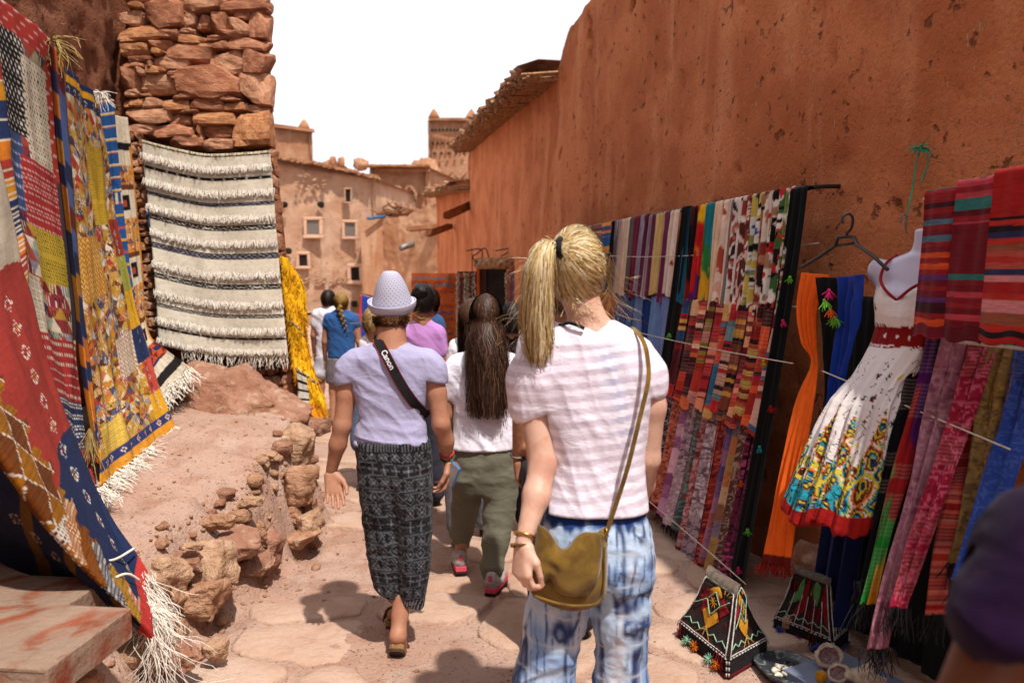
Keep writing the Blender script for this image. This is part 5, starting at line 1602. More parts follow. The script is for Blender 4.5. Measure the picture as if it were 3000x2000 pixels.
def cone(a, b, ra, rb, k=.02, sc=None):
    a, b = np.asarray(a, float), np.asarray(b, float)
    r = max(ra, rb)
    def f(X, Y, Z):
        d = b - a; L = d @ d + 1e-12
        t = np.clip(((X - a[0]) * d[0] + (Y - a[1]) * d[1] + (Z - a[2]) * d[2]) / L, 0, 1)
        return np.sqrt((X - a[0] - d[0] * t) ** 2 + (Y - a[1] - d[1] * t) ** 2 + (Z - a[2] - d[2] * t) ** 2) - (ra + (rb - ra) * t)
    return dict(f=f, lo=np.minimum(a, b) - r, hi=np.maximum(a, b) + r, k=k)

def chain(pts, rs, k=.02):
    return [cone(pts[i], pts[i + 1], rs[i], rs[i + 1], k) for i in range(len(pts) - 1)]

def ell(c, r, k=.02, R=None):
    c, r = np.asarray(c, float), np.asarray(r, float)
    def f(X, Y, Z):
        x, y, z = X - c[0], Y - c[1], Z - c[2]
        if R is not None:
            x, y, z = (R[0, 0] * x + R[1, 0] * y + R[2, 0] * z), (R[0, 1] * x + R[1, 1] * y + R[2, 1] * z), (R[0, 2] * x + R[1, 2] * y + R[2, 2] * z)
        k0 = np.sqrt((x / r[0]) ** 2 + (y / r[1]) ** 2 + (z / r[2]) ** 2) + 1e-9
        k1 = np.sqrt((x / r[0] ** 2) ** 2 + (y / r[1] ** 2) ** 2 + (z / r[2] ** 2) ** 2) + 1e-9
        return k0 * (k0 - 1) / k1
    m = r.max() if R is not None else r
    return dict(f=f, lo=c - m, hi=c + m, k=k)

def loft(rows, k=.02, p=2.3):
    """rows of (z, cx, cy, rx, ry), any order"""
    A = np.array(sorted(rows), float)
    z0, z1 = A[0, 0], A[-1, 0]
    def f(X, Y, Z):
        z = np.clip(Z, z0, z1)
        cx, cy, rx, ry = [np.interp(z, A[:, 0], A[:, i]) for i in (1, 2, 3, 4)]
        dx, dy = np.abs(X - cx), np.abs(Y - cy)
        q = ((dx / rx) ** p + (dy / ry) ** p) ** (1 / p) + 1e-6
        rho = np.sqrt(dx ** 2 + dy ** 2)
        d = np.where(q > .3, rho * (1 - 1 / q), (q - 1) * np.minimum(rx, ry))
        return np.maximum(d, np.maximum(z0 - Z, Z - z1))
    lo = np.array(((A[:, 1] - A[:, 3]).min(), (A[:, 2] - A[:, 4]).min(), z0)); hi = np.array(((A[:, 1] + A[:, 3]).max(), (A[:, 2] + A[:, 4]).max(), z1))
    return dict(f=f, lo=lo, hi=hi, k=k)

def sdf_mesh(prims, h, cut=None):
    lo = np.min([p['lo'] for p in prims], 0) - 3 * h; hi = np.max([p['hi'] for p in prims], 0) + 3 * h
    n = np.ceil((hi - lo) / h).astype(int) + 1
    ax = [(lo[i] + h * np.arange(n[i])).astype(np.float32) for i in range(3)]
    D = np.full(n, 1.0, np.float32)
    for p in prims:
        m = p['k'] + 3 * h
        s = [slice(max(0, int((p['lo'][i] - m - lo[i]) / h)), min(n[i], int((p['hi'][i] + m - lo[i]) / h) + 2)) for i in range(3)]
        X, Y, Z = ax[0][s[0]][:, None, None], ax[1][s[1]][None, :, None], ax[2][s[2]][None, None, :]
        d = p['f'](X, Y, Z)
        D[s[0], s[1], s[2]] = smin(D[s[0], s[1], s[2]], d, p['k'])
    if cut is not None:
        D = np.maximum(D, cut(ax[0][:, None, None], ax[1][None, :, None], ax[2][None, None, :]))
    S = D < 0
    corners = [(i, j, k) for i in (0, 1) for j in (0, 1) for k in (0, 1)]
    sub = lambda A, c: A[c[0]:A.shape[0] - 1 + c[0], c[1]:A.shape[1] - 1 + c[1], c[2]:A.shape[2] - 1 + c[2]]
    cnt = sum(sub(S, c).astype(np.int8) for c in corners)
    act = (cnt > 0) & (cnt < 8)
    I = np.argwhere(act)
    vid = np.full(act.shape, -1, np.int32); vid[act] = np.arange(len(I))
    acc = np.zeros((len(I), 3)); w = np.zeros(len(I))
    for a in corners:
        for axis in range(3):
            if a[axis]: continue
            b = list(a); b[axis] = 1
            da = D[I[:, 0] + a[0], I[:, 1] + a[1], I[:, 2] + a[2]]; db = D[I[:, 0] + b[0], I[:, 1] + b[1], I[:, 2] + b[2]]
            m = (da < 0) != (db < 0)
            t = np.where(m, da / np.where(m, da - db, 1), 0)
            p = np.tile(np.array(a, float), (len(I), 1)); p[:, axis] += t
            acc[m] += p[m]; w[m] += 1
    V = lo + h * (I + acc / w[:, None])
    Fs = []
    for axis in range(3):
        u, v = (axis + 1) % 3, (axis + 2) % 3
        A = S; s0 = [slice(None)] * 3; s1 = [slice(None)] * 3
        s0[axis] = slice(0, -1); s1[axis] = slice(1, None)
        ch = A[tuple(s0)] != A[tuple(s1)]
        E = np.argwhere(ch)
        ok = (E[:, u] > 0) & (E[:, v] > 0) & (E[:, u] < n[u] - 1) & (E[:, v] < n[v] - 1)
        E = E[ok]
        q = []
        for du, dv in ((-1, -1), (0, -1), (0, 0), (-1, 0)):
            e = E.copy(); e[:, u] += du; e[:, v] += dv
            q.append(vid[e[:, 0], e[:, 1], e[:, 2]])
        Q = np.stack(q, 1)
        ins = S[E[:, 0], E[:, 1], E[:, 2]]
        Q[~ins] = Q[~ins][:, ::-1]
        Fs.append(Q[(Q >= 0).all(1)])
    F = np.vstack(Fs)
    # relax once to take the grid out of it
    for _ in range(2):
        acc = np.zeros_like(V); c = np.zeros(len(V))
        for i in range(4):
            np.add.at(acc, F[:, i], V[F[:, (i + 1) % 4]] + V[F[:, (i - 1) % 4]]); np.add.at(c, F[:, i], 2)
        V = V * .45 + acc / np.maximum(c, 1)[:, None] * .55
    return V, F

def skin_mat(name):
    m = Mat(name, .52, .35)
    c = m.vcol()
    m.color(m.mix(c, m.mix(c, (.80, .52, .46), 1.0, 'MULTIPLY'), m.noise(24, 6, .4, None, .7).ss(.40, .75) * .6))
    m.b.inputs['Subsurface Weight'].default_value = .12
    m.b.inputs['Subsurface Radius'].default_value = (.012, .005, .003)
    m.bump(m.noise(160, 2) + m.noise(20, 2), .12, .002)
    return m.m
M_SKIN = skin_mat('skin')
def cloth_mat(name, rough=.88, bs=.25, fine=420, sheen=.05, trans=0.0):
    m = Mat(name, rough, .12)
    m.color(m.vcol()); m.bump(m.noise(fine, 1) * .3 + m.noise(26, 4) * .8 + m.noise(1.0, 4, .8, m.coord((10, 10, 22), (.4, .5, .2))) * 1.6, bs * 1.6, .008)
    m.sheen(sheen)
    return m.m
M_CLOTH = cloth_mat('cotton_cloth')
M_HAIR = Mat('hair_strands', .55, .25)
M_HAIR.color(M_HAIR.vcol()); M_HAIR = M_HAIR.m
SK = C('d6a083', .62); SKL = C('ebbda4', .70)

def hand(w, d, n, s, curl=.5, size=1.0, spread=.0, thumb_in=.3):
    """palm and five fingers from wrist w along d, palm facing n, thumb on side s"""
    w, d, n, s = [np.asarray(q, float) for q in (w, d, n, s)]
    d = d / np.linalg.norm(d); n = n - d * (n @ d); n /= np.linalg.norm(n); s = s - d * (s @ d) - n * (s @ n); s /= np.linalg.norm(s)
    pr = []
    S = size
    roots = [(.030, .088), (.010, .092), (-.010, .088), (-.029, .080)]
    lens = [.074, .082, .076, .060]; rad = [.0088, .0092, .0088, .0078]
    for i, ((sx, dl), L, r) in enumerate(zip(roots, lens, rad)):
        kn = w + (d * dl + s * sx) * S
        pr.append(cone(w + (d * .012 + s * sx * .55) * S, kn, .016 * S, (r + .003) * S, .018 * S))
        p = kn; ang = 0; dirv = d + s * (sx * spread * 8)
        dirv /= np.linalg.norm(dirv)
        for seg, (fr, cu) in enumerate(((.46, .75), (.30, 1.0), (.24, .7))):
            ang += curl * cu * (1 + .08 * i)
            dv = dirv * math.cos(ang) + n * math.sin(ang)
            q = p + dv * L * fr * S
            pr.append(cone(p, q, r * S * (1 - .08 * seg), r * S * (.93 - .08 * seg), .004))
            p = q
    a = w + (s * .022 + d * .018) * S; b = w + (s * .046 + d * .052 + n * .012) * S
    c = b + (d * .034 + s * (.014 - thumb_in * .03) + n * (.010 + thumb_in * .02)) * S; e = c + (d * .026 - s * thumb_in * .016 + n * .010 * (1 + thumb_in)) * S
    pr += [cone(a, b, .016 * S, .0125 * S, .016 * S), cone(b, c, .0115 * S, .0098 * S, .005), cone(c, e, .0096 * S, .0075 * S, .004)]
    return pr

def head_prims(c, s=1.0, tilt=0.0, turn=0.0):
    """skull, jaw, nose, ears and lips; faces +Y turned by `turn`"""
    ca, sa = math.cos(turn), math.sin(turn)
    def q(x, y, z): return np.asarray(c) + np.array((x * ca - y * sa, x * sa + y * ca, z)) * s
    return [ell(q(0, -.008, .02), np.array((.074, .094, .098)) * s, .02), ell(q(0, .025, -.035), np.array((.060, .070, .085)) * s, .03),
            cone(q(0, .055, -.085), q(0, .072, -.095), .022 * s, .018 * s, .03), cone(q(0, .088, .015), q(0, .108, -.020), .008 * s, .013 * s, .012),
            ell(q(.074, .0, -.012), np.array((.010, .020, .032)) * s, .008), ell(q(-.074, .0, -.012), np.array((.010, .020, .032)) * s, .008),
            ell(q(0, .088, -.055), np.array((.022, .012, .007)) * s, .008), ell(q(.030, .080, .012), np.array((.013, .010, .010)) * s, .006), ell(q(-.030, .080, .012), np.array((.013, .010, .010)) * s, .006)]

def rows_px(rows, Y, ratio=.62, grow=0.0, dy=0.0):
    """(left px, right px, py[, ratio]) silhouette rows -> loft rows at depth Y"""
    out = []
    for r in rows:
        a, b = P(r[0], r[2], Y), P(r[1], r[2], Y)
        rx = (b[0] - a[0]) / 2 + grow
        q = r[3] if len(r) > 3 else ratio
        out.append((a[2], (a[0] + b[0]) / 2, Y + dy, max(rx, .01), max(rx * q, .01)))
    return out

def folds(V, F, amp, sx, sz, seed, dirn=None, power=1.5):
    """push cloth in and out along its normals in soft creases"""
    N = vnormals(V, F) * np.array((1, 1, .12))
    q = V * np.array((sx, sx, sz))
    if dirn is not None: q = q + (V @ np.asarray(dirn))[:, None] * np.array((1, 1, 1))
    a = 1 - np.abs(vnoise(q, seed)); b = 1 - np.abs(vnoise(q * 1.9 + 5, seed + 1))
    h = (a ** power - .5) + .5 * (b ** power - .5)
    return V + N * (amp * h)[:, None]

def hair_mesh(paths, r, cols):
    """paths (N,S,3), r (S,), cols (N,3) -> thin strands"""
    paths = np.asarray(paths, float); n, s, _ = paths.shape
    T = np.gradient(paths, axis=1); T /= np.linalg.norm(T, axis=2, keepdims=True) + 1e-9
    r = np.broadcast_to(np.asarray(r, float), (n, s))
    # flat ribbons lying across the direction away from the middle of the hair
    out = paths - paths.mean((0, 1)); B = np.cross(T, out); B /= np.linalg.norm(B, axis=2, keepdims=True) + 1e-9
    V = np.stack([paths - B * r[..., None], paths + B * r[..., None]], 2)
    base = (np.arange(n)[:, None] * s + np.arange(s - 1)[None, :]) * 2
    F = np.stack([base, base + 1, base + 3, base + 2], -1).reshape(-1, 4)
    col = np.repeat(np.asarray(cols)[:, None, :], s * 2, 1).reshape(-1, 3)
    return V.reshape(-1, 3), F, col

def new_person(label, foot, group=None):
    return thing('person', (foot[0], foot[1], float(ground_z(foot[0], foot[1], False))), label, 'person', group)

def add_body(p, prims, h, hands=(), hh=.0034, tone=SK, paint=None):
    parts = [sdf_mesh(prims, h)]
    for hp in hands: parts.append(sdf_mesh(hp, hh))
    Vs, Fs, n = [], [], 0
    for V, F in parts: Vs.append(V); Fs.append(F + n); n += len(V)
    V, F = np.vstack(Vs), np.vstack(Fs)
    col = np.tile(tone, (len(V), 1)) * (1 + .06 * fbm(V * 14, 2, 5))[:, None]
    if paint is not None: col = paint(V, col)
    return mk('body', V, F, M_SKIN, parent=p, col=col)

def cloth(p, name, prims, h, paint, fold=(), cut=None, mat=None, label=None):
    V, F = sdf_mesh(prims, h, cut)
    for f in fold: V = folds(V, F, *f)
    col = paint(V) if callable(paint) else np.tile(paint, (len(V), 1))
    return mk(name, V, F, mat or M_CLOTH, parent=p, col=col, label=label)

def shade_cloth(c, amt=.05, sc=9, seed=2):
    return lambda V: np.tile(np.asarray(c, float), (len(V), 1)) * (1 + amt * fbm(V * sc, 2, seed))[:, None]

def scalp_paths(c, rad, starts, target, nseg, lift=.0, seed=0):
    """strands that follow the skull from start directions to a target direction"""
    r = np.random.default_rng(seed)
    c = np.asarray(c); rad = np.asarray(rad)
    S = starts / np.linalg.norm(starts, axis=1, keepdims=True)
    T = np.asarray(target, float); T = T / np.linalg.norm(T)
    T = T + r.normal(0, .05, S.shape); T /= np.linalg.norm(T, axis=1, keepdims=True)
    w = np.arccos(np.clip((S * T).sum(1), -1, 1))[:, None, None]
    t = np.linspace(0, 1, nseg)[None, :, None]
    D = (np.sin((1 - t) * w) * S[:, None] + np.sin(t * w) * T[:, None]) / np.maximum(np.sin(w), 1e-3)
    D /= np.linalg.norm(D, axis=2, keepdims=True)
    rr = 1 + lift + r.uniform(0, .045, (len(S), 1, 1)) + .02 * np.sin(np.linspace(0, 9, nseg)[None, :, None] + r.uniform(0, 6, (len(S), 1, 1)))
    return c + D * rad * rr

# ---------------------------------------------------------------- 1. tall blonde woman, striped tee, tie-dye trousers
Y0 = 2.46
def J(px, py, dy=0.0): return P(px, py, Y0 + dy)
foot = J(1690, 2336)
p = new_person('tall blonde woman in sheer striped white tee and blue tie-dye trousers', foot)
HC = J(1690, 792, .02)
sh_rows = [(1668, 1802, 938, .60), (1622, 1842, 958, .62), (1560, 1890, 1000, .52), (1545, 1905, 1070, .54), (1580, 1902, 1170, .60), (1602, 1896, 1260, .64), (1612, 1888, 1350, .66), (1598, 1892, 1430, .68), (1584, 1898, 1490, .70)]
hip_rows = [(1612, 1876, 1440, .60), (1598, 1892, 1500, .64), (1588, 1908, 1570, .70), (1586, 1914, 1640, .72), (1596, 1908, 1700, .64)]
body = [loft(rows_px([(a + 34, b - 34, y, r * .86) for a, b, y, r in sh_rows[3:]] + [(a + 16, b - 16, y, r) for a, b, y, r in sh_rows[:3]] + [(1640, 1850, 1560, .5), (1650, 1850, 1680, .4)], Y0), .03)]
body += head_prims(HC, 1.06, 0, -.1)
body += [cone(J(1700, 870, .0), J(1733, 975, -.01), .055, .062, .03)]
L_sh, L_el, L_wr = J(1572, 1050), J(1590, 1358, -.04), J(1534, 1590, -.15)
R_sh, R_el, R_wr = J(1880, 1055), J(1898, 1345, .02), J(1862, 1500, .26)
body += chain([L_sh, J(1562, 1190, -.01), L_el], [.056, .050, .042], .02) + chain([L_el, J(1572, 1450, -.09), L_wr], [.043, .041, .026], .02)
body += chain([R_sh, J(1908, 1190), R_el], [.050, .045, .037], .02) + chain([R_el, J(1885, 1420, .12), R_wr], [.038, .036, .026], .02)
for (hx, kx, fx) in ((1660, 1600, 1560), (1820, 1815, 1812)):
    body += chain([J(hx, 1640), J(kx, 1900, .02), J(fx, 2270, .0)], [.085, .055, .035], .03) + [cone(J(fx, 2315, -.03), J(fx - 4, 2325, .15), .032, .026, .02)]
def blush(V, col):
    d = np.linalg.norm(V - (L_el + np.array((.006, -.04, 0))), axis=1)
    col = col * (1 - .22 * np.exp(-(d / .035) ** 2))[:, None] * np.where(np.exp(-(d / .03) ** 2)[:, None] > .2, np.array((1.0, .86, .84)), 1)
    h = V[:, 2] < J(0, 1600)[2] - .05
    return col
add_body(p, body, .0085, [hand(L_wr, J(1524, 1745, -.20) - L_wr, (.75, .62, .0), (.62, -.78, 0), .85, 1.04, .0, .55), hand(R_wr, (-.3, .9, -.2), (-.8, -.2, 0), (0, .2, 1), .7, 1.0)], tone=SKL, paint=blush)
# sheer striped tee
def paint_tee(V):
    z = V[:, 2] + .018 * np.sin(V[:, 0] * 6 + 1) - .035 * (V[:, 0] - .25) + .006 * fbm(V * 9, 2, 4)
    s = (z / .0385) % 1.0
    w = C('f3ebf8', .86); sheer = C('e2d4e2', .80)
    k = smooth01(.44, .50, s) * (1 - smooth01(.94, 1.0, s))
    col = w * (1 - k[:, None]) + sheer * k[:, None]
    top = smooth01(J(0, 1010)[2], J(0, 980)[2], V[:, 2])[:, None]
    hem = smooth01(J(0, 1455)[2], J(0, 1470)[2], V[:, 2])[:, None]
    col = col * (1 - top) + w * top; col = col * (1 - hem) + w * .95 * hem
    # darker band of the strap seen through the cloth along the spine
    g = np.exp(-((V[:, 0] - J(1800, 1150)[0] + .25 * (V[:, 2] - 1.25)) / .035) ** 2) * smooth01(1.05, 1.15, V[:, 2]) * (1 - smooth01(1.38, 1.42, V[:, 2]))
    return col * (1 - .22 * (k * g)[:, None] * np.array((1.3, 1.0, .6)))
tee = [loft(rows_px(sh_rows, Y0), .03)]
tee += chain([J(1588, 1040), J(1562, 1110), J(1556, 1190)], [.060, .070, .070], .06) + chain([J(1866, 1046), J(1890, 1095), J(1902, 1140)], [.048, .050, .050], .06)
slv = J(1556, 1215)[2]
def tee_cut(X, Y, Z):
    a = (J(0, 1222)[2] - Z) + (X - J(1556, 0)[0]) * .45          # left sleeve mouth
    left = np.where(X < J(1606, 1200)[0] + .0 * Z, a, -1)
    b = (J(0, 1150)[2] - Z) - (X - J(1905, 0)[0]) * .5
    right = np.where(X > J(1899, 1150)[0], b, -1)
    return np.maximum(left, right)
cloth(p, 'tee_shirt', tee, .0052, paint_tee, [(.0060, 8, 3, 31, (6, 0, 3)), (.002, 22, 8, 33)], cut=tee_cut)
# dark strap of an under top at the nape
V, F = tube(spline([J(1640, 952, -.02), J(1672, 946, -.075), J(1712, 962, -.09)], 12), .0055, 6)
mk('under_strap', V, F, M_BLKYARN, parent=p)
# tie-dye trousers
def paint_dye(V):
    z = V[:, 2]; x = V[:, 0]
    base = C('bdd2ec', .80); mid = C('6c94cc', .80); navy = C('15225a', .8); white = C('e6dfe2', .82)
    ph = z / .105 + .35 * fbm(np.stack([x * 7, z * 0, V[:, 1] * 7], -1), 2, 8)
    t = tri(ph)
    n1 = vnoise(np.stack([x * 62, V[:, 1] * 30, z * 4.5], -1), 3); n2 = vnoise(np.stack([x * 24, V[:, 1] * 18, z * 3], -1), 6)
    n3 = fbm(np.stack([x * 9, V[:, 1] * 9, z * 6], -1), 3, 9)
    col = base * (1 - smooth01(-.1, .8, n3 + .3 * t)[:, None] * .75) + mid * (smooth01(-.1, .8, n3 + .3 * t)[:, None] * .75)
    w1 = vnoise(np.stack([x * 34, V[:, 1] * 26, z * 2.6], -1), 13); w2 = vnoise(np.stack([x * 60, V[:, 1] * 40, z * 5], -1), 17)
    k = (np.maximum(np.exp(-(w1 / .11) ** 2) * smooth01(-.25, .45, t + .7 * n2), .9 * np.exp(-(w2 / .12) ** 2) * smooth01(-.1, .6, t + .8 * n3)) * .95)[:, None]
    col = col * (1 - k) + navy * k
    line = np.exp(-((t - .02) / .035) ** 2)[:, None] * .55 * smooth01(-.5, .3, n2)[:, None]
    col = col * (1 - line) + white * line
    patch_ = smooth01(.25, .7, n2)[:, None] * .5 * (1 - k)
    col = col * (1 - patch_) + white * patch_
    wb = smooth01(J(0, 1530)[2], J(0, 1505)[2], z + .02 * n1)[:, None]
    return col * (1 - wb) + C('22407f', .7) * wb
tr = [loft(rows_px(hip_rows, Y0), .03)]
tr += chain([J(1664, 1660), J(1628, 1800), J(1592, 2000, .02), J(1570, 2180, .02), J(1560, 2290)], [.098, .092, .092, .098, .100], .035)
tr += chain([J(1822, 1660), J(1822, 1800), J(1818, 2000, .02), J(1818, 2180, .02), J(1816, 2290)], [.094, .084, .082, .086, .088], .035)
cloth(p, 'trousers', tr, .0062, paint_dye, [(.007, 11, 5, 41, (0, 0, 9)), (.003, 24, 9, 43)])
# hair: strands drawn to a high tie, long ponytail, loose wisps
rr = np.random.default_rng(5)
blond = np.array([C('dcb674', .68), C('ecd3a0', .74), C('b88a50', .62), C('f6e6c0', .78), C('8a6034', .55)])
rad = np.array((.088, .108, .124))
hc = HC + np.array((0, -.006, .012))
V, F = sdf_mesh([ell(hc, rad * .985, .01)], .008, lambda X, Y, Z: np.maximum((Y - hc[1] - .045) - np.maximum(0, Z - hc[2] - .02) * 1.6, (hc[2] - .105) - Z))
hair = thing('hair', ORG[p.name], parent=p)
hair_cap = mk('hair_cap', V, F, M_HAIR, parent=hair, col=np.tile(C('a5773a', .55), (len(V), 1)))
tie = (J(1630, 722, -.075) - hc) / rad
N_ = 5200
dirs = rr.normal(size=(N_ * 3, 3)); dirs /= np.linalg.norm(dirs, axis=1, keepdims=True)
ok = (dirs[:, 1] < .45 + np.maximum(0, dirs[:, 2]) * .9) & (dirs[:, 2] > -.90)
dirs = dirs[ok][:N_]
paths = scalp_paths(hc, rad, dirs, tie, 12, .0, 3)
cidx = rr.choice(5, len(paths), p=[.34, .27, .2, .12, .07])
cols = blond[cidx] * rr.uniform(.8, 1.1, (len(paths), 1))
V, F, c_ = hair_mesh(paths, np.linspace(.0014, .0011, 12), cols)
mk('strands', V, F, M_HAIR, parent=hair, col=c_)
T0 = J(1630, 722, -.10)
ctrl = spline([T0, J(1600, 716, -.125), J(1582, 775, -.13), J(1573, 870, -.11), J(1572, 965, -.09), J(1580, 1065, -.08)], 18)
Np = 2400
off = rr.normal(0, 1, (Np, 3)); off /= np.maximum(np.linalg.norm(off, axis=1, keepdims=True), .5)
env = np.interp(np.linspace(0, 1, 18), [0, .12, .3, .6, .85, 1], [.12, .5, .85, 1.0, .9, .55])
lenk = rr.uniform(.72, 1.0, Np)
paths = np.zeros((Np, 18, 3))
tt = np.linspace(0, 1, 18)
for i in range(Np):
    t_ = tt * lenk[i]
    q = np.stack([np.interp(t_, tt, ctrl[:, k]) for k in range(3)], 1)
    w_ = np.interp(t_, tt, env)[:, None] * np.array((.044, .034, .022))
    q = q + off[i] * w_ + np.cumsum(rr.normal(0, .0020, (18, 3)), 0)
    paths[i] = q
cols = blond[rr.choice(5, Np, p=[.3, .33, .14, .18, .05])] * rr.uniform(.85, 1.1, (Np, 1))
V, F, c_ = hair_mesh(paths, np.linspace(.0014, .0010, 18), cols)
mk('ponytail', V, F, M_HAIR, parent=hair, col=c_)
# wisps: flyaways from the ponytail, curls at the nape, side locks by the ear
W = []
for i in range(260):
    if i < 70:
        a = T0 + rr.normal(0, .012, 3); dv = np.array((-1 + rr.normal(0, .5), rr.normal(0, .3), rr.normal(.1, .6))); L = rr.uniform(.05, .10); cv = np.array((0, 0, -.35))
    elif i < 130:
        k = rr.integers(4, 16); a = ctrl[k] + np.array((-.03, 0, 0)) + rr.normal(0, .008, 3); dv = np.array((-.9, rr.normal(0, .3), -.5 + rr.normal(0, .4))); L = rr.uniform(.05, .12); cv = np.array((.1, 0, -.3))
    elif i < 190:
        a = J(rr.uniform(1672, 1760), rr.uniform(868, 905), -.075); dv = np.array((rr.normal(0, .7), -.4, -1)); L = rr.uniform(.05, .11); cv = rr.normal(0, .45, 3)
    else:
        a = J(rr.uniform(1768, 1790), rr.uniform(735, 850), rr.uniform(-.03, .04)); dv = np.array((.35 + rr.normal(0, .15), rr.normal(0, .2), -1)); L = rr.uniform(.10, .20); cv = np.array((-.05, 0, 0)) + rr.normal(0, .12, 3)
    q = [a]; d = dv / np.linalg.norm(dv)
    for s in range(11):
        d = d + cv * .4 + rr.normal(0, .14, 3); d /= np.linalg.norm(d); q.append(q[-1] + d * L / 11)
    W.append(q)
W = np.array(W)
V, F, c_ = hair_mesh(W, np.linspace(.0008, .0004, 12), blond[rr.choice(5, len(W), p=[.3, .3, .2, .15, .05])])
mk('wisps', V, F, M_HAIR, parent=hair, col=c_, kind='stuff')
V, F = tube([T0 + np.array((.012, .02, .022)), T0 + np.array((.004, -.022, .012)), T0 + np.array((.004, -.024, -.018)), T0 + np.array((.012, .012, -.028))], .010, 8)
mk('hair_tie', V, F, M_BLKYARN, parent=hair)
M_GOLD = simple('gold', (.55, .34, .10), (.45, .26, .07), .3, bstr=0, spec=.5, metal=.9)
M_LEATHER = simple('brown_cord', C('7a5a2c'), C('5a3f1e'), .8, bstr=.2)
def ring(c, axis, r, th, mat, parent, name, n=24, sq=1.0):
    u, v = frame_of(axis)
    V, F = tube([np.asarray(c) + (u * math.cos(a) + v * math.sin(a) * sq) * r for a in np.linspace(0, 2 * math.pi, n + 1)], th, 6, False)
    return mk(name, V, F, mat, parent=parent)
ax_ = L_wr - L_el
ring(J(1540, 1568, -.138), ax_, .034, .0045, M_GOLD, p, 'gold_bangle')
ring(J(1536, 1600, -.15), ax_ + np.array((.05, 0, 0)), .033, .004, M_LEATHER, p, 'cord_bracelet')
V, F = box(J(1503, 1596, -.16), (.014, .01, .010), .3); mk('bracelet_knot', V, F, M_LEATHER, parent=p)
M_SANDAL = simple('sandal_leather', C('5a3a26'), C('3f281a'), .8, bstr=.3)
for fx in (1560, 1812):
    V, F = sdf_mesh([cone(J(fx, 2338, -.05), J(fx, 2338, .18), .045, .045, .01)], .012, lambda X, Y, Z: np.maximum(Z - .014, -Z - .012)); mk('sandal', V, F, M_SANDAL, parent=p)

# ---- her suede shoulder bag
def Jb(px, py, dy=0.0): return P(px, py, 2.46 + dy)
bag = thing('shoulder_bag', Jb(1680, 1775, -.16), 'mustard suede shoulder bag resting on the tie-dye trousers', 'bag')
suede = Mat('mustard_suede', .95, .1)
suede.color(suede.mix(C('94712c', .60), C('6b4e1c', .60), suede.noise(14, 4, .5).ss(.38, .66)))
suede.bump(suede.noise(300, 2) + suede.noise(16, 3), .3, .004); suede.sheen(.25); M_SUEDE = suede.m
def bag_sheet(name, L, R, nu, nv, bulge, mat, thick, seed, curve=0.0):
    A = spline([Jb(*q) for q in L], nv); B = spline([Jb(*q) for q in R], nv)
    U, Vv = np.meshgrid(np.linspace(0, 1, nu), np.linspace(0, 1, nv))
    G = A[:, None] * (1 - U[..., None]) + B[:, None] * U[..., None]
    b = bulge * (np.sin(math.pi * U) ** .5) * (np.sin(math.pi * np.clip(Vv * .9 + .08, 0, 1)) ** .7)
    G[..., 1] -= b + .006 * fbm(np.stack([U * 3, Vv * 3, U * 0 + seed], -1), 2, seed)
    G[..., 2] -= curve * np.sin(math.pi * U) * Vv ** 2
    if name != 'gusset': G[..., 2] -= .062 * np.exp(-((U - .40) / .20) ** 2) * (1 - Vv) ** 1.4
    if name == 'flap': G[..., 2] += .034 * np.exp(-((U - .30) / .10) ** 2) * Vv ** 2
    G2 = G + np.array((0, thick, 0)); G2[..., 1] += b * .5
    F = grid_faces(nu, nv)
    n = nu * nv
    Vt = np.vstack([G.reshape(-1, 3), G2.reshape(-1, 3)])
    idx = np.concatenate([np.arange(nu), np.arange(1, nv) * nu + nu - 1, (nv - 1) * nu + np.arange(nu - 2, -1, -1), np.arange(nv - 2, 0, -1) * nu])
    R_ = np.stack([idx, np.roll(idx, -1), np.roll(idx, -1) + n, idx + n], 1)
    return mk(name, Vt, np.vstack([F, F[:, ::-1] + n, R_]), mat, parent=bag)
bag_sheet('pouch', [(1562, 1590, -.15), (1556, 1650, -.15), (1552, 1720, -.15), (1562, 1748, -.15)], [(1776, 1560, -.13), (1778, 1640, -.135), (1774, 1720, -.14), (1758, 1768, -.14)], 30, 24, .035, M_SUEDE, .05, 3, .03)
bag_sheet('flap', [(1576, 1534, -.165), (1566, 1600, -.175), (1560, 1660, -.185), (1562, 1700, -.185)], [(1760, 1562, -.15), (1764, 1620, -.16), (1752, 1690, -.17), (1722, 1746, -.175)], 34, 26, .036, M_SUEDE, .008, 4, .012)
bag_sheet('gusset', [(1757, 1556, -.14), (1764, 1620, -.15), (1760, 1700, -.15), (1745, 1764, -.15)], [(1782, 1540, -.10), (1782, 1640, -.11), (1778, 1720, -.12), (1766, 1756, -.12)], 12, 24, .012, M_SUEDE, .02, 5)
V, F = tube(spline([Jb(1566, 1745, -.19), Jb(1640, 1768, -.205), Jb(1700, 1774, -.20), Jb(1752, 1764, -.17), Jb(1770, 1720, -.165), Jb(1772, 1600, -.15)], 40), .004, 6)
mk('piping', V, F, M_SUEDE, parent=bag)
sp = spline([Jb(1776, 1560, -.125), Jb(1800, 1490, -.14), Jb(1838, 1370, -.165), Jb(1870, 1240, -.165), Jb(1898, 1120, -.135), Jb(1898, 1060, -.115), Jb(1888, 1008, -.09), Jb(1866, 972, -.045), Jb(1846, 962, .03), Jb(1846, 990, .09)], 50)
Tn = np.gradient(sp, axis=0); side = np.cross(Tn, np.array((0, 1, 0))); side /= np.linalg.norm(side, axis=1, keepdims=True)
hw = .0065
Vt = np.vstack([sp - side * hw, sp + side * hw, sp + side * hw + np.array((0, -.003, 0)), sp - side * hw + np.array((0, -.003, 0))])
n = 50; F = []
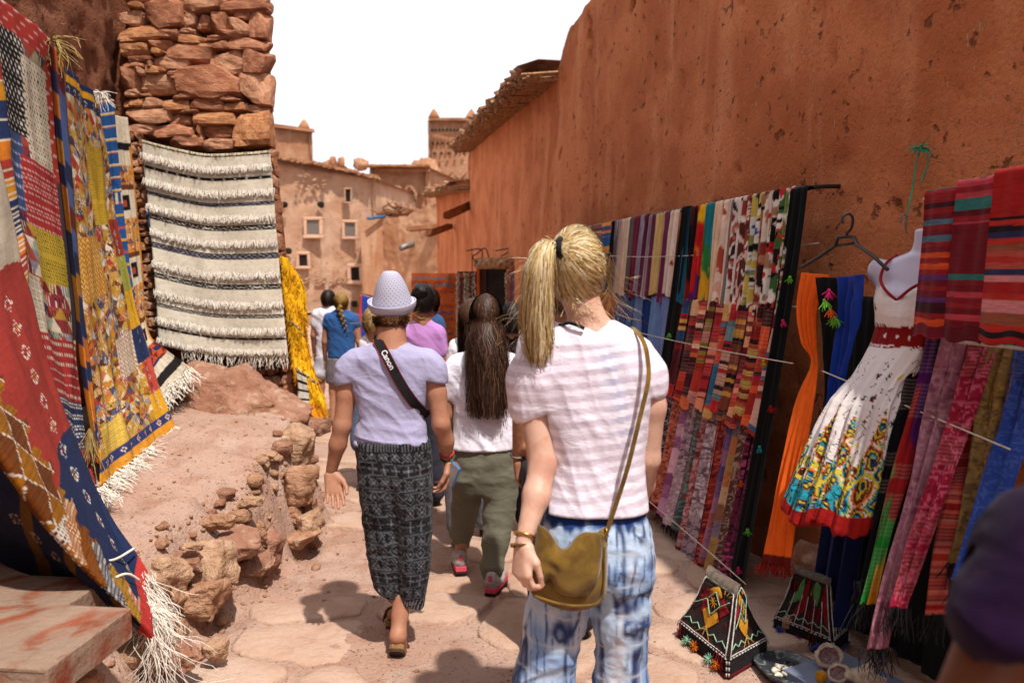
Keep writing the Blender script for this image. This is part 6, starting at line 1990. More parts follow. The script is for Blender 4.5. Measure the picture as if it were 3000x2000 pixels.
for i in range(n - 1):
    for a, b in ((0, 1), (1, 2), (2, 3), (3, 0)): F.append((a * n + i, b * n + i, b * n + i + 1, a * n + i + 1))
mk('strap', Vt, F, M_SUEDE, parent=bag, smooth=False)
ring(Jb(1778, 1556, -.13), (1, 0, .3), .014, .0025, M_GOLD, bag, 'strap_ring')
# ---------------------------------------------------------------- 2. woman in the straw hat
Y0 = 3.34
foot = J(1160, 1925)
p = new_person('woman in white straw hat, lilac tee and black patterned trousers', foot)
HC = J(1148, 895, .03)
tr_rows = [(1102, 1188, 1000, .72), (1062, 1228, 1020, .62), (1030, 1262, 1045, .54), (1034, 1262, 1100, .56), (1046, 1246, 1180, .64), (1052, 1240, 1220, .64), (1042, 1252, 1262, .64), (1036, 1260, 1300, .64)]
body = [loft(rows_px([(a + 10, b - 10, y, r) for a, b, y, r in tr_rows] + [(1072, 1230, 1380, .4), (1100, 1210, 1450, .3)], Y0), .03)]
body += head_prims(HC + np.array((0, .012, -.012)), .84, 0, .12) + [cone(J(1147, 935, .01), J(1147, 1015, -.005), .058, .064, .03)]
L_sh, L_el, L_wr = J(1030, 1060), J(1003, 1245, -.01), J(970, 1382, .03)
R_sh, R_el, R_wr = J(1264, 1060), J(1292, 1240, -.01), J(1312, 1345, .08)
body += chain([L_sh, J(1016, 1150), L_el], [.040, .043, .037]) + chain([L_el, J(990, 1300), L_wr], [.038, .036, .024])
body += chain([R_sh, J(1278, 1150), R_el], [.040, .043, .037]) + chain([R_el, J(1305, 1290, .03), R_wr], [.038, .036, .025])
RA, LA = J(1172, 1800, -.02), J(1152, 1745, .28)
body += chain([J(1120, 1400, .03), J(1145, 1620, .06), LA], [.06, .042, .033], .03) + chain([J(1185, 1400, .03), J(1182, 1620, .03), RA], [.06, .042, .035], .03)
body += chain([RA, J(1166, 1862, -.06), J(1180, 1925, .08)], [.034, .034, .028], .02) + [cone(J(1152, 1800, .26), J(1150, 1815, .44), .03, .03, .02)]
add_body(p, body, .009, [hand(L_wr, J(986, 1480, -.02) - L_wr, (.1, -1, .2), (.9, .1, 0), .28, .98, .25, .1), hand(R_wr, J(1308, 1420, .08) - R_wr, (-.75, -.2, 0), (-.2, -.9, 0), .55, 1.0, .0, .4)], tone=C('cf9474', .62))
lil = C('b9b4d6', .70)
def paint_lil(V):
    m = vnoise(V * np.array((160, 160, 60)), 3) * .05 + fbm(V * 7, 2, 5) * .04
    return lil * (1 + m)[:, None]
tee = [loft(rows_px(tr_rows, Y0), .03)] + chain([J(1044, 1052), J(1026, 1080), J(1016, 1112)], [.046, .050, .052], .05) + chain([J(1250, 1052), J(1266, 1080), J(1274, 1112)], [.046, .050, .052], .05)
def cut2(X, Y, Z):
    a = np.where(X < J(1040, 1100)[0], J(0, 1118)[2] - Z + (X - J(1014, 0)[0]) * .25, -1)
    b = np.where(X > J(1252, 1100)[0], J(0, 1118)[2] - Z - (X - J(1272, 0)[0]) * .25, -1)
    return np.maximum(a, b)
V, F = sdf_mesh(tee, .0058, cut2)
low = smooth01(J(0, 1190)[2], J(0, 1280)[2], V[:, 2])
N_v = vnormals(V, F)
wr = 1 - np.abs(vnoise(np.stack([V[:, 0] * 5, V[:, 1] * 5, V[:, 2] * 42 + 6 * V[:, 0]], -1), 8))
V = V + N_v * (.009 * low * (wr ** 2 - .4))[:, None]
V = folds(V, F, .006, 8, 5, 51, (6, 0, 8))
mk('tee_shirt', V, F, M_CLOTH, parent=p, col=paint_lil(V))
# harem trousers with woven pattern
hr_rows = [(1038, 1262, 1284, .64), (1042, 1264, 1340, .68), (1052, 1268, 1430, .70), (1068, 1268, 1540, .66), (1082, 1264, 1640, .60), (1096, 1252, 1720, .55), (1108, 1238, 1768, .52), (1118, 1232, 1790, .50)]
def paint_harem(V):
    cx = np.interp(V[:, 2], [r[0] for r in sorted(rows_px(hr_rows, Y0))], [r[1] for r in sorted(rows_px(hr_rows, Y0))])
    a = np.arctan2(V[:, 0] - cx, -(V[:, 1] - Y0)) * .15
    z = V[:, 2] + .012 * np.sin(a * 9) - .03 * a
    blk, gr, wh = C('131316', .9), C('64646a', .62), C('98929a', .7)
    s = .060
    u = (a / s) % 1 - .5; v = (z / s) % 1 - .5
    iu, iv = np.floor(a / s), np.floor(z / s)
    col = np.tile(blk, (len(V), 1))
    kind = (iv % 4)
    d = np.abs(u) + np.abs(v)
    m = (np.abs(np.abs(u) - np.abs(v)) < .06) & (d < .85) & (kind % 2 == 0); put(col, m, gr)
    m = (np.abs(d - .36) < .05) & (kind % 2 == 0); put(col, m, gr)
    m = ((d < .17) & (kind != 2)) | ((np.abs(u) < .07) & (np.abs(v) < .40) & (kind == 1)) | ((np.abs(v) < .07) & (np.abs(u) < .40) & (kind == 1)); put(col, m, gr)
    m = (kind == 3) & ((np.abs(d - .42) < .07) | (d < .10)); put(col, m, gr * .9)
    put(col, ((np.abs(u) > .46) | (np.abs(v) > .455)) & (kind != 3), blk); put(col, (np.abs(np.abs(v) - .42) < .035) & (hash3(iv, iv * 0, iv * 0, 3) > .3), gr * .8)
    m = (d < .07) & (hash3(iu, iv, iu * 0, 6) > .5); put(col, m, wh)
    bg = vnoise(V * 26, 4) > .0
    col = col + (gr * .16)[None, :] * (vnoise(np.stack([a * 300, a * 0, z * 300], -1), 2) > 0)[:, None]
    top = V[:, 2] > J(0, 1312)[2]; put(col, top, blk); put(col, top & ((a / .016) % 1 < .4) & (V[:, 2] > J(0, 1306)[2]), gr)
    bot = V[:, 2] < J(0, 1745)[2]; put(col, bot, blk); put(col, bot & ((a / .022) % 1 < .35), wh)
    return col
def harem_cut(X, Y, Z): return (J(0, 1738)[2] - Z) - (X - J(1110, 0)[0]) * .48
V, F = sdf_mesh([loft(rows_px(hr_rows, Y0), .02)], .0058, harem_cut)
N_v = vnormals(V, F)
g = np.exp(-((V[:, 0] - J(1140, 0)[0] - .10 * (1.0 - V[:, 2]) * .2) / .028) ** 2) * smooth01(J(0, 1380)[2], J(0, 1480)[2], V[:, 2]) * (V[:, 1] < Y0)
V[:, 1] += .022 * g
V = folds(V, F, .012, 7, 1.6, 61, (5, 0, 0)); V = folds(V, F, .007, 10, 12, 63, (0, 0, 6))
mk('trousers', V, F, M_CLOTH, parent=p, col=paint_harem(V))
# sandals: cork sole seen from below at the lifted heel
M_CORK = simple('cork', C('b48a58'), C('8f6a40'), .9, 30, 90, .4)
M_SOLE = simple('rubber_sole', C('5a4636'), C('3f3026'), .9, 60, 120, .6)
def sandal(heel, toe, parent):
    heel, toe = np.asarray(heel), np.asarray(toe)
    d = (toe - heel); L = np.linalg.norm(d); d /= L
    s = np.cross(d, (0, 0, 1)); s /= np.linalg.norm(s); n = np.cross(s, d)
    out = []
    for t, w in ((0, .018), (.04, .031), (.3, .032), (.6, .036), (.85, .034), (1.0, .016)):
        out.append((t, w))
    loop = [heel + d * L * t + s * w for t, w in out] + [heel + d * L * t - s * w for t, w in out[::-1]]
    loop = np.array(loop); m = len(loop)
    o = thing('sandal', heel, parent=parent)
    for nm, a, b, mat in (('sole', -.030, -.016, M_SOLE), ('footbed', -.016, .004, M_CORK)):
        V = np.vstack([loop + n * a, loop + n * b]); F = [tuple(range(m))[::-1], tuple(range(m, 2 * m))] + [(i, (i + 1) % m, m + (i + 1) % m, m + i) for i in range(m)]
        mk(nm, V, F, mat, parent=o, smooth=False)
    for t in (.42, .66):
        c = heel + d * L * t
        arc = [c + s * .036 * math.cos(a) + n * (.055 * math.sin(a) - .005) for a in np.linspace(-.1, math.pi + .1, 12)]
        V, F = tube(arc, .010, 6); mk('strap', V, F, M_SANDAL, parent=o)
sandal(J(1163, 1872, -.07) + np.array((0, -.02, -.012)), J(1190, 1952, .12), p)
sandal(J(1150, 1822, .20), J(1148, 1806, .44), p)
# hat
M_HAT = Mat('woven_straw_hat', .85, .2)
_v = M_HAT.vcol(); M_HAT.color(_v); M_HAT.bump(M_HAT.noise(240, 1), .3, .002); M_HAT = M_HAT.m
hat = thing('hat', J(1148, 900, .0), parent=p)
hcx = HC + np.array((0, .008, .006))
HCO, HSI = math.cos(.34), math.sin(.34)
nu_, prof = 96, [(.000, .158), (.016, .154), (.034, .140), (.052, .114), (.067, .082), (.078, .050), (.087, .022), (.090, .002), (.093, -.014), (.100, -.018), (.107, -.004), (.109, .016), (.106, .019), (.098, .000)]
pr = spline(prof, 84)
Vh, colh = [], []
tl = np.array((.02, .12))
for (r, z) in pr:
    for k in range(nu_):
        a = 2 * math.pi * k / nu_
        x, y = r * math.cos(a) * .94, r * math.sin(a) * 1.06
        zz = z
        if z > .10: zz -= .026 * math.exp(-(((y - .03) / .03) ** 2 + (x / .02) ** 2))      # pinched crown
        if r > .1 and z < .03: zz += .008 * max(0, -math.sin(a)) - .022 * max(0, math.sin(a))
        Vh.append(hcx + np.array((x, y * HCO - zz * HSI, y * HSI + zz * HCO)))
        colh.append(0)
Vh = np.array(Vh); m = len(pr)
F = np.array([(i * nu_ + k, i * nu_ + (k + 1) % nu_, (i + 1) * nu_ + (k + 1) % nu_, (i + 1) * nu_ + k) for i in range(m - 1) for k in range(nu_)])
ii, kk = np.divmod(np.arange(len(Vh)), nu_)
hole = (ii % 3 == 1) & ((kk + (ii // 3) % 2 * 2) % 4 == 0) & (ii < 58)
colh = np.where(hole[:, None], C('6a677a', .55), C('cbc8dc', .72))
mk('hat_shell', Vh, F, M_HAT, parent=hat, col=colh)
V, F = tube([hcx + np.array((.094 * .94 * math.cos(a), .094 * 1.06 * math.sin(a) * HCO - .004 * HSI, .094 * 1.06 * math.sin(a) * HSI + .004)) for a in np.linspace(0, 2 * math.pi, 49)], .008, 8, False)
mk('hat_band', V, F, simple('hat_band', C('cfcbe0', .75), C('b9b4cc', .75), .85, 60, 200, .4), parent=hat)
# short hair at the nape
Nn = 700
rr = np.random.default_rng(9)
brn = np.array([C('6e4426', .5), C('8a5a34', .5), C('4e2e18', .5), C('b98a5a', .55)])
a = rr.uniform(-1.9, -1.2 + .0, Nn) * 0 + rr.uniform(math.pi * 1.04, math.pi * 1.96, Nn)
st = np.stack([np.cos(a) * .080, np.sin(a) * .088, rr.uniform(-.065, -.040, Nn)], 1) + HC + np.array((0, -.008, .0))
en = np.stack([np.cos(a) * .048 + rr.normal(0, .010, Nn), np.sin(a) * .066, rr.uniform(-.100, -.060, Nn)], 1) + HC
t_ = np.linspace(0, 1, 7)[None, :, None]
paths = st[:, None] * (1 - t_) + en[:, None] * t_ + np.array((0, -.012, 0)) * np.sin(t_ * math.pi) + rr.normal(0, .0015, (Nn, 7, 3))
V, F, c_ = hair_mesh(paths, np.linspace(.0018, .0012, 7), brn[rr.choice(4, Nn, p=[.4, .3, .2, .1])])
mk('hair', V, F, M_HAIR, parent=p, col=c_)
W = []
for i in range(60):
    q = [HC + np.array((rr.choice((-.075, .078)), -.02, -.03)) + rr.normal(0, .012, 3)]; d = np.array((np.sign(q[0][0] - HC[0]) * .6, -.3, -.6)) + rr.normal(0, .3, 3)
    for s in range(8): d = d / np.linalg.norm(d) + rr.normal(0, .18, 3); q.append(q[-1] + d / np.linalg.norm(d) * .012)
    W.append(q)
V, F, c_ = hair_mesh(np.array(W), np.linspace(.0010, .0006, 9), np.tile(C('c9a06a', .6), (60, 1)))
mk('hair_wisps', V, F, M_HAIR, parent=p, col=c_, kind='stuff')
# bracelets on the right wrist
M_BEAD = simple('dark_beads', (.02, .03, .02), C('7a9a4a', .5), .5, 90, 100, .2)
M_PINKB = simple('red_band', C('c8324a', .8), C('a82438', .8), .7, bstr=0)
ax_ = R_wr - R_el
ring(R_wr + (R_el - R_wr) * .06, ax_, .029, .0055, M_BEAD, p, 'bead_bracelet'); ring(R_wr + (R_el - R_wr) * .18, ax_, .030, .0050, M_PINKB, p, 'red_bracelet')
# phone in the right hand
ph = thing('phone', J(1326, 1395, .02), 'small phone with blue edge in the hat wearer\'s hand', 'phone')
M_PHONE = simple('phone_back', C('b0aaa8', .7), C('9a9492', .7), .35, bstr=0, spec=.5); M_PHB = simple('phone_blue', C('2f86d8', .8), C('2a78c4', .8), .35, bstr=0, spec=.5)
for nm, sz, off_, mat in (('case', (.060, .007, .105), 0, M_PHB), ('back', (.052, .003, .095), -.0045, M_PHONE)):
    V, F = bbox_bev((0, off_, 0), sz, 0, .003)
    ca, sa = math.cos(.5), math.sin(.5)
    V = np.stack([V[:, 0] * ca + V[:, 2] * sa, V[:, 1], -V[:, 0] * sa + V[:, 2] * ca], 1)
    ca, sa = math.cos(-.7), math.sin(-.7)
    V = np.stack([V[:, 0] * ca - V[:, 1] * sa, V[:, 0] * sa + V[:, 1] * ca, V[:, 2]], 1)
    mk(nm, V + J(1326, 1388, .035), F, mat, parent=ph, smooth=False)
# camera strap across the back with its lettering
cs = thing('camera_strap', J(1180, 1100, -.12), 'wide black camera strap with white lettering across the lilac tee', 'strap')
def on_back(px, py, lift=.008):
    """point on the back of the tee under (px, py)"""
    A = np.array(sorted(rows_px(tr_rows, Y0)))
    q = P(px, py, Y0 - .1)
    for _ in range(4):
        z, x = q[2], q[0]
        cx, cy, rx, ry = [np.interp(z, A[:, 0], A[:, i]) for i in (1, 2, 3, 4)]
        k = np.clip(abs(x - cx) / rx, 0, .98)
        yb = cy - ry * (1 - k ** 2.3) ** (1 / 2.3) - lift
        q = P(px, py, yb)
    return q
path = [(1100, 980), (1114, 1010), (1135, 1050), (1160, 1098), (1186, 1142), (1212, 1178), (1236, 1204), (1254, 1222)]
ctr = spline([on_back(*q, .012) for q in path], 44)
ctr[:4, 1] += np.linspace(.07, 0, 4); ctr[-4:, 1] += np.linspace(0, .05, 4)
T_ = np.gradient(ctr, axis=0); T_ /= np.linalg.norm(T_, axis=1, keepdims=True)
nrm = np.tile(np.array((0, -1.0, .05)), (44, 1)); sd = np.cross(T_, nrm); sd /= np.linalg.norm(sd, axis=1, keepdims=True)
hw = .0215
rows = [ctr - sd * hw, ctr - sd * hw - nrm * -.003, ctr + sd * hw - nrm * -.003, ctr + sd * hw]
n = 44
F = [(a * n + i, b * n + i, b * n + i + 1, a * n + i + 1) for i in range(n - 1) for a, b in ((0, 1), (1, 2), (2, 3), (3, 0))]
mk('webbing', np.vstack(rows), F, simple('black_webbing', (.008, .008, .009), (.014, .012, .013), .85, 40, 300, .3), parent=cs, smooth=False)
for sg in (-1, 1):
    V, F = tube(ctr + sd * (hw - .001) * sg + nrm * .004, .0011, 5); mk('red_piping', V, F, M_REDYARN, parent=cs)
fc = bpy.data.curves.new('lettering_text', 'FONT'); fc.body = 'Canon'; fc.size = .034; fc.extrude = .0008; fc.align_x = 'CENTER'; fc.align_y = 'CENTER'; fc.offset = .0006
fo = bpy.data.objects.new('lettering_tmp', fc); COL.objects.link(fo)
bpy.context.view_layer.update()
me = bpy.data.meshes.new_from_object(fo.evaluated_get(bpy.context.evaluated_depsgraph_get()))
tv = np.array([v.co[:] for v in me.vertices]); tf = [tuple(q.vertices) for q in me.polygons]
bpy.data.objects.remove(fo); bpy.data.meshes.remove(me)
i0 = 13
o_, e1, e2, e3 = ctr[i0], T_[i0], sd[i0], np.cross(T_[i0], sd[i0])
if e3[1] > 0: e3 = -e3
e2 = np.cross(e3, e1)
tx = tv[:, 0]
# bend the word along the strap
sarc = np.concatenate([[0], np.cumsum(np.linalg.norm(np.diff(ctr, axis=0), axis=1))]); s0 = sarc[i0]
cpos = np.stack([np.interp(s0 + tx, sarc, ctr[:, k]) for k in range(3)], 1)
tv = cpos + tv[:, 1:2] * e2 + (tv[:, 2:3] + .0045) * np.array((0, -1, .05))
mk('lettering', tv, tf, simple('white_print', C('e8e4e6', .8), C('d8d2d6', .8), .7, bstr=0), parent=cs, smooth=False)

# ---------------------------------------------------------------- 3. woman with long dark hair, olive trousers
Y0 = 4.16
p = new_person('woman with long wavy dark hair, white tee and olive trousers', J(1400, 1770))
HC = J(1424, 935, .02)
tr_rows = [(1384, 1466, 1018, .7), (1345, 1500, 1038, .58), (1322, 1516, 1066, .54), (1326, 1508, 1130, .58), (1334, 1500, 1200, .62), (1326, 1508, 1270, .66), (1320, 1514, 1312, .68)]
body = [loft(rows_px([(a + 8, b - 8, y, r) for a, b, y, r in tr_rows[:3]] + [(a + 26, b - 26, y, r * .8) for a, b, y, r in tr_rows[3:]] + [(1360, 1480, 1360, .5)], Y0), .03)] + head_prims(HC, 1.0, 0, .3) + [cone(J(1424, 985, .01), J(1424, 1035), .055, .062, .03)]
L_sh, L_el, L_wr = J(1322, 1075), J(1306, 1215, .0), J(1318, 1318, .10)
R_sh, R_el, R_wr = J(1512, 1075), J(1520, 1210, .0), J(1522, 1310, .06)
body += chain([L_sh, L_el, L_wr], [.048, .037, .025]) + chain([R_sh, R_el, R_wr], [.048, .037, .025])
LK, LA, RK, RA = J(1360, 1490, .16), J(1350, 1618, .16), J(1465, 1510, -.04), J(1437, 1705, -.14)
body += chain([J(1365, 1360), LK, LA], [.085, .05, .034], .03) + chain([J(1470, 1360), RK, RA], [.085, .052, .034], .03)
add_body(p, body, .010, [hand(L_wr, (0, .2, -1), (1, 0, 0), (0, 1, 0), .5), hand(R_wr, (0, .1, -1), (-1, 0, 0), (0, 1, 0), .5)], .0035, tone=C('c98f70', .6))
tee = [loft(rows_px(tr_rows, Y0), .03)] + chain([J(1338, 1065), J(1318, 1100), J(1310, 1146)], [.048, .050, .052], .05) + chain([J(1500, 1065), J(1516, 1100), J(1522, 1146)], [.048, .050, .052], .05)
cloth(p, 'tee_shirt', tee, .0075, shade_cloth(C('efe9f5', .84), .03), [(.010, 7, 4, 71, (6, 0, 6)), (.004, 18, 9, 73)])
ol = C('7d7a68', .62)
tr = [loft(rows_px([(1334, 1502, 1285, .62), (1330, 1510, 1340, .68), (1330, 1512, 1400, .68), (1336, 1508, 1440, .6)], Y0), .03)]
tr += chain([J(1376, 1400), J(1362, 1490, .14), J(1352, 1560, .17), J(1352, 1592, .18)], [.098, .072, .058, .042], .03) + chain([J(1466, 1400), J(1462, 1500, -.03), J(1452, 1590, -.08), J(1442, 1660, -.12), J(1438, 1682, -.13)], [.102, .080, .066, .055, .043], .03)
cloth(p, 'trousers', tr, .0075, shade_cloth(ol, .08, 6), [(.008, 7, 7, 81, (0, 0, 5)), (.003, 14, 14, 83)])
def trainer(heel, yaw, parent, tip=0.0):
    """running shoe: grey upper, pink and black sole"""
    o = thing('trainer', heel, parent=parent)
    q = lambda x, y, z: np.array(heel) + np.array((x * math.cos(yaw) - y * math.sin(yaw), x * math.sin(yaw) + y * math.cos(yaw), z + y * tip))
    V, F = sdf_mesh(chain([q(0, .035, .055), q(0, .11, .050), q(0, .20, .038)], [.038, .040, .034], .03) + [cone(q(0, .03, .06), q(0, .025, .095), .034, .030, .02)], .007)
    mk('upper', V, F, simple('grey_mesh', C('c2bcbc', .75), C('98928f', .75), .85, 40, 160, .4), parent=o)
    for nm, z, t, c in (('midsole', .020, .016, 'e8586a'), ('outsole', .004, .008, '2a2226')):
        loop = np.array([q(.030, -.012, 0), q(.038, .05, 0), q(.036, .12, 0), q(.044, .19, 0), q(.028, .245, 0), q(-.015, .25, 0), q(-.040, .19, 0), q(-.034, .12, 0), q(-.036, .05, 0), q(-.028, -.012, 0)])
        m = len(loop); V = np.vstack([loop + (0, 0, z - t), loop + (0, 0, z + t)])
        mk(nm, V, [tuple(range(m))[::-1], tuple(range(m, 2 * m))] + [(i, (i + 1) % m, m + (i + 1) % m, m + i) for i in range(m)], simple('shoe_' + nm, C(c, .8), C(c, .6), .8, bstr=0), parent=o, smooth=False)
    V, F = box(q(0, -.005, .085), (.02, .006, .03)); mk('heel_tab', V, F, simple('shoe_tab', C('e8586a', .8), C('d04a5c', .8), .8, bstr=0), parent=o, smooth=False)
    for k in range(3):
        V, F = tube([q(-.024, .10 + .03 * k, .085 - .010 * k), q(.024, .10 + .03 * k, .085 - .010 * k)], .004, 5); mk('lace', V, F, M_CORD, parent=o)
    return o
hz = J(1437, 1768, -.19); trainer((hz[0], hz[1], float(ground_z(hz[0], hz[1], False)) + .012), -.25, p)
hz = J(1350, 1655, .10); trainer((hz[0], hz[1], float(ground_z(hz[0], hz[1], False)) + .03), .15, p, -.05)
# long hair
rr = np.random.default_rng(21)
dark = np.array([C('4a3024', .6), C('2e1c14', .6), C('6a4834', .6), C('8a6248', .6)])
rad = np.array((.086, .104, .118)); hc = HC + np.array((0, -.008, .014))
Nn = 3600; S_ = 20
dirs = rr.normal(size=(Nn * 3, 3)); dirs /= np.linalg.norm(dirs, axis=1, keepdims=True)
dirs[:, 2] = np.abs(dirs[:, 2]) + .5 * rr.random(len(dirs)); dirs /= np.linalg.norm(dirs, axis=1, keepdims=True)
dirs = dirs[(dirs[:, 2] > .05) & (dirs[:, 1] < .75)][:Nn]
paths = np.zeros((len(dirs), S_, 3))
for i, d in enumerate(dirs):
    h = np.array((d[0], d[1] if d[1] < .2 else .2)); h = h / (np.linalg.norm(h) + 1e-6)
    th0 = math.acos(np.clip(d[2], -1, 1)); k1 = 7
    q = []
    for t in np.linspace(0, 1, k1):
        th = th0 + (1.75 - th0) * t
        q.append(hc + np.array((h[0] * math.sin(th), h[1] * math.sin(th), math.cos(th))) * rad * (1.02 + rr.uniform(0, .03)))
    end = np.array((J(1430, 0)[0] + h[0] * .062 + rr.normal(0, .022), Y0 - .135 - rr.uniform(0, .03) + .06 * max(0, h[1] + .4), J(0, rr.choice((rr.uniform(1120, 1215), rr.uniform(1060, 1190))))[2]))
    a = q[-1]
    amp, fq, ph = rr.uniform(.004, .012), rr.uniform(10, 15), 8 * h[0] + rr.normal(0, .7)
    for t in np.linspace(0, 1, S_ - k1 + 1)[1:]:
        b = a * (1 - t) + end * t
        b[1] = a[1] * (1 - t) ** 1.5 + end[1] * (1 - (1 - t) ** 1.5) - .02 * math.sin(math.pi * t)
        b[0] += amp * math.sin(fq * t + ph) + (.02 * math.sin(math.pi * t)) * np.sign(h[0]) * .6
        q.append(b)
    paths[i] = q
V, F, c_ = hair_mesh(paths, np.linspace(.0022, .0014, S_), dark[rr.choice(4, len(paths), p=[.4, .3, .22, .08])] * rr.uniform(.7, 1.2, (len(paths), 1)))
hair = thing('hair', ORG[p.name], parent=p)
mk('strands', V, F, M_HAIR, parent=hair, col=c_)
V, F = sdf_mesh([ell(hc, rad * .95, .03), loft(rows_px([(1392, 1458, 930, .6), (1380, 1470, 960, .55), (1384, 1474, 1020, .42), (1392, 1474, 1090, .34), (1405, 1466, 1150, .25)], Y0, dy=-.028), .04)], .009, lambda X, Y, Z: (Y - hc[1] - .05) - np.maximum(0, Z - hc[2]) * 1.4); V = folds(V, F, .004, 22, 2, 4); mk('hair_mass', V, F, M_HAIR, parent=hair, col=np.tile(C('432c20', .55), (len(V), 1)))

# ---------------------------------------------------------------- people farther along, by a shared builder
def walker(label, Y, x, head_y, sh_y, hem_y, hip_y, foot_y, shw, hipw, top, bottom, tone='c99070', hair='4a3222', style='short', sleeve=.5, legs='skirt', h=.014, turn=0.0, knee=None, arms=True, group=None, seed=0, ground_foot=True):
    """px figures: x centre, head_y head centre, sh_y shoulders, hem_y shirt hem, hip_y, foot_y; shw, hipw half widths in px"""
    Q = lambda px, py, dy=0.0: P(px, py, Y + dy)
    m = Y / FOC
    f = Q(x, foot_y)
    gz_ = float(ground_z(f[0], f[1], False))
    p = thing('person', (f[0], f[1], gz_), label, 'person', group)
    head_ = Q(x, head_y)
    top_rows = [(x - shw * .42, x + shw * .42, sh_y - 4 / m * .01, .75), (x - shw * .80, x + shw * .80, sh_y + .022 / m, .60), (x - shw, x + shw, sh_y + .06 / m, .54), (x - shw * .93, x + shw * .93, sh_y + .18 / m, .58), (x - (shw * .35 + hipw * .55), x + (shw * .35 + hipw * .55), (sh_y + hem_y) / 2 + 4, .64), (x - hipw, x + hipw, hem_y, .66)]
    inner = [(a + .012 / m, b - .012 / m, y, r) for a, b, y, r in top_rows]
    body = [loft(rows_px(inner + [(x - hipw * .85, x + hipw * .85, hip_y, .6)], Y), .03)] + head_prims(head_, 1.0, 0, turn) + [cone(head_ + np.array((0, .0, -.06)), Q(x, sh_y + .02 / m), .052, .060, .03)]
    hands = []
    sl = []
    for s in (-1, 1):
        S0 = Q(x + s * (shw - .03 / m), sh_y + .055 / m); E = S0 + np.array((s * .035, -.01, -.28)); Wt = E + np.array((s * .01, .07, -.235))
        if arms:
            body += chain([S0, E, Wt], [.046, .036, .025]); hands.append(hand(Wt, (0, .15, -1), (-s, 0, 0), (0, 1, 0), .45))
        sl += chain([S0 + np.array((-s * .01, 0, .01)), S0 + (E - S0) * sleeve], [.048, .050], .04)
    hipz = Q(x, hip_y)[2]
    for s in (-1, 1):
        H_ = np.array((f[0] + s * .085, Y, hipz)); A_ = np.array((f[0] + s * .08, Y + s * .10, gz_ + .09)); K_ = (H_ + A_) / 2 + np.array((0, .03, 0))
        body += chain([H_, K_, A_], [.082, .050, .034], .03) + [cone(A_ + np.array((0, -.03, -.06)), A_ + np.array((0, .15, -.065)), .03, .026, .02)]
        V, F = sdf_mesh([cone(A_ + np.array((0, -.035, -.055)), A_ + np.array((0, .16, -.06)), .040, .036, .02)], .012); mk('shoe', V, F, M_SOLE, parent=p)
    add_body(p, body, h, hands, .006, tone=C(tone, .6))
    cloth(p, 'shirt', [loft(rows_px(top_rows, Y), .03)] + sl, h * .8, shade_cloth(top, .05, 8, seed), [(.010, 7, 4, seed + 3, (6, 0, 6))])
    if legs == 'skirt':
        cloth(p, 'skirt', [loft([(hipz + .06, f[0], Y, hipw * m * .97, hipw * m * .66), (hipz - .1, f[0], Y, hipw * m * 1.06, hipw * m * .75), (knee if knee else gz_ + .35, f[0], Y, hipw * m * 1.05, hipw * m * .72)], .02)], h * .8, bottom if callable(bottom) else shade_cloth(bottom, .1, 30), [(.010, 9, 2, seed + 9)])
    else:
        kz = knee if knee else gz_ + .12
        pr = [loft([(hipz + .08, f[0], Y, hipw * m * .97, hipw * m * .66), (hipz - .05, f[0], Y, hipw * m * 1.03, hipw * m * .72), (hipz - .12, f[0], Y, hipw * m * .98, hipw * m * .6)], .03)]
        for s in (-1, 1): pr.append(cone((f[0] + s * .085, Y, hipz - .08), (f[0] + s * .085, Y + s * .05, kz), .10, .085 if legs == 'shorts' else .07, .03))
        cloth(p, legs, pr, h * .8, bottom if callable(bottom) else shade_cloth(bottom, .08, 12), [(.010, 9, 4, seed + 9)])
    # hair
    rr = np.random.default_rng(seed + 50)
    hc = head_ + np.array((0, -.008, .014)); rad = np.array((.084, .104, .114))
    base = C(hair, .55)
    cut_ = (lambda X, Y_, Z: np.maximum((Y_ - hc[1] - .045) - np.maximum(0, Z - hc[2]) * 1.4, (hc[2] - (.085 if style != 'short' else .06)) - Z))
    hr = thing('hair', ORG[p.name], parent=p)
    V, F = sdf_mesh([ell(hc, rad, .01)], .010, cut_); V = folds(V, F, .006, 34, 34, 3)
    mk('hair_cap', V, F, M_HAIR, parent=hr, col=np.tile(base, (len(V), 1)) * (1 + .3 * vnoise(V * 60, 3))[:, None])
    dirs = rr.normal(size=(1600, 3)); dirs /= np.linalg.norm(dirs, axis=1, keepdims=True)
    dirs = dirs[(dirs[:, 1] < .3 + np.maximum(0, dirs[:, 2]) * .7) & (dirs[:, 2] > -.6)]
    tgt = {'short': (0, -.5, -.75), 'bun': (0, -.75, .45), 'braid': (0, -.9, -.35), 'long': (0, -.7, -.75)}[style]
    pth = scalp_paths(hc, rad, dirs, tgt, 8, .0, seed)
    if style == 'short': pth = pth[:, :4] + np.cumsum(rr.normal(0, .002, (len(pth), 4, 3)), 1)
    V, F, c_ = hair_mesh(pth, .0026, base * rr.uniform(.6, 1.6, (len(pth), 1))); mk('strands', V, F, M_HAIR, parent=hr, col=c_)
    if style == 'bun':
        b0 = hc + np.array((.0, -.085, .06)); V, F = sdf_mesh([ell(b0, (.048, .042, .045), .01)], .007); V = folds(V, F, .008, 40, 40, 6); mk('bun', V, F, M_HAIR, parent=hr, col=np.tile(base, (len(V), 1)) * (1 + .4 * vnoise(V * 70, 3))[:, None])
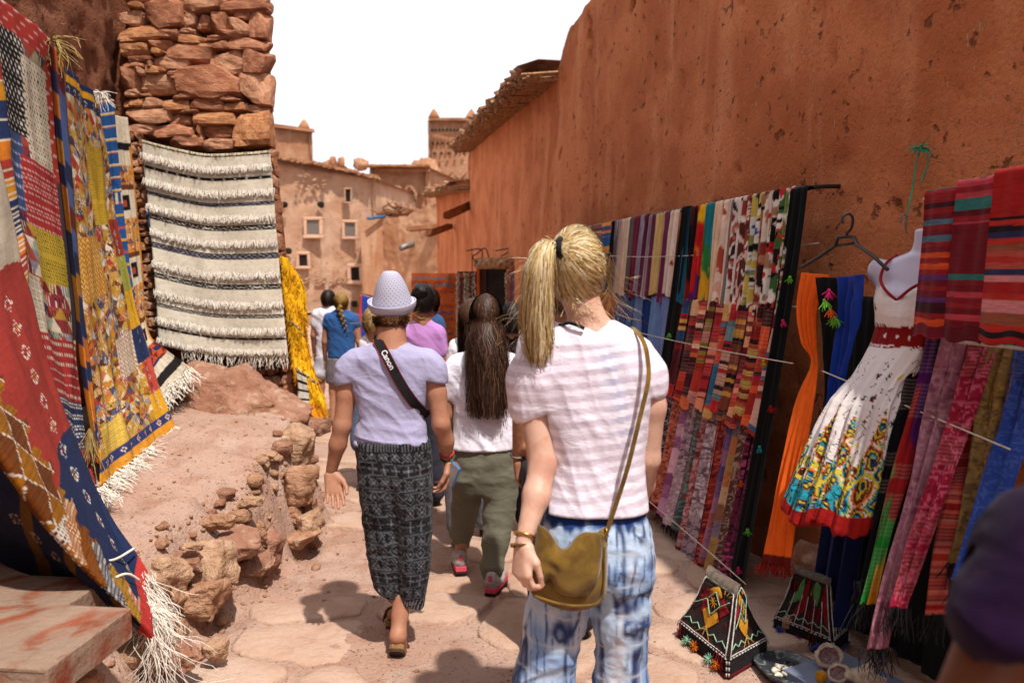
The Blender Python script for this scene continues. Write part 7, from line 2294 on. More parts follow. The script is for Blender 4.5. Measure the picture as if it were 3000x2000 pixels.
    if style == 'braid':
        a = hc + np.array((0, -.10, -.05)); bl = [ell(a + np.array((.012 * (-1) ** k + .008 * k, -.012, -.028 * k)), np.array((.026, .022, .026)) * (1 - .055 * k), .006) for k in range(11)]
        V, F = sdf_mesh(bl, .006); mk('braid', V, F, M_HAIR, parent=hr, col=np.tile(base * 1.1, (len(V), 1)) * (1 + .35 * vnoise(V * 80, 3))[:, None])
    if style == 'long':
        n = 700; u_ = rr.uniform(-1, 1, n); pth = np.zeros((n, 12, 3))
        for i in range(n):
            t = np.linspace(0, 1, 12); L = rr.uniform(.22, .34)
            pth[i] = hc + np.stack([u_[i] * .082 + .008 * np.sin(t * 9 + i), -.085 - .03 * t + .05 * abs(u_[i]) + rr.normal(0, .008), .0 - L * t], 1)
        V, F, c_ = hair_mesh(pth, .003, base * rr.uniform(.6, 1.6, (n, 1))); mk('long_strands', V, F, M_HAIR, parent=hr, col=c_)
    return p, head_

def grey_skirt(V): return np.tile(C('8b8488', .6), (len(V), 1)) * (1 + .35 * vnoise(V * 60, 3))[:, None]
walker('man in white tee and pale shorts ahead of the blue tee', 10.0, 962, 878, 905, 1052, 1062, 1210, 44, 36, C('eee8f2', .84), C('c8c6d0', .7), hair='2e2018', legs='shorts', knee=.36, seed=3)
walker('woman with a blonde braid in a blue tee and speckled skirt', 9.3, 1000, 888, 917, 1048, 1062, 1225, 49, 40, C('34609c', .72), grey_skirt, hair='a8823f', style='braid', knee=.33, seed=7, sleeve=.28)
walker('person in lilac pink tee with dark pinned-up hair', 5.6, 1238, 886, 952, 1130, 1150, 1490, 62, 50, C('c98fd0', .74), C('4a4a58', .6), tone='b87a58', hair='1e1512', style='bun', legs='trousers', seed=11, turn=-.5)
walker('person in dark blue tee beyond the lilac pink tee', 6.6, 1258, 886, 925, 1080, 1100, 1390, 40, 36, C('3f5e8c', .7), C('33333c', .6), hair='2a1c14', seed=15, legs='trousers')
p, hd = walker('woman with sunglasses on brown hair in a white tee', 4.9, 1384, 936, 992, 1150, 1175, 1600, 66, 52, C('ebe6f0', .82), C('8a8a94', .6), tone='c08a68', hair='5a3d2a', style='long', legs='trousers', seed=19, turn=.6)
V, F = joinVF([bbox_bev(hd + np.array((-.045, .055, .075)), (.05, .012, .036), .5, .004), bbox_bev(hd + np.array((.035, .085, .075)), (.05, .012, .036), .2, .004), tube([hd + np.array((-.068, .04, .08)), hd + np.array((-.088, -.05, .07))], .003, 6)])
mk('sunglasses', V, F, M_BLACKMETAL, parent=p, smooth=False)
walker('fair-haired child in a white tee beside the hat wearer', 6.2, 1096, 945, 985, 1110, 1125, 1400, 38, 32, C('efeaf4', .82), C('6a7a9a', .6), hair='c9a46a', style='short', seed=23, legs='shorts', knee=.3)
walker('person in a black top walking beside the long dark hair', 5.0, 1502, 945, 985, 1230, 1250, 1600, 66, 56, C('17151a', .8), C('1c1a20', .8), hair='1a1210', style='short', seed=27, legs='trousers')
p, hd = walker('person in white tee with a wristwatch, mostly behind the blonde woman', 3.35, 1650, 872, 965, 1300, 1330, 1965, 122, 62, C('f0eaf6', .84), C('3a3a48', .6), hair='6a4a30', style='short', seed=31, legs='trousers', h=.012)
ws = P(1612 - 92 + .0, 0, 3.35)
wx = P(1650 - 122 + 21, 1003, 3.35) + np.array((-.045, .06, -.495))
ring(wx, (0, -.3, 1), .030, .006, M_GREY, p, 'wristwatch')

# ---------------------------------------------------------------- woman at the right edge, close by: black clothes, purple shawl
Q = lambda px, py, Y=.92: P(px, py, Y)
M_BLACKCLOTH = simple('black_cotton', (.004, .0036, .0042), (.007, .006, .007), 1.0, 9, 90, .2, spec=0.0)
p = new_person('person in black with a purple shawl beside the stall', (.87, .98, 0))
bz = [(1.38, .87, 1.0, .05, .05), (1.33, .87, 1.0, .15, .09), (1.25, .87, 1.0, .20, .11), (1.05, .87, 1.0, .18, .12), (.95, .87, 1.0, .19, .13), (.80, .87, 1.0, .19, .13)]
hd = np.array((.91, 1.0, 1.53))
b_ = [loft([(z, x, y, rx - .015, ry - .015) for z, x, y, rx, ry in bz], .03)] + head_prims(hd, 1.0, 0, .5) + [cone(hd + (0, 0, -.07), (.88, 1.0, 1.38), .052, .06, .03)]
SL, EL, WL = np.array((.645, .95, 1.275)), np.array((.535, .93, 1.02)), np.array((.57, 1.06, .84))
b_ += chain([SL, EL, WL], [.05, .042, .03]) + chain([(1.05, 1.0, 1.28), (1.10, 1.0, 1.0), (1.07, 1.15, .82)], [.05, .04, .03])
for s in (-1, 1): b_ += chain([(.87 + s * .09, 1.0, .80), (.87 + s * .09, 1.02, .45), (.87 + s * .09, 1.0, .08)], [.085, .055, .035], .03) + [cone((.87 + s * .09, .97, .03), (.87 + s * .09, 1.15, .03), .03, .026, .02)]
add_body(p, b_, .010, [hand(WL, WL - EL, (0, .3, -1), (.3, .9, 0), .6), hand((1.07, 1.15, .82), (0, .6, -1), (-1, 0, 0), (0, 1, 0), .5)], .004, tone=C('8a5030', .5))
blk = np.array((.010, .009, .011))
cloth(p, 'dress', [loft(bz + [(.5, .87, 1.0, .22, .17), (.12, .87, 1.0, .25, .20)], .03)] + chain([SL, SL + (EL - SL) * .30], [.066, .062], .03) + chain([(1.05, 1.0, 1.28), (1.10, 1.0, 1.0)], [.062, .055], .03), .010, shade_cloth(blk, .2), [(.012, 7, 4, 5)], mat=M_BLACKCLOTH)
cloth(p, 'shawl', [loft([(1.40, .89, 1.0, .09, .08), (1.36, .88, 1.0, .17, .115), (1.28, .87, 1.0, .235, .14), (1.20, .87, 1.0, .245, .145)], .03), cone((.66, .95, 1.285), (.615, .935, 1.20), .080, .076, .04)], .010, shade_cloth(C('4a1a5e', .16), .2, 9), [(.014, 8, 3, 9, (4, 0, 4))], cut=lambda X, Y, Z: (1.25 - .85 * (.67 - X)) - Z)
cloth(p, 'headscarf', [ell(hd + (0, -.01, .02), (.094, .112, .122), .02), ell(hd + (.0, -.05, -.12), (.10, .085, .12), .05), ell(hd + (-.02, -.05, -.22), (.13, .09, .08), .05)], .010, shade_cloth(blk * .9, .2), [(.008, 9, 5, 7)], mat=M_BLACKCLOTH, cut=lambda X, Y, Z: (Y - hd[1] - .05) - np.maximum(0, Z - hd[2] - .03) * .9)
# ------------------------------------------------------------------ mannequin and dress
MC = np.array((1.585, 3.06)); ES = np.array((-.6, .8)); EO = np.array((-.8, -.6))
def mloc(V):
    """local (x to the right, y away from the lane, z) -> world"""
    V = np.asarray(V, float)
    xy = MC - V[:, :1] * ES - V[:, 1:2] * EO
    return np.column_stack([xy, V[:, 2]])
M_PLASTIC = Mat('lilac_white_plastic', .28, .5); M_PLASTIC.color(C('cfc8dc', .85)); M_PLASTIC.bump(M_PLASTIC.noise(6, 2), .05, .01); M_PLASTIC = M_PLASTIC.m
man = thing('mannequin', (MC[0], MC[1], 1.2), 'lilac white plastic mannequin torso hanging by a hook', 'mannequin')
brows = [(1.790, 0, 0, .045, .042), (1.74, 0, 0, .046, .044), (1.705, 0, .005, .056, .05), (1.685, -.005, .005, .105, .060), (1.662, -.01, .005, .165, .066), (1.62, -.015, 0, .182, .076), (1.55, -.02, -.01, .160, .088), (1.50, -.02, -.02, .152, .098), (1.40, -.025, -.02, .125, .080), (1.28, -.03, -.02, .12, .078)]
pr = [loft(brows, .03, 2.2), ell((-.19, 0, 1.630), (.040, .042, .050), .04), ell((.17, 0, 1.630), (.040, .042, .050), .04), ell((-.075, -.075, 1.51), (.062, .050, .060), .03), ell((.04, -.075, 1.51), (.062, .050, .060), .03)]
V, F = sdf_mesh(pr, .009)
mk('torso', mloc(V), F, M_PLASTIC, parent=man)
hk = spline([P(2655, 684, 3.06), P(2652, 655, 3.06), P(2658, 640, 3.06), P(2652, 630, 3.06), P(2642, 633, 3.06), P(2638, 655, 3.06)], 24)
V, F = tube(hk, .0035, 8); mk('hook', V, F, M_GREY, parent=man)
dress = thing('dress', (MC[0], MC[1], .66), 'white sun dress with red belt and turquoise paisley hem', 'dress')
drows = [(1.585, -.015, 0, .165, .086), (1.52, -.018, -.02, .162, .108), (1.46, -.02, -.03, .148, .112), (1.40, -.030, -.03, .135, .098), (1.34, -.040, -.045, .135, .098), (1.27, -.066, -.085, .125, .092), (1.21, -.092, -.12, .115, .088), (1.12, -.120, -.165, .140, .100), (.95, -.150, -.205, .165, .11), (.80, -.178, -.245, .182, .115), (.655, -.200, -.275, .192, .12)]
def dcut(X, Y, Z):
    v = Z - (1.515 + np.abs(X + .045) * .85)
    return np.where(Y < .03, v, Z - 1.56)
V, F = sdf_mesh([loft(drows, .02, 2.1), ell((-.080, -.075, 1.51), (.068, .056, .066), .03), ell((.04, -.075, 1.51), (.068, .056, .066), .03)], .0058, dcut)
def paint_dress(V):
    A = np.array(sorted(drows))
    cx = np.interp(V[:, 2], A[:, 0], A[:, 1]); cy = np.interp(V[:, 2], A[:, 0], A[:, 2])
    a = np.arctan2(V[:, 0] - cx, -(V[:, 1] - cy)); z = V[:, 2]; s = a * .20
    W = C('ece2de', .84); col = np.tile(W, (len(V), 1))
    tq, yl, nv_, og, rd, bk, br = C('2fa5b8', .85), C('d9c23c', .85), C('1d3a5e', .8), C('e0761e', .85), C('b0201c', .85), C('15151c', .8), C('7a2f1c', .8)
    # scattered sprigs
    cu, cv = np.floor(s / .075), np.floor(z / .085)
    h = hash3(cu, cv, cu * 0, 5)
    fu, fv = (s / .075) % 1 - .5, (z / .085) % 1 - .5
    d = np.sqrt((fu * 1.1) ** 2 + (fv * 1.2) ** 2); an = np.arctan2(fv, fu)
    petal = d < .16 + .13 * np.abs(np.sin(an * 2.5 + h * 6))
    up = z > 1.44; lowsk = z < 1.30
    m = up & (h > .62) & petal; put(col, m, bk); m = up & (h > .62) & (d < .10 + .12 * np.abs(np.sin(an * 2.5 + h * 6))); put(col, m, br); put(col, up & (h > .62) & (np.abs(d - (.14 + .12 * np.abs(np.sin(an * 2.5 + h * 6)))) < .02), yl)
    m = lowsk & (h > .45) & (d < .07 + .12 * np.abs(np.sin(an * 2.5 + h * 6))); c_ = pick([br, yl, tq, bk, rd], hash3(cu, cv, cu * 0, 8)); col[m] = c_[m]
    st = lowsk & (np.abs(fu - .25 * np.sin(fv * 9 + h * 7)) < .035) & (h < .7) & (h > .15); put(col, st, bk * 1.5)
    # paisley columns rising from the hem
    k = np.abs(((s / .165 + .25) % 1) - .5) * 2
    zone = smooth01(1.26, .78, z + .12 * k)
    ring_ = np.sqrt(((s / .165 + .25) % 1 - .5) ** 2 * 6 + ((z / .11) % 1 - .5) ** 2 * 1.5) * 4.2 + .45 * np.sin(an * 1.0 + z * 40) + .6 * vnoise(np.stack([s * 22, z * 22, z * 0], -1), 4)
    idx = np.floor(ring_ * 2.3 % 7).astype(int)
    pal = np.array([tq, nv_, yl, br, og, W, yl])
    edge = (ring_ * 2.3) % 1 < .18
    m = (zone > .20 + .50 * k * (z > .90)) & (z < 1.22)
    col[m] = pal[idx][m]; put(col, m & edge, bk)
    m = (z < .84 + .03 * np.sin(s * 38)) & (vnoise(np.stack([s * 9, z * 9, z * 0], -1), 7) > -.15) & ~edge & (idx > 3); put(col, m, tq)
    m = (z < .85 + .03 * np.sin(s * 38)) & (z > .835 + .03 * np.sin(s * 38)); put(col, m, yl)
    hem = z < .715 + .012 * np.sin(s * 9); put(col, hem, C('9c1512', .85))
    belt = (z > 1.335) & (z < 1.425); put(col, belt, C('84100f', .85))
    put(col, (np.abs(z - 1.342) < .006) & ((s * 90) % 1 < .6) | (np.abs(z - 1.418) < .006) & ((s * 90) % 1 < .6), W)
    for q in (-.10, .0, .09): put(col, np.hypot(s - q, z - 1.38) < .009, W)
    return col
A_ = np.array(sorted(drows))
Vc = V.copy()
cx = np.interp(V[:, 2], A_[:, 0], A_[:, 1]); cy = np.interp(V[:, 2], A_[:, 0], A_[:, 2])
an = np.arctan2(V[:, 0] - cx, -(V[:, 1] - cy))
N_v = vnormals(V, F)
pl = np.sin(an * 13 + 2 * np.sin(V[:, 2] * 6)) * .5 + np.sin(an * 29 + 1) * .3
am = .016 * smooth01(1.33, 1.05, V[:, 2]) + .003
V = V + N_v * (am * pl)[:, None]
V[:, 2] += .018 * np.sin(an * 4 + 1) * smooth01(.85, .66, V[:, 2])
V = folds(V, F, .004, 14, 8, 3)
mk('dress_cloth', mloc(V), F, M_CLOTH, parent=dress, col=paint_dress(Vc))
M_REDTRIM = simple('red_trim', C('a01c22', .85), C('861018', .85), .8, bstr=0)
def mtube(pts, r, name): 
    V, F = tube(spline(mloc(np.array(pts)), 20), r, 6); mk(name, V, F, M_REDTRIM, parent=dress)
mtube([(-.045, -.125, 1.517), (-.085, -.135, 1.556), (-.125, -.10, 1.60), (-.125, -.06, 1.66), (-.115, 0, 1.690)], .006, 'strap')
mtube([(-.045, -.125, 1.517), (.02, -.140, 1.566), (.07, -.105, 1.60), (.10, -.06, 1.66), (.10, 0, 1.685)], .006, 'strap')
# green cord knotted on a nail above
M_GREEN = simple('green_twine', C('4fae86', .7), C('3a8a6a', .7), .9, bstr=0)
gt = thing('green_twine', P(2690, 440, 3.12), 'green twine knotted to a nail in the mud wall', 'twine')
V, F = tube(spline([P(2655, 640, 3.06), P(2672, 560, 3.10), P(2685, 470, 3.14), P(2692, 445, 3.16)], 20), .0035, 6); mk('cord', V, F, M_GREEN, parent=gt)
V, F = tube(spline([P(2695, 440, 3.15), P(2716, 445, 3.12), P(2718, 480, 3.12), P(2702, 525, 3.13), P(2700, 535, 3.12)], 20), .0035, 6); mk('loose_end', V, F, M_GREEN, parent=gt)
rr = np.random.default_rng(3)
V, F = strands([P(2698, 432, 3.14)] * 26, [np.array((rr.normal(-.4, .7), rr.normal(-.2, .2), rr.normal(-.1, .5))) for _ in range(26)], rr.uniform(.02, .07, 26), .003, 5, 5, .35, .1); mk('knot', V, F, M_GREEN, parent=gt)

# ------------------------------------------------------------------ embroidered leather saddle lamps on the ground
M_LEA = simple('dark_brown_leather', C('2c1c1a', .8), C('1c1112', .8), .6, 20, 90, .3, spec=.35)
M_BLKFELT = simple('black_felt', (.010, .009, .010), (.016, .013, .014), .95, 30, 200, .3)
M_CORDW = simple('white_braid', C('d8d2cc', .75), C('a8a09a', .75), .9, 60, 200, .2)
M_FELT = {k: simple(k + '_felt', C(h, .8), C(h, .62), .95, 30, 200, .4) for k, h in (('red', '8e1a20'), ('mustard', 'c98a22'), ('green', '5a9a5a'), ('maroon', '5a1018'), ('blue', '5560a8'), ('orange', 'd9701e'), ('mint', '9ac8a8'), ('magenta', '8a2a5e'))}
def saddle(B, L, R, h, label, seed, mode):
    rr = np.random.default_rng(seed)
    B, L, R = [np.array((*q, float(ground_z(q[0], q[1], False)) + .006)) for q in (B, L, R)]
    D = L + R - B; cen = (L + R) / 2
    root = thing('saddle_lamp', cen, label, 'saddle lamp', 'embroidered saddle lamps')
    up = np.array((0, 0, 1.0))
    hb = .075
    base = [B, L, D, R]
    axis = L - B; axis = axis / np.linalg.norm(axis)          # ridge runs along B-L
    def lvl(k, z):                                            # k: 1 at base, shrinking across the ridge
        out = []
        for q in base:
            d = q - cen; a = axis * (d @ axis); b = d - a
            out.append(cen + a * (1 - (1 - k) * .55) + b * k + up * z)
        return out
    levels = [lvl(1, 0), lvl(1.0, hb), lvl(.72, hb + (h - hb) * .28), lvl(.48, hb + (h - hb) * .6), lvl(.34, hb + (h - hb) * .88), lvl(.22, h)]
    V = np.array([q for l in levels for q in l]); F = []
    n = len(levels)
    for i in range(n - 1):
        for k in range(4): F.append((i * 4 + (k + 1) % 4, i * 4 + k, (i + 1) * 4 + k, (i + 1) * 4 + (k + 1) % 4))
    F.append((0, 1, 2, 3)); F.append(tuple((n - 1) * 4 + k for k in range(4))[::-1])
    mk('leather_body', V, F, M_LEA, parent=root, smooth=False)
    # rounded saddle back on top
    tp = levels[-1]; m0, m1 = (tp[0] + tp[3]) / 2, (tp[1] + tp[2]) / 2; wd = np.linalg.norm(tp[0] - tp[3]) / 2 + .016
    acr = (tp[3] - tp[0]) / np.linalg.norm(tp[3] - tp[0])
    rows = []
    for a in np.linspace(0, math.pi, 9): rows.append(np.array([m + acr * wd * math.cos(a) + up * (wd * .55 * math.sin(a) - .008) for m in np.linspace(m0 - axis * .012, m1 + axis * .012, 8)]))
    mk('saddle_back', np.vstack(rows), grid_faces(8, 9), simple('worn_leather', C('7a6a5e', .7), C('5a4c44', .7), .6, 30, 90, .4), parent=root)
    def face_pt(k, u, v, lift=.004):
        """point on face k (0: B-L side, 3: R-B side) at u across, v up 0..1 over the sloped part"""
        i = np.clip(v * (n - 2), 0, n - 2 - 1e-6); j = int(i); f = i - j
        a0, a1 = levels[1 + j][k], levels[1 + j][(k + 1) % 4]; b0, b1 = levels[2 + j][k], levels[2 + j][(k + 1) % 4]
        q = (a0 * (1 - u) + a1 * u) * (1 - f) + (b0 * (1 - u) + b1 * u) * f
        nn = np.cross(levels[1][(k + 1) % 4] - levels[1][k], levels[-1][k] - levels[1][k]); nn /= np.linalg.norm(nn)
        if nn @ (q - cen - up * h * .4) < 0: nn = -nn
        return q + nn * lift
    def panel(k, pts, mat, name, lift=.004):
        """felt patch that follows the face, subdivided between its corners"""
        pts = np.array(pts, float)
        c = pts.mean(0); ring = []
        for i in range(len(pts)):
            for t in (0, .33, .66): ring.append(pts[i] * (1 - t) + pts[(i + 1) % len(pts)] * t)
        Vv = [face_pt(k, *c, lift + .003)] + [face_pt(k, *(c + (q - c) * .5), lift + .003) for q in ring] + [face_pt(k, *q, lift) for q in ring]
        m = len(ring); Ff = [(0, 1 + i, 1 + (i + 1) % m) for i in range(m)] + [(1 + i, 1 + m + i, 1 + m + (i + 1) % m, 1 + (i + 1) % m) for i in range(m)]
        mk(name, np.array(Vv), Ff, mat, parent=root, smooth=False)
    def cord(k, pts, mat=M_CORDW, r=.0028, name='braid', lift=.006):
        q = []
        for i in range(len(pts) - 1):
            for t in np.linspace(0, 1, 7): q.append(face_pt(k, *(np.array(pts[i]) * (1 - t) + np.array(pts[i + 1]) * t), lift))
        q = np.array(q)
        q = q + up * (.0022 * (np.arange(len(q)) % 2))[:, None]
        Vv, Ff = tube(q, r, 5); mk(name, Vv, Ff, mat, parent=root)
    def dashes(a, b, mat, nd, r=.0034):
        for i in range(nd):
            s0, s1 = (i + .15) / nd, (i + .72) / nd
            Vv, Ff = tube([a + (b - a) * s0, a + (b - a) * s1], r, 5); mk('stitch', Vv, Ff, mat, parent=root)
    for k in (3, 0):
        if mode == 0 and k == 3 or mode == 1 and k == 3:
            pass
        cord(k, [(.03, 0), (.03, 1)], r=.003); cord(k, [(.97, 0), (.97, 1)], r=.003)
        cord(k, [(.03, .02), (.97, .02)], r=.0026)
        zz = [(u, .06 if i % 2 else .0) for i, u in enumerate(np.linspace(.05, .95, 11))]
        cord(k, [(u, .10 + v) for u, v in zz], M_FELT['mint'], .0022, 'zigzag')
        zt = [(u, .94 + (.04 if i % 2 else 0)) for i, u in enumerate(np.linspace(.05, .95, 7))]
        cord(k, zt, M_FELT['mint'], .0022, 'zigzag')
        if mode == 0:
            panel(k, [(.5, .92), (.72, .70), (.5, .56), (.34, .70)], M_FELT['mustard'], 'felt_patch'); panel(k, [(.5, .56), (.72, .36), (.5, .16), (.30, .36)], M_FELT['mustard'], 'felt_patch')
            panel(k, [(.30, .70), (.46, .56), (.30, .40), (.10, .55)], M_FELT['red'], 'felt_patch', .003); panel(k, [(.70, .70), (.92, .52), (.70, .36), (.54, .52)], M_FELT['red'], 'felt_patch', .003)
            panel(k, [(.5, .70), (.66, .54), (.5, .38), (.34, .54)], M_BLKFELT, 'felt_patch', .008)
            for (a, b) in (((.5, .72), (.68, .54)), ((.68, .54), (.5, .36)), ((.5, .36), (.32, .54)), ((.32, .54), (.5, .72)), ((.32, .54), (.08, .70)), ((.68, .54), (.95, .36))): cord(k, [a, b], M_FELT['mint'], .0022, 'braid', .012)
            for a_ in range(4):
                an_ = a_ * math.pi / 4; cord(k, [(.5 - .10 * math.cos(an_), .54 - .085 * math.sin(an_)), (.5 + .10 * math.cos(an_), .54 + .085 * math.sin(an_))], M_FELT['mustard'], .0016, 'star_stitch', .014)
            for u in (.36, .5, .64): cord(k, [(.5, .20), (u, .04)], M_FELT['mustard'], .0016, 'ray_stitch', .008); cord(k, [(.2 + (u - .5) * .5, .78), (.16 + (u - .5) * .9, .90)], M_FELT['mustard'], .0016, 'ray_stitch', .008)
        else:
            panel(k, [(.30, .90), (.46, .55), (.28, .40), (.18, .7)], M_FELT['green'], 'felt_patch'); panel(k, [(.64, .90), (.86, .30), (.60, .42)], M_FELT['green'], 'felt_patch')
            panel(k, [(.06, .9), (.2, .5), (.04, .02)], M_FELT['red'], 'felt_patch'); panel(k, [(.48, .9), (.62, .6), (.74, .04), (.50, .3)], M_FELT['red'], 'felt_patch'); panel(k, [(.34, .36), (.48, .3), (.46, .03), (.32, .03)], M_FELT['maroon'], 'felt_patch')
            for u in (.16, .32, .48, .62, .80): cord(k, [(u, .5), (u + .02, .02)], M_CORDW, .0024)
    # box base: felt and stitched edges
    for k in (3, 0):
        a0, a1 = levels[0][k], levels[0][(k + 1) % 4]; b0, b1 = levels[1][k], levels[1][(k + 1) % 4]
        nn = np.cross(a1 - a0, up); nn /= np.linalg.norm(nn)
        if nn @ ((a0 + a1) / 2 - cen) < 0: nn = -nn
        Vq = np.array([a0, a1, b1, b0]) + nn * .003
        e = (a1 - a0) * .03
        Vq = np.array([a0 + e + up * .008, a1 - e + up * .008, b1 - e - up * .006, b0 + e - up * .006]) + nn * .004
        mk('base_felt', Vq, [(0, 1, 2, 3)] if np.cross(Vq[1] - Vq[0], Vq[2] - Vq[1]) @ nn > 0 else [(3, 2, 1, 0)], M_BLKFELT, parent=root, smooth=False)
        for q0, q1 in ((a0 + up * .006, a1 + up * .006), (b0, b1), (a0, b0), (a1, b1)):
            dashes(q0 + nn * .006, q1 + nn * .006, M_CORDW, max(3, int(np.linalg.norm(q1 - q0) / .020)))
        Vv, Ff = tube([a0 + nn * .006 + up * .004, a1 + nn * .006 + up * .004], .007, 6); mk('hem_roll', Vv, Ff, M_FELT['maroon' if mode == 0 else 'blue'], parent=root)
        # hanging yarn and pompoms on the lane side
        if k == 0:
            for i in range(26):
                u = rr.uniform(.04, .96); v = rr.choice((.05, .4, .7)); q = face_pt(0, u, v, .010)
                Vv, Ff = strands([q] * 4, [np.array((rr.normal(0, .15), -.1, -1))] * 4, [rr.uniform(.03, .09)] * 4, .0022, i, 4, .1, .1); mk('yarn_drop', Vv, Ff, M_FELT['red' if i % 3 else 'maroon'], parent=root)
            for u, c_ in ((.15, 'orange'), (.28, 'mint'), (.6, 'orange'), (.74, 'mint')) if mode == 0 else ((.2, 'blue'), (.5, 'magenta'), (.85, 'blue')):
                q = a0 * (1 - u) + a1 * u + nn * .018 + up * .03
                Vv, Ff = strands([q] * 46, list(rr.normal(size=(46, 3))), [.026] * 46, .0022, 7, 2, .1, .05); mk('pompom', Vv, Ff, M_FELT[c_], parent=root)
    return root
saddle((.868, 3.08), (.742, 3.42), (1.086, 3.27), .29, 'dark leather saddle lamp with mustard diamonds and orange pompoms', 3, 0)
saddle((1.36, 3.26), (1.18, 3.47), (1.49, 3.41), .29, 'dark leather saddle lamp with green and red patches by the shawls', 8, 1)

# ------------------------------------------------------------------ fossils and minerals for sale
gz_ = lambda x, y: float(ground_z(x, y, False))
M_SLAB = simple('blue_grey_board', C('8f98b0', .62), C('7c8598', .62), .7, 8, 60, .2)
c = P(2470, 1990, 3.02); c[2] = gz_(c[0], c[1]) + .03
V, F = bbox_bev(c, (.34, .30, .05), .5, .004); mk('display_board', V, F, M_SLAB, label='blue grey display board under the geodes', cat='board', smooth=False)
bz_ = c[2] + .025
# polished fossil dish
dc = P(2305, 1972, 3.12); dc[2] = gz_(dc[0], dc[1]) + .016
prof = spline([(.0, .006), (.06, .007), (.10, .016), (.116, .030), (.122, .030), (.118, .018), (.09, -.010), (.05, -.016), (.0, -.016)], 26)
nn = 40; Vd = []
for r, z in prof:
    for k in range(nn):
        a = 2 * math.pi * k / nn; w = 1 + .05 * math.sin(3 * a) + .03 * math.sin(5 * a + 1)
        Vd.append((dc[0] + r * w * math.cos(a), dc[1] + r * w * math.sin(a) * 1.15, dc[2] + z))
F = [(i * nn + k, (i + 1) * nn + k, (i + 1) * nn + (k + 1) % nn, i * nn + (k + 1) % nn) for i in range(len(prof) - 1) for k in range(nn)]
fos = Mat('polished_fossil_stone', .3, .5); fos.color(fos.mix(C('3f444a', .6), C('9a9a94', .6), fos.noise(16, 5, 2.2).ss(.5, .62))); fos = fos.m
dish = thing('fossil_dish', dc, 'dark polished fossil stone dish holding pale shark teeth', 'dish')
mk('dish_bowl', np.array(Vd), F, fos, parent=dish)
sp = []
for t in np.linspace(0, 4.2 * math.pi, 60):
    r = .003 + .0026 * t; sp.append(dc + np.array((.035 + r * math.cos(t), .045 + r * math.sin(t), .012)))
V, F = tube(sp, np.linspace(.002, .0055, 60), 6); mk('ammonite', V, F, fos, parent=dish)
M_TOOTH = simple('pale_fossil', C('e6dccb', .75), C('c2b094', .75), .6, 40, 90, .4)
tooth = [(-.055, -.02), (-.02, -.055), (.015, -.03), (-.03, .01), (-.06, -.065), (.02, -.075), (-.005, -.01)]
for i, (dx, dy) in enumerate(tooth):
    a = rng.uniform(0, 6.28); pr = [cone((0, 0, 0), (.022, 0, .004), .010, .003, .006), cone((-.004, -.013, 0), (-.004, .013, 0), .008, .008, .006), ell((-.006, 0, 0), (.010, .012, .008), .006)]
    V, F = sdf_mesh(pr, .0032)
    V = np.stack([V[:, 0] * math.cos(a) - V[:, 1] * math.sin(a), V[:, 0] * math.sin(a) + V[:, 1] * math.cos(a), V[:, 2]], 1)
    mk('fossil_tooth', V + dc + np.array((dx, dy, .020 + .004 * (i % 3))), F, M_TOOTH, label='pale fossil tooth lying in the dark fossil dish', cat='fossil', group='fossil teeth in the dish')
# geodes
M_CRYST = simple('rosy_crystal', C('b08f8c', .7), C('7c5a58', .7), .3, 120, 130, .9, spec=.6)
M_SHELLST = simple('chalky_geode_rind', C('d9c6b0', .7), C('b39a80', .7), .95, 30, 60, .5)
def geode(c, r, seed, label, tilt):
    root = thing('geode', np.asarray(c) - (0, 0, r), label, 'geode', 'geodes on the display board')
    nn, mm = 22, 10; Vv = []
    for i in range(mm):
        th = math.pi * .5 * i / (mm - 1)
        for k in range(nn):
            a = 2 * math.pi * k / nn; Vv.append((r * math.cos(a) * math.sin(th), r * .85 * math.sin(a) * math.sin(th), -r * .95 * math.cos(th)))
    Vv = np.array(Vv); inner = Vv * .74; inner[:, 2] *= .8
    Vv *= (1 + .14 * fbm(Vv / r * 2.2, 3, seed))[:, None]; inner *= (1 + .16 * vnoise(inner / r * 9, seed))[:, None]
    R = np.array(Vector((0, 0, 1)).rotation_difference(Vector(tilt)).to_matrix())
    Fo = [(i * nn + k, (i + 1) * nn + k, (i + 1) * nn + (k + 1) % nn, i * nn + (k + 1) % nn) for i in range(mm - 1) for k in range(nn)]
    n0 = len(Vv); rim = [((mm - 1) * nn + k, n0 + (mm - 1) * nn + k, n0 + (mm - 1) * nn + (k + 1) % nn, (mm - 1) * nn + (k + 1) % nn) for k in range(nn)]
    mk('rind', np.vstack([Vv, inner]) @ R.T + c, Fo + rim, M_SHELLST, parent=root)
    mk('crystals', inner @ R.T + c, [f[::-1] for f in Fo], M_CRYST, parent=root, smooth=False)
g0 = P(2428, 1955, 3.06); geode(np.array((g0[0], g0[1], bz_ + .058)), .055, 5, 'pale open geode with rosy crystals on the display board', (-.25, -.75, .6))
g1 = P(2455, 2000, 2.96); geode(np.array((g1[0], g1[1], bz_ + .040)), .042, 9, 'brown open geode in front of the pale one', (-.35, -.75, .55))
g2 = P(2530, 1985, 2.94)
pr = [cone((0, 0, 0), (.03, .0, .05), .040, .012, .02), cone((0, 0, 0), (-.05, .01, .0), .030, .02, .02), cone((.03, 0, -.01), (.07, 0, -.015), .03, .016, .02)]
V, F = sdf_mesh(pr, .006); V = V * (1 + .1 * fbm(V * 30, 3, 3))[:, None]
mk('mineral_lump', V + np.array((g2[0], g2[1], bz_ + .036)), F, M_SHELLST, label='pale knobbly mineral lump at the end of the display board', cat='mineral')
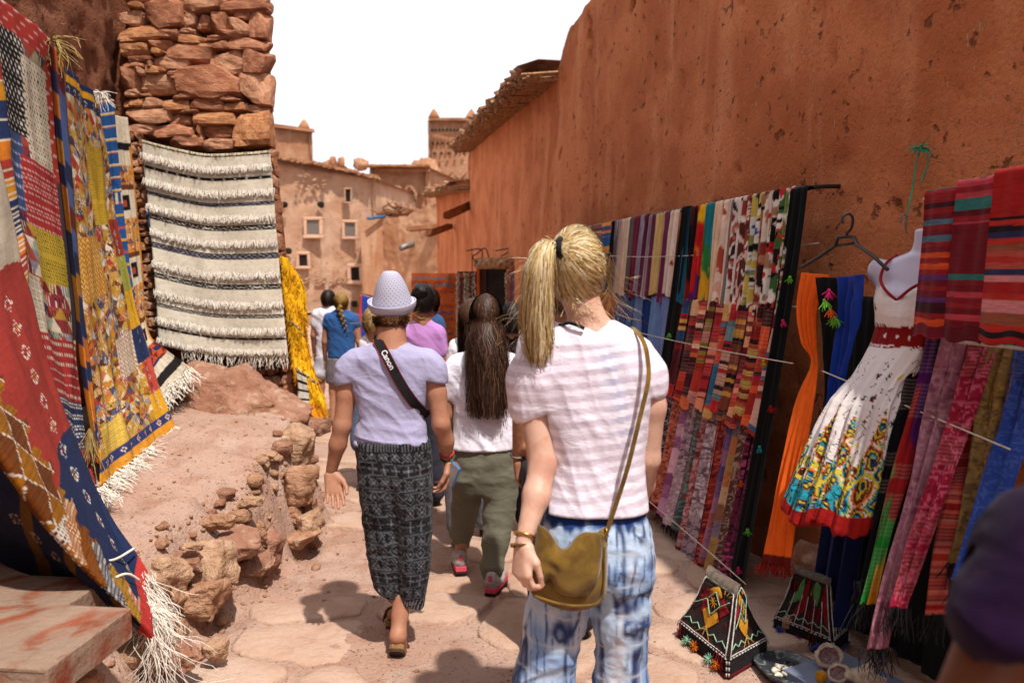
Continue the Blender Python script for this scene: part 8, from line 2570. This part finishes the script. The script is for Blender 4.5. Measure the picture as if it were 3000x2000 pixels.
V, F = box(np.array((g1[0] - .06, g1[1] + .01, bz_ + .02)), (.03, .03, .03), .4, .004); mk('amber_lump', V, F, M_FELT['mustard'], label='small amber yellow lump beside the brown geode', cat='mineral', smooth=False)
# stone prop at the wall foot and by the second lamp
q = P(2318, 1900, 3.45); rock((q[0], q[1], gz_(q[0], q[1]) + .05), (.10, .09, .12), 950, M_ROCK[0], 'small brown block at the foot of the second saddle lamp', None, n=4, boxy=7)
q = P(2420, 1760, 3.75); rock((q[0], q[1], gz_(q[0], q[1]) + .14), (.30, .26, .36), 951, M_ROCK[2], 'earthy stone at the wall foot under the dress', None, n=10)

# ------------------------------------------------------------------ bead stall farther down the lane
st = thing('bead_stall', P(1390, 1100, 12.6), 'bead and jewellery stall with orange panels against the mud wall', 'stall')
M_ORANGE = simple('orange_cloth', C('c2581e', .72), C('a84616', .72), .9, 6, 120, .3)
M_DOORW = simple('dark_door_wood', C('4a2416', .6), C('321810', .6), .8, 14, 60, .4)
def quad_panel(a, b, Ya, Yb, ytop, zbot, mat, name, th=.05):
    A, B = P(a, ytop, Ya), P(b, ytop, Yb)
    z1 = A[2]
    d = np.array((B[0] - A[0], B[1] - A[1], 0)); nb = np.array((-d[1], d[0], 0)); nb = nb / np.linalg.norm(nb)
    V, F = box_ax((A[0], A[1], zbot), d, nb * th, (0, 0, z1 - zbot))
    return mk(name, V, F, mat, parent=st, smooth=False), A, B, -nb
o, A, B, nb = quad_panel(1205, 1335, 13.6, 13.2, 800, -.35, M_ORANGE, 'display_board')
rr = np.random.default_rng(14)
beadc = [simple('bead_%d' % i, C(h, .8), C(h, .5), .4, bstr=0, spec=.5) for i, h in enumerate(('3a3a34', '7a8a5a', '4a6a7a', 'b0a080', '8a2a24', '2f4a8a', 'd8c8a8'))]
for r in range(15):
    z = A[2] - .08 - r * .115; k = 0
    parts = []
    for s in np.linspace(.06, .94, 34):
        if rr.random() < .2: continue
        q = A + (B - A) * s; parts.append(box((q[0] + nb[0] * .03, q[1] + nb[1] * .03, z + rr.normal(0, .008)), (.016, .02, rr.uniform(.02, .05))))
    V, F = joinVF(parts); mk('bracelet_row', V, F, beadc[rr.integers(0, 7)], parent=st, smooth=False, kind='stuff')
o, A, B, nb = quad_panel(1340, 1398, 13.0, 12.8, 795, -.35, M_DOORW, 'side_rack', .04)
def necklaces(A, B, nb, n, zlen, pal):
    for i in range(n):
        q = A + (B - A) * (i + .5) / n
        pts = [(q[0] + nb[0] * .05, q[1] + nb[1] * .05, A[2] - .03 - z) for z in np.arange(0, zlen * rr.uniform(.7, 1), .03)]
        parts = [box(np.array(t) + rr.normal(0, .005, 3), (.022, .022, .022)) for t in pts]
        V, F = joinVF(parts); mk('necklace', V, F, beadc[rr.choice(pal)], parent=st, smooth=False, kind='stuff')
necklaces(A, B, nb, 10, 1.3, [4, 3, 6])
for z in (.06, .75):
    V, F = tube([A + nb * .05 - (0, 0, z), B + nb * .05 - (0, 0, z)], .012, 6); mk('rack_bar', V, F, M_ORANGE, parent=st)
quad_panel(1400, 1492, 12.75, 12.5, 788, -.35, M_DARK, 'doorway', .03)  # flat near-black panel painted as the unlit interior
quad_panel(1402, 1425, 12.72, 12.66, 792, -.35, M_DOORW, 'door_leaf', .02)
quad_panel(1396, 1404, 12.7, 12.68, 785, -.35, M_ORANGE, 'door_post', .05)
o, A, B, nb = quad_panel(1488, 1560, 12.2, 11.6, 792, -.3, M_ORANGE, 'side_rack', .04)
necklaces(A, B, nb, 14, 1.7, [0, 4, 5, 6, 2, 3])
V, F = tube([P(1398, 772, 12.5), P(1512, 772, 12.0)], .085, 12); V += .01 * fbm(V * 9, 2, 3)[:, None]
mk('rolled_awning', V, F, simple('striped_awning', C('b98a62', .7), C('7a4a30', .7), .95, 14, 80, .3), parent=st)
for a in (1385, 1470):
    A = P(a, 740, 12.4)
    pts = spline([A + (-.1, 0, .03), A + (.12, 0, .05), A + (.14, 0, -.1), A + (.05, 0, -.14), A + (.0, 0, -.06), A + (.06, 0, -.02), A + (.2, 0, .06), A + (.28, 0, -.22)], 50)
    V, F = tube(pts, .011, 6); mk('scroll_bracket', V, F, M_BLACKMETAL, parent=st)
def paint_blue2(u, v):
    col = np.tile(C('1f3f9a', .8), (len(u), 1)); put(col, u < .18, C('c83a2a', .8)); put(col, (v > .45) & (vnoise(np.stack([u * 6, v * 14, u * 0], -1), 3) > .2), C('2f8ab0', .8)); return col
sheet('hanging_cloth', [[P(1056, 862, 12.5), P(1050, 950, 12.4), P(1045, 1130, 12.3)], [P(1086, 872, 12.3), P(1090, 950, 12.2), P(1092, 1130, 12.1)]], 14, 40, paint_blue2, M_SCARF, .02, 5, label='blue cloth with red edge hung out beside the lane', cat='cloth')
V, F = tube([P(1055, 858, 12.6), P(1092, 868, 12.4)], .015, 6)
mk('cloth_pole', V, F, M_WOOD, label='wooden pole holding the blue hanging cloth', cat='pole')
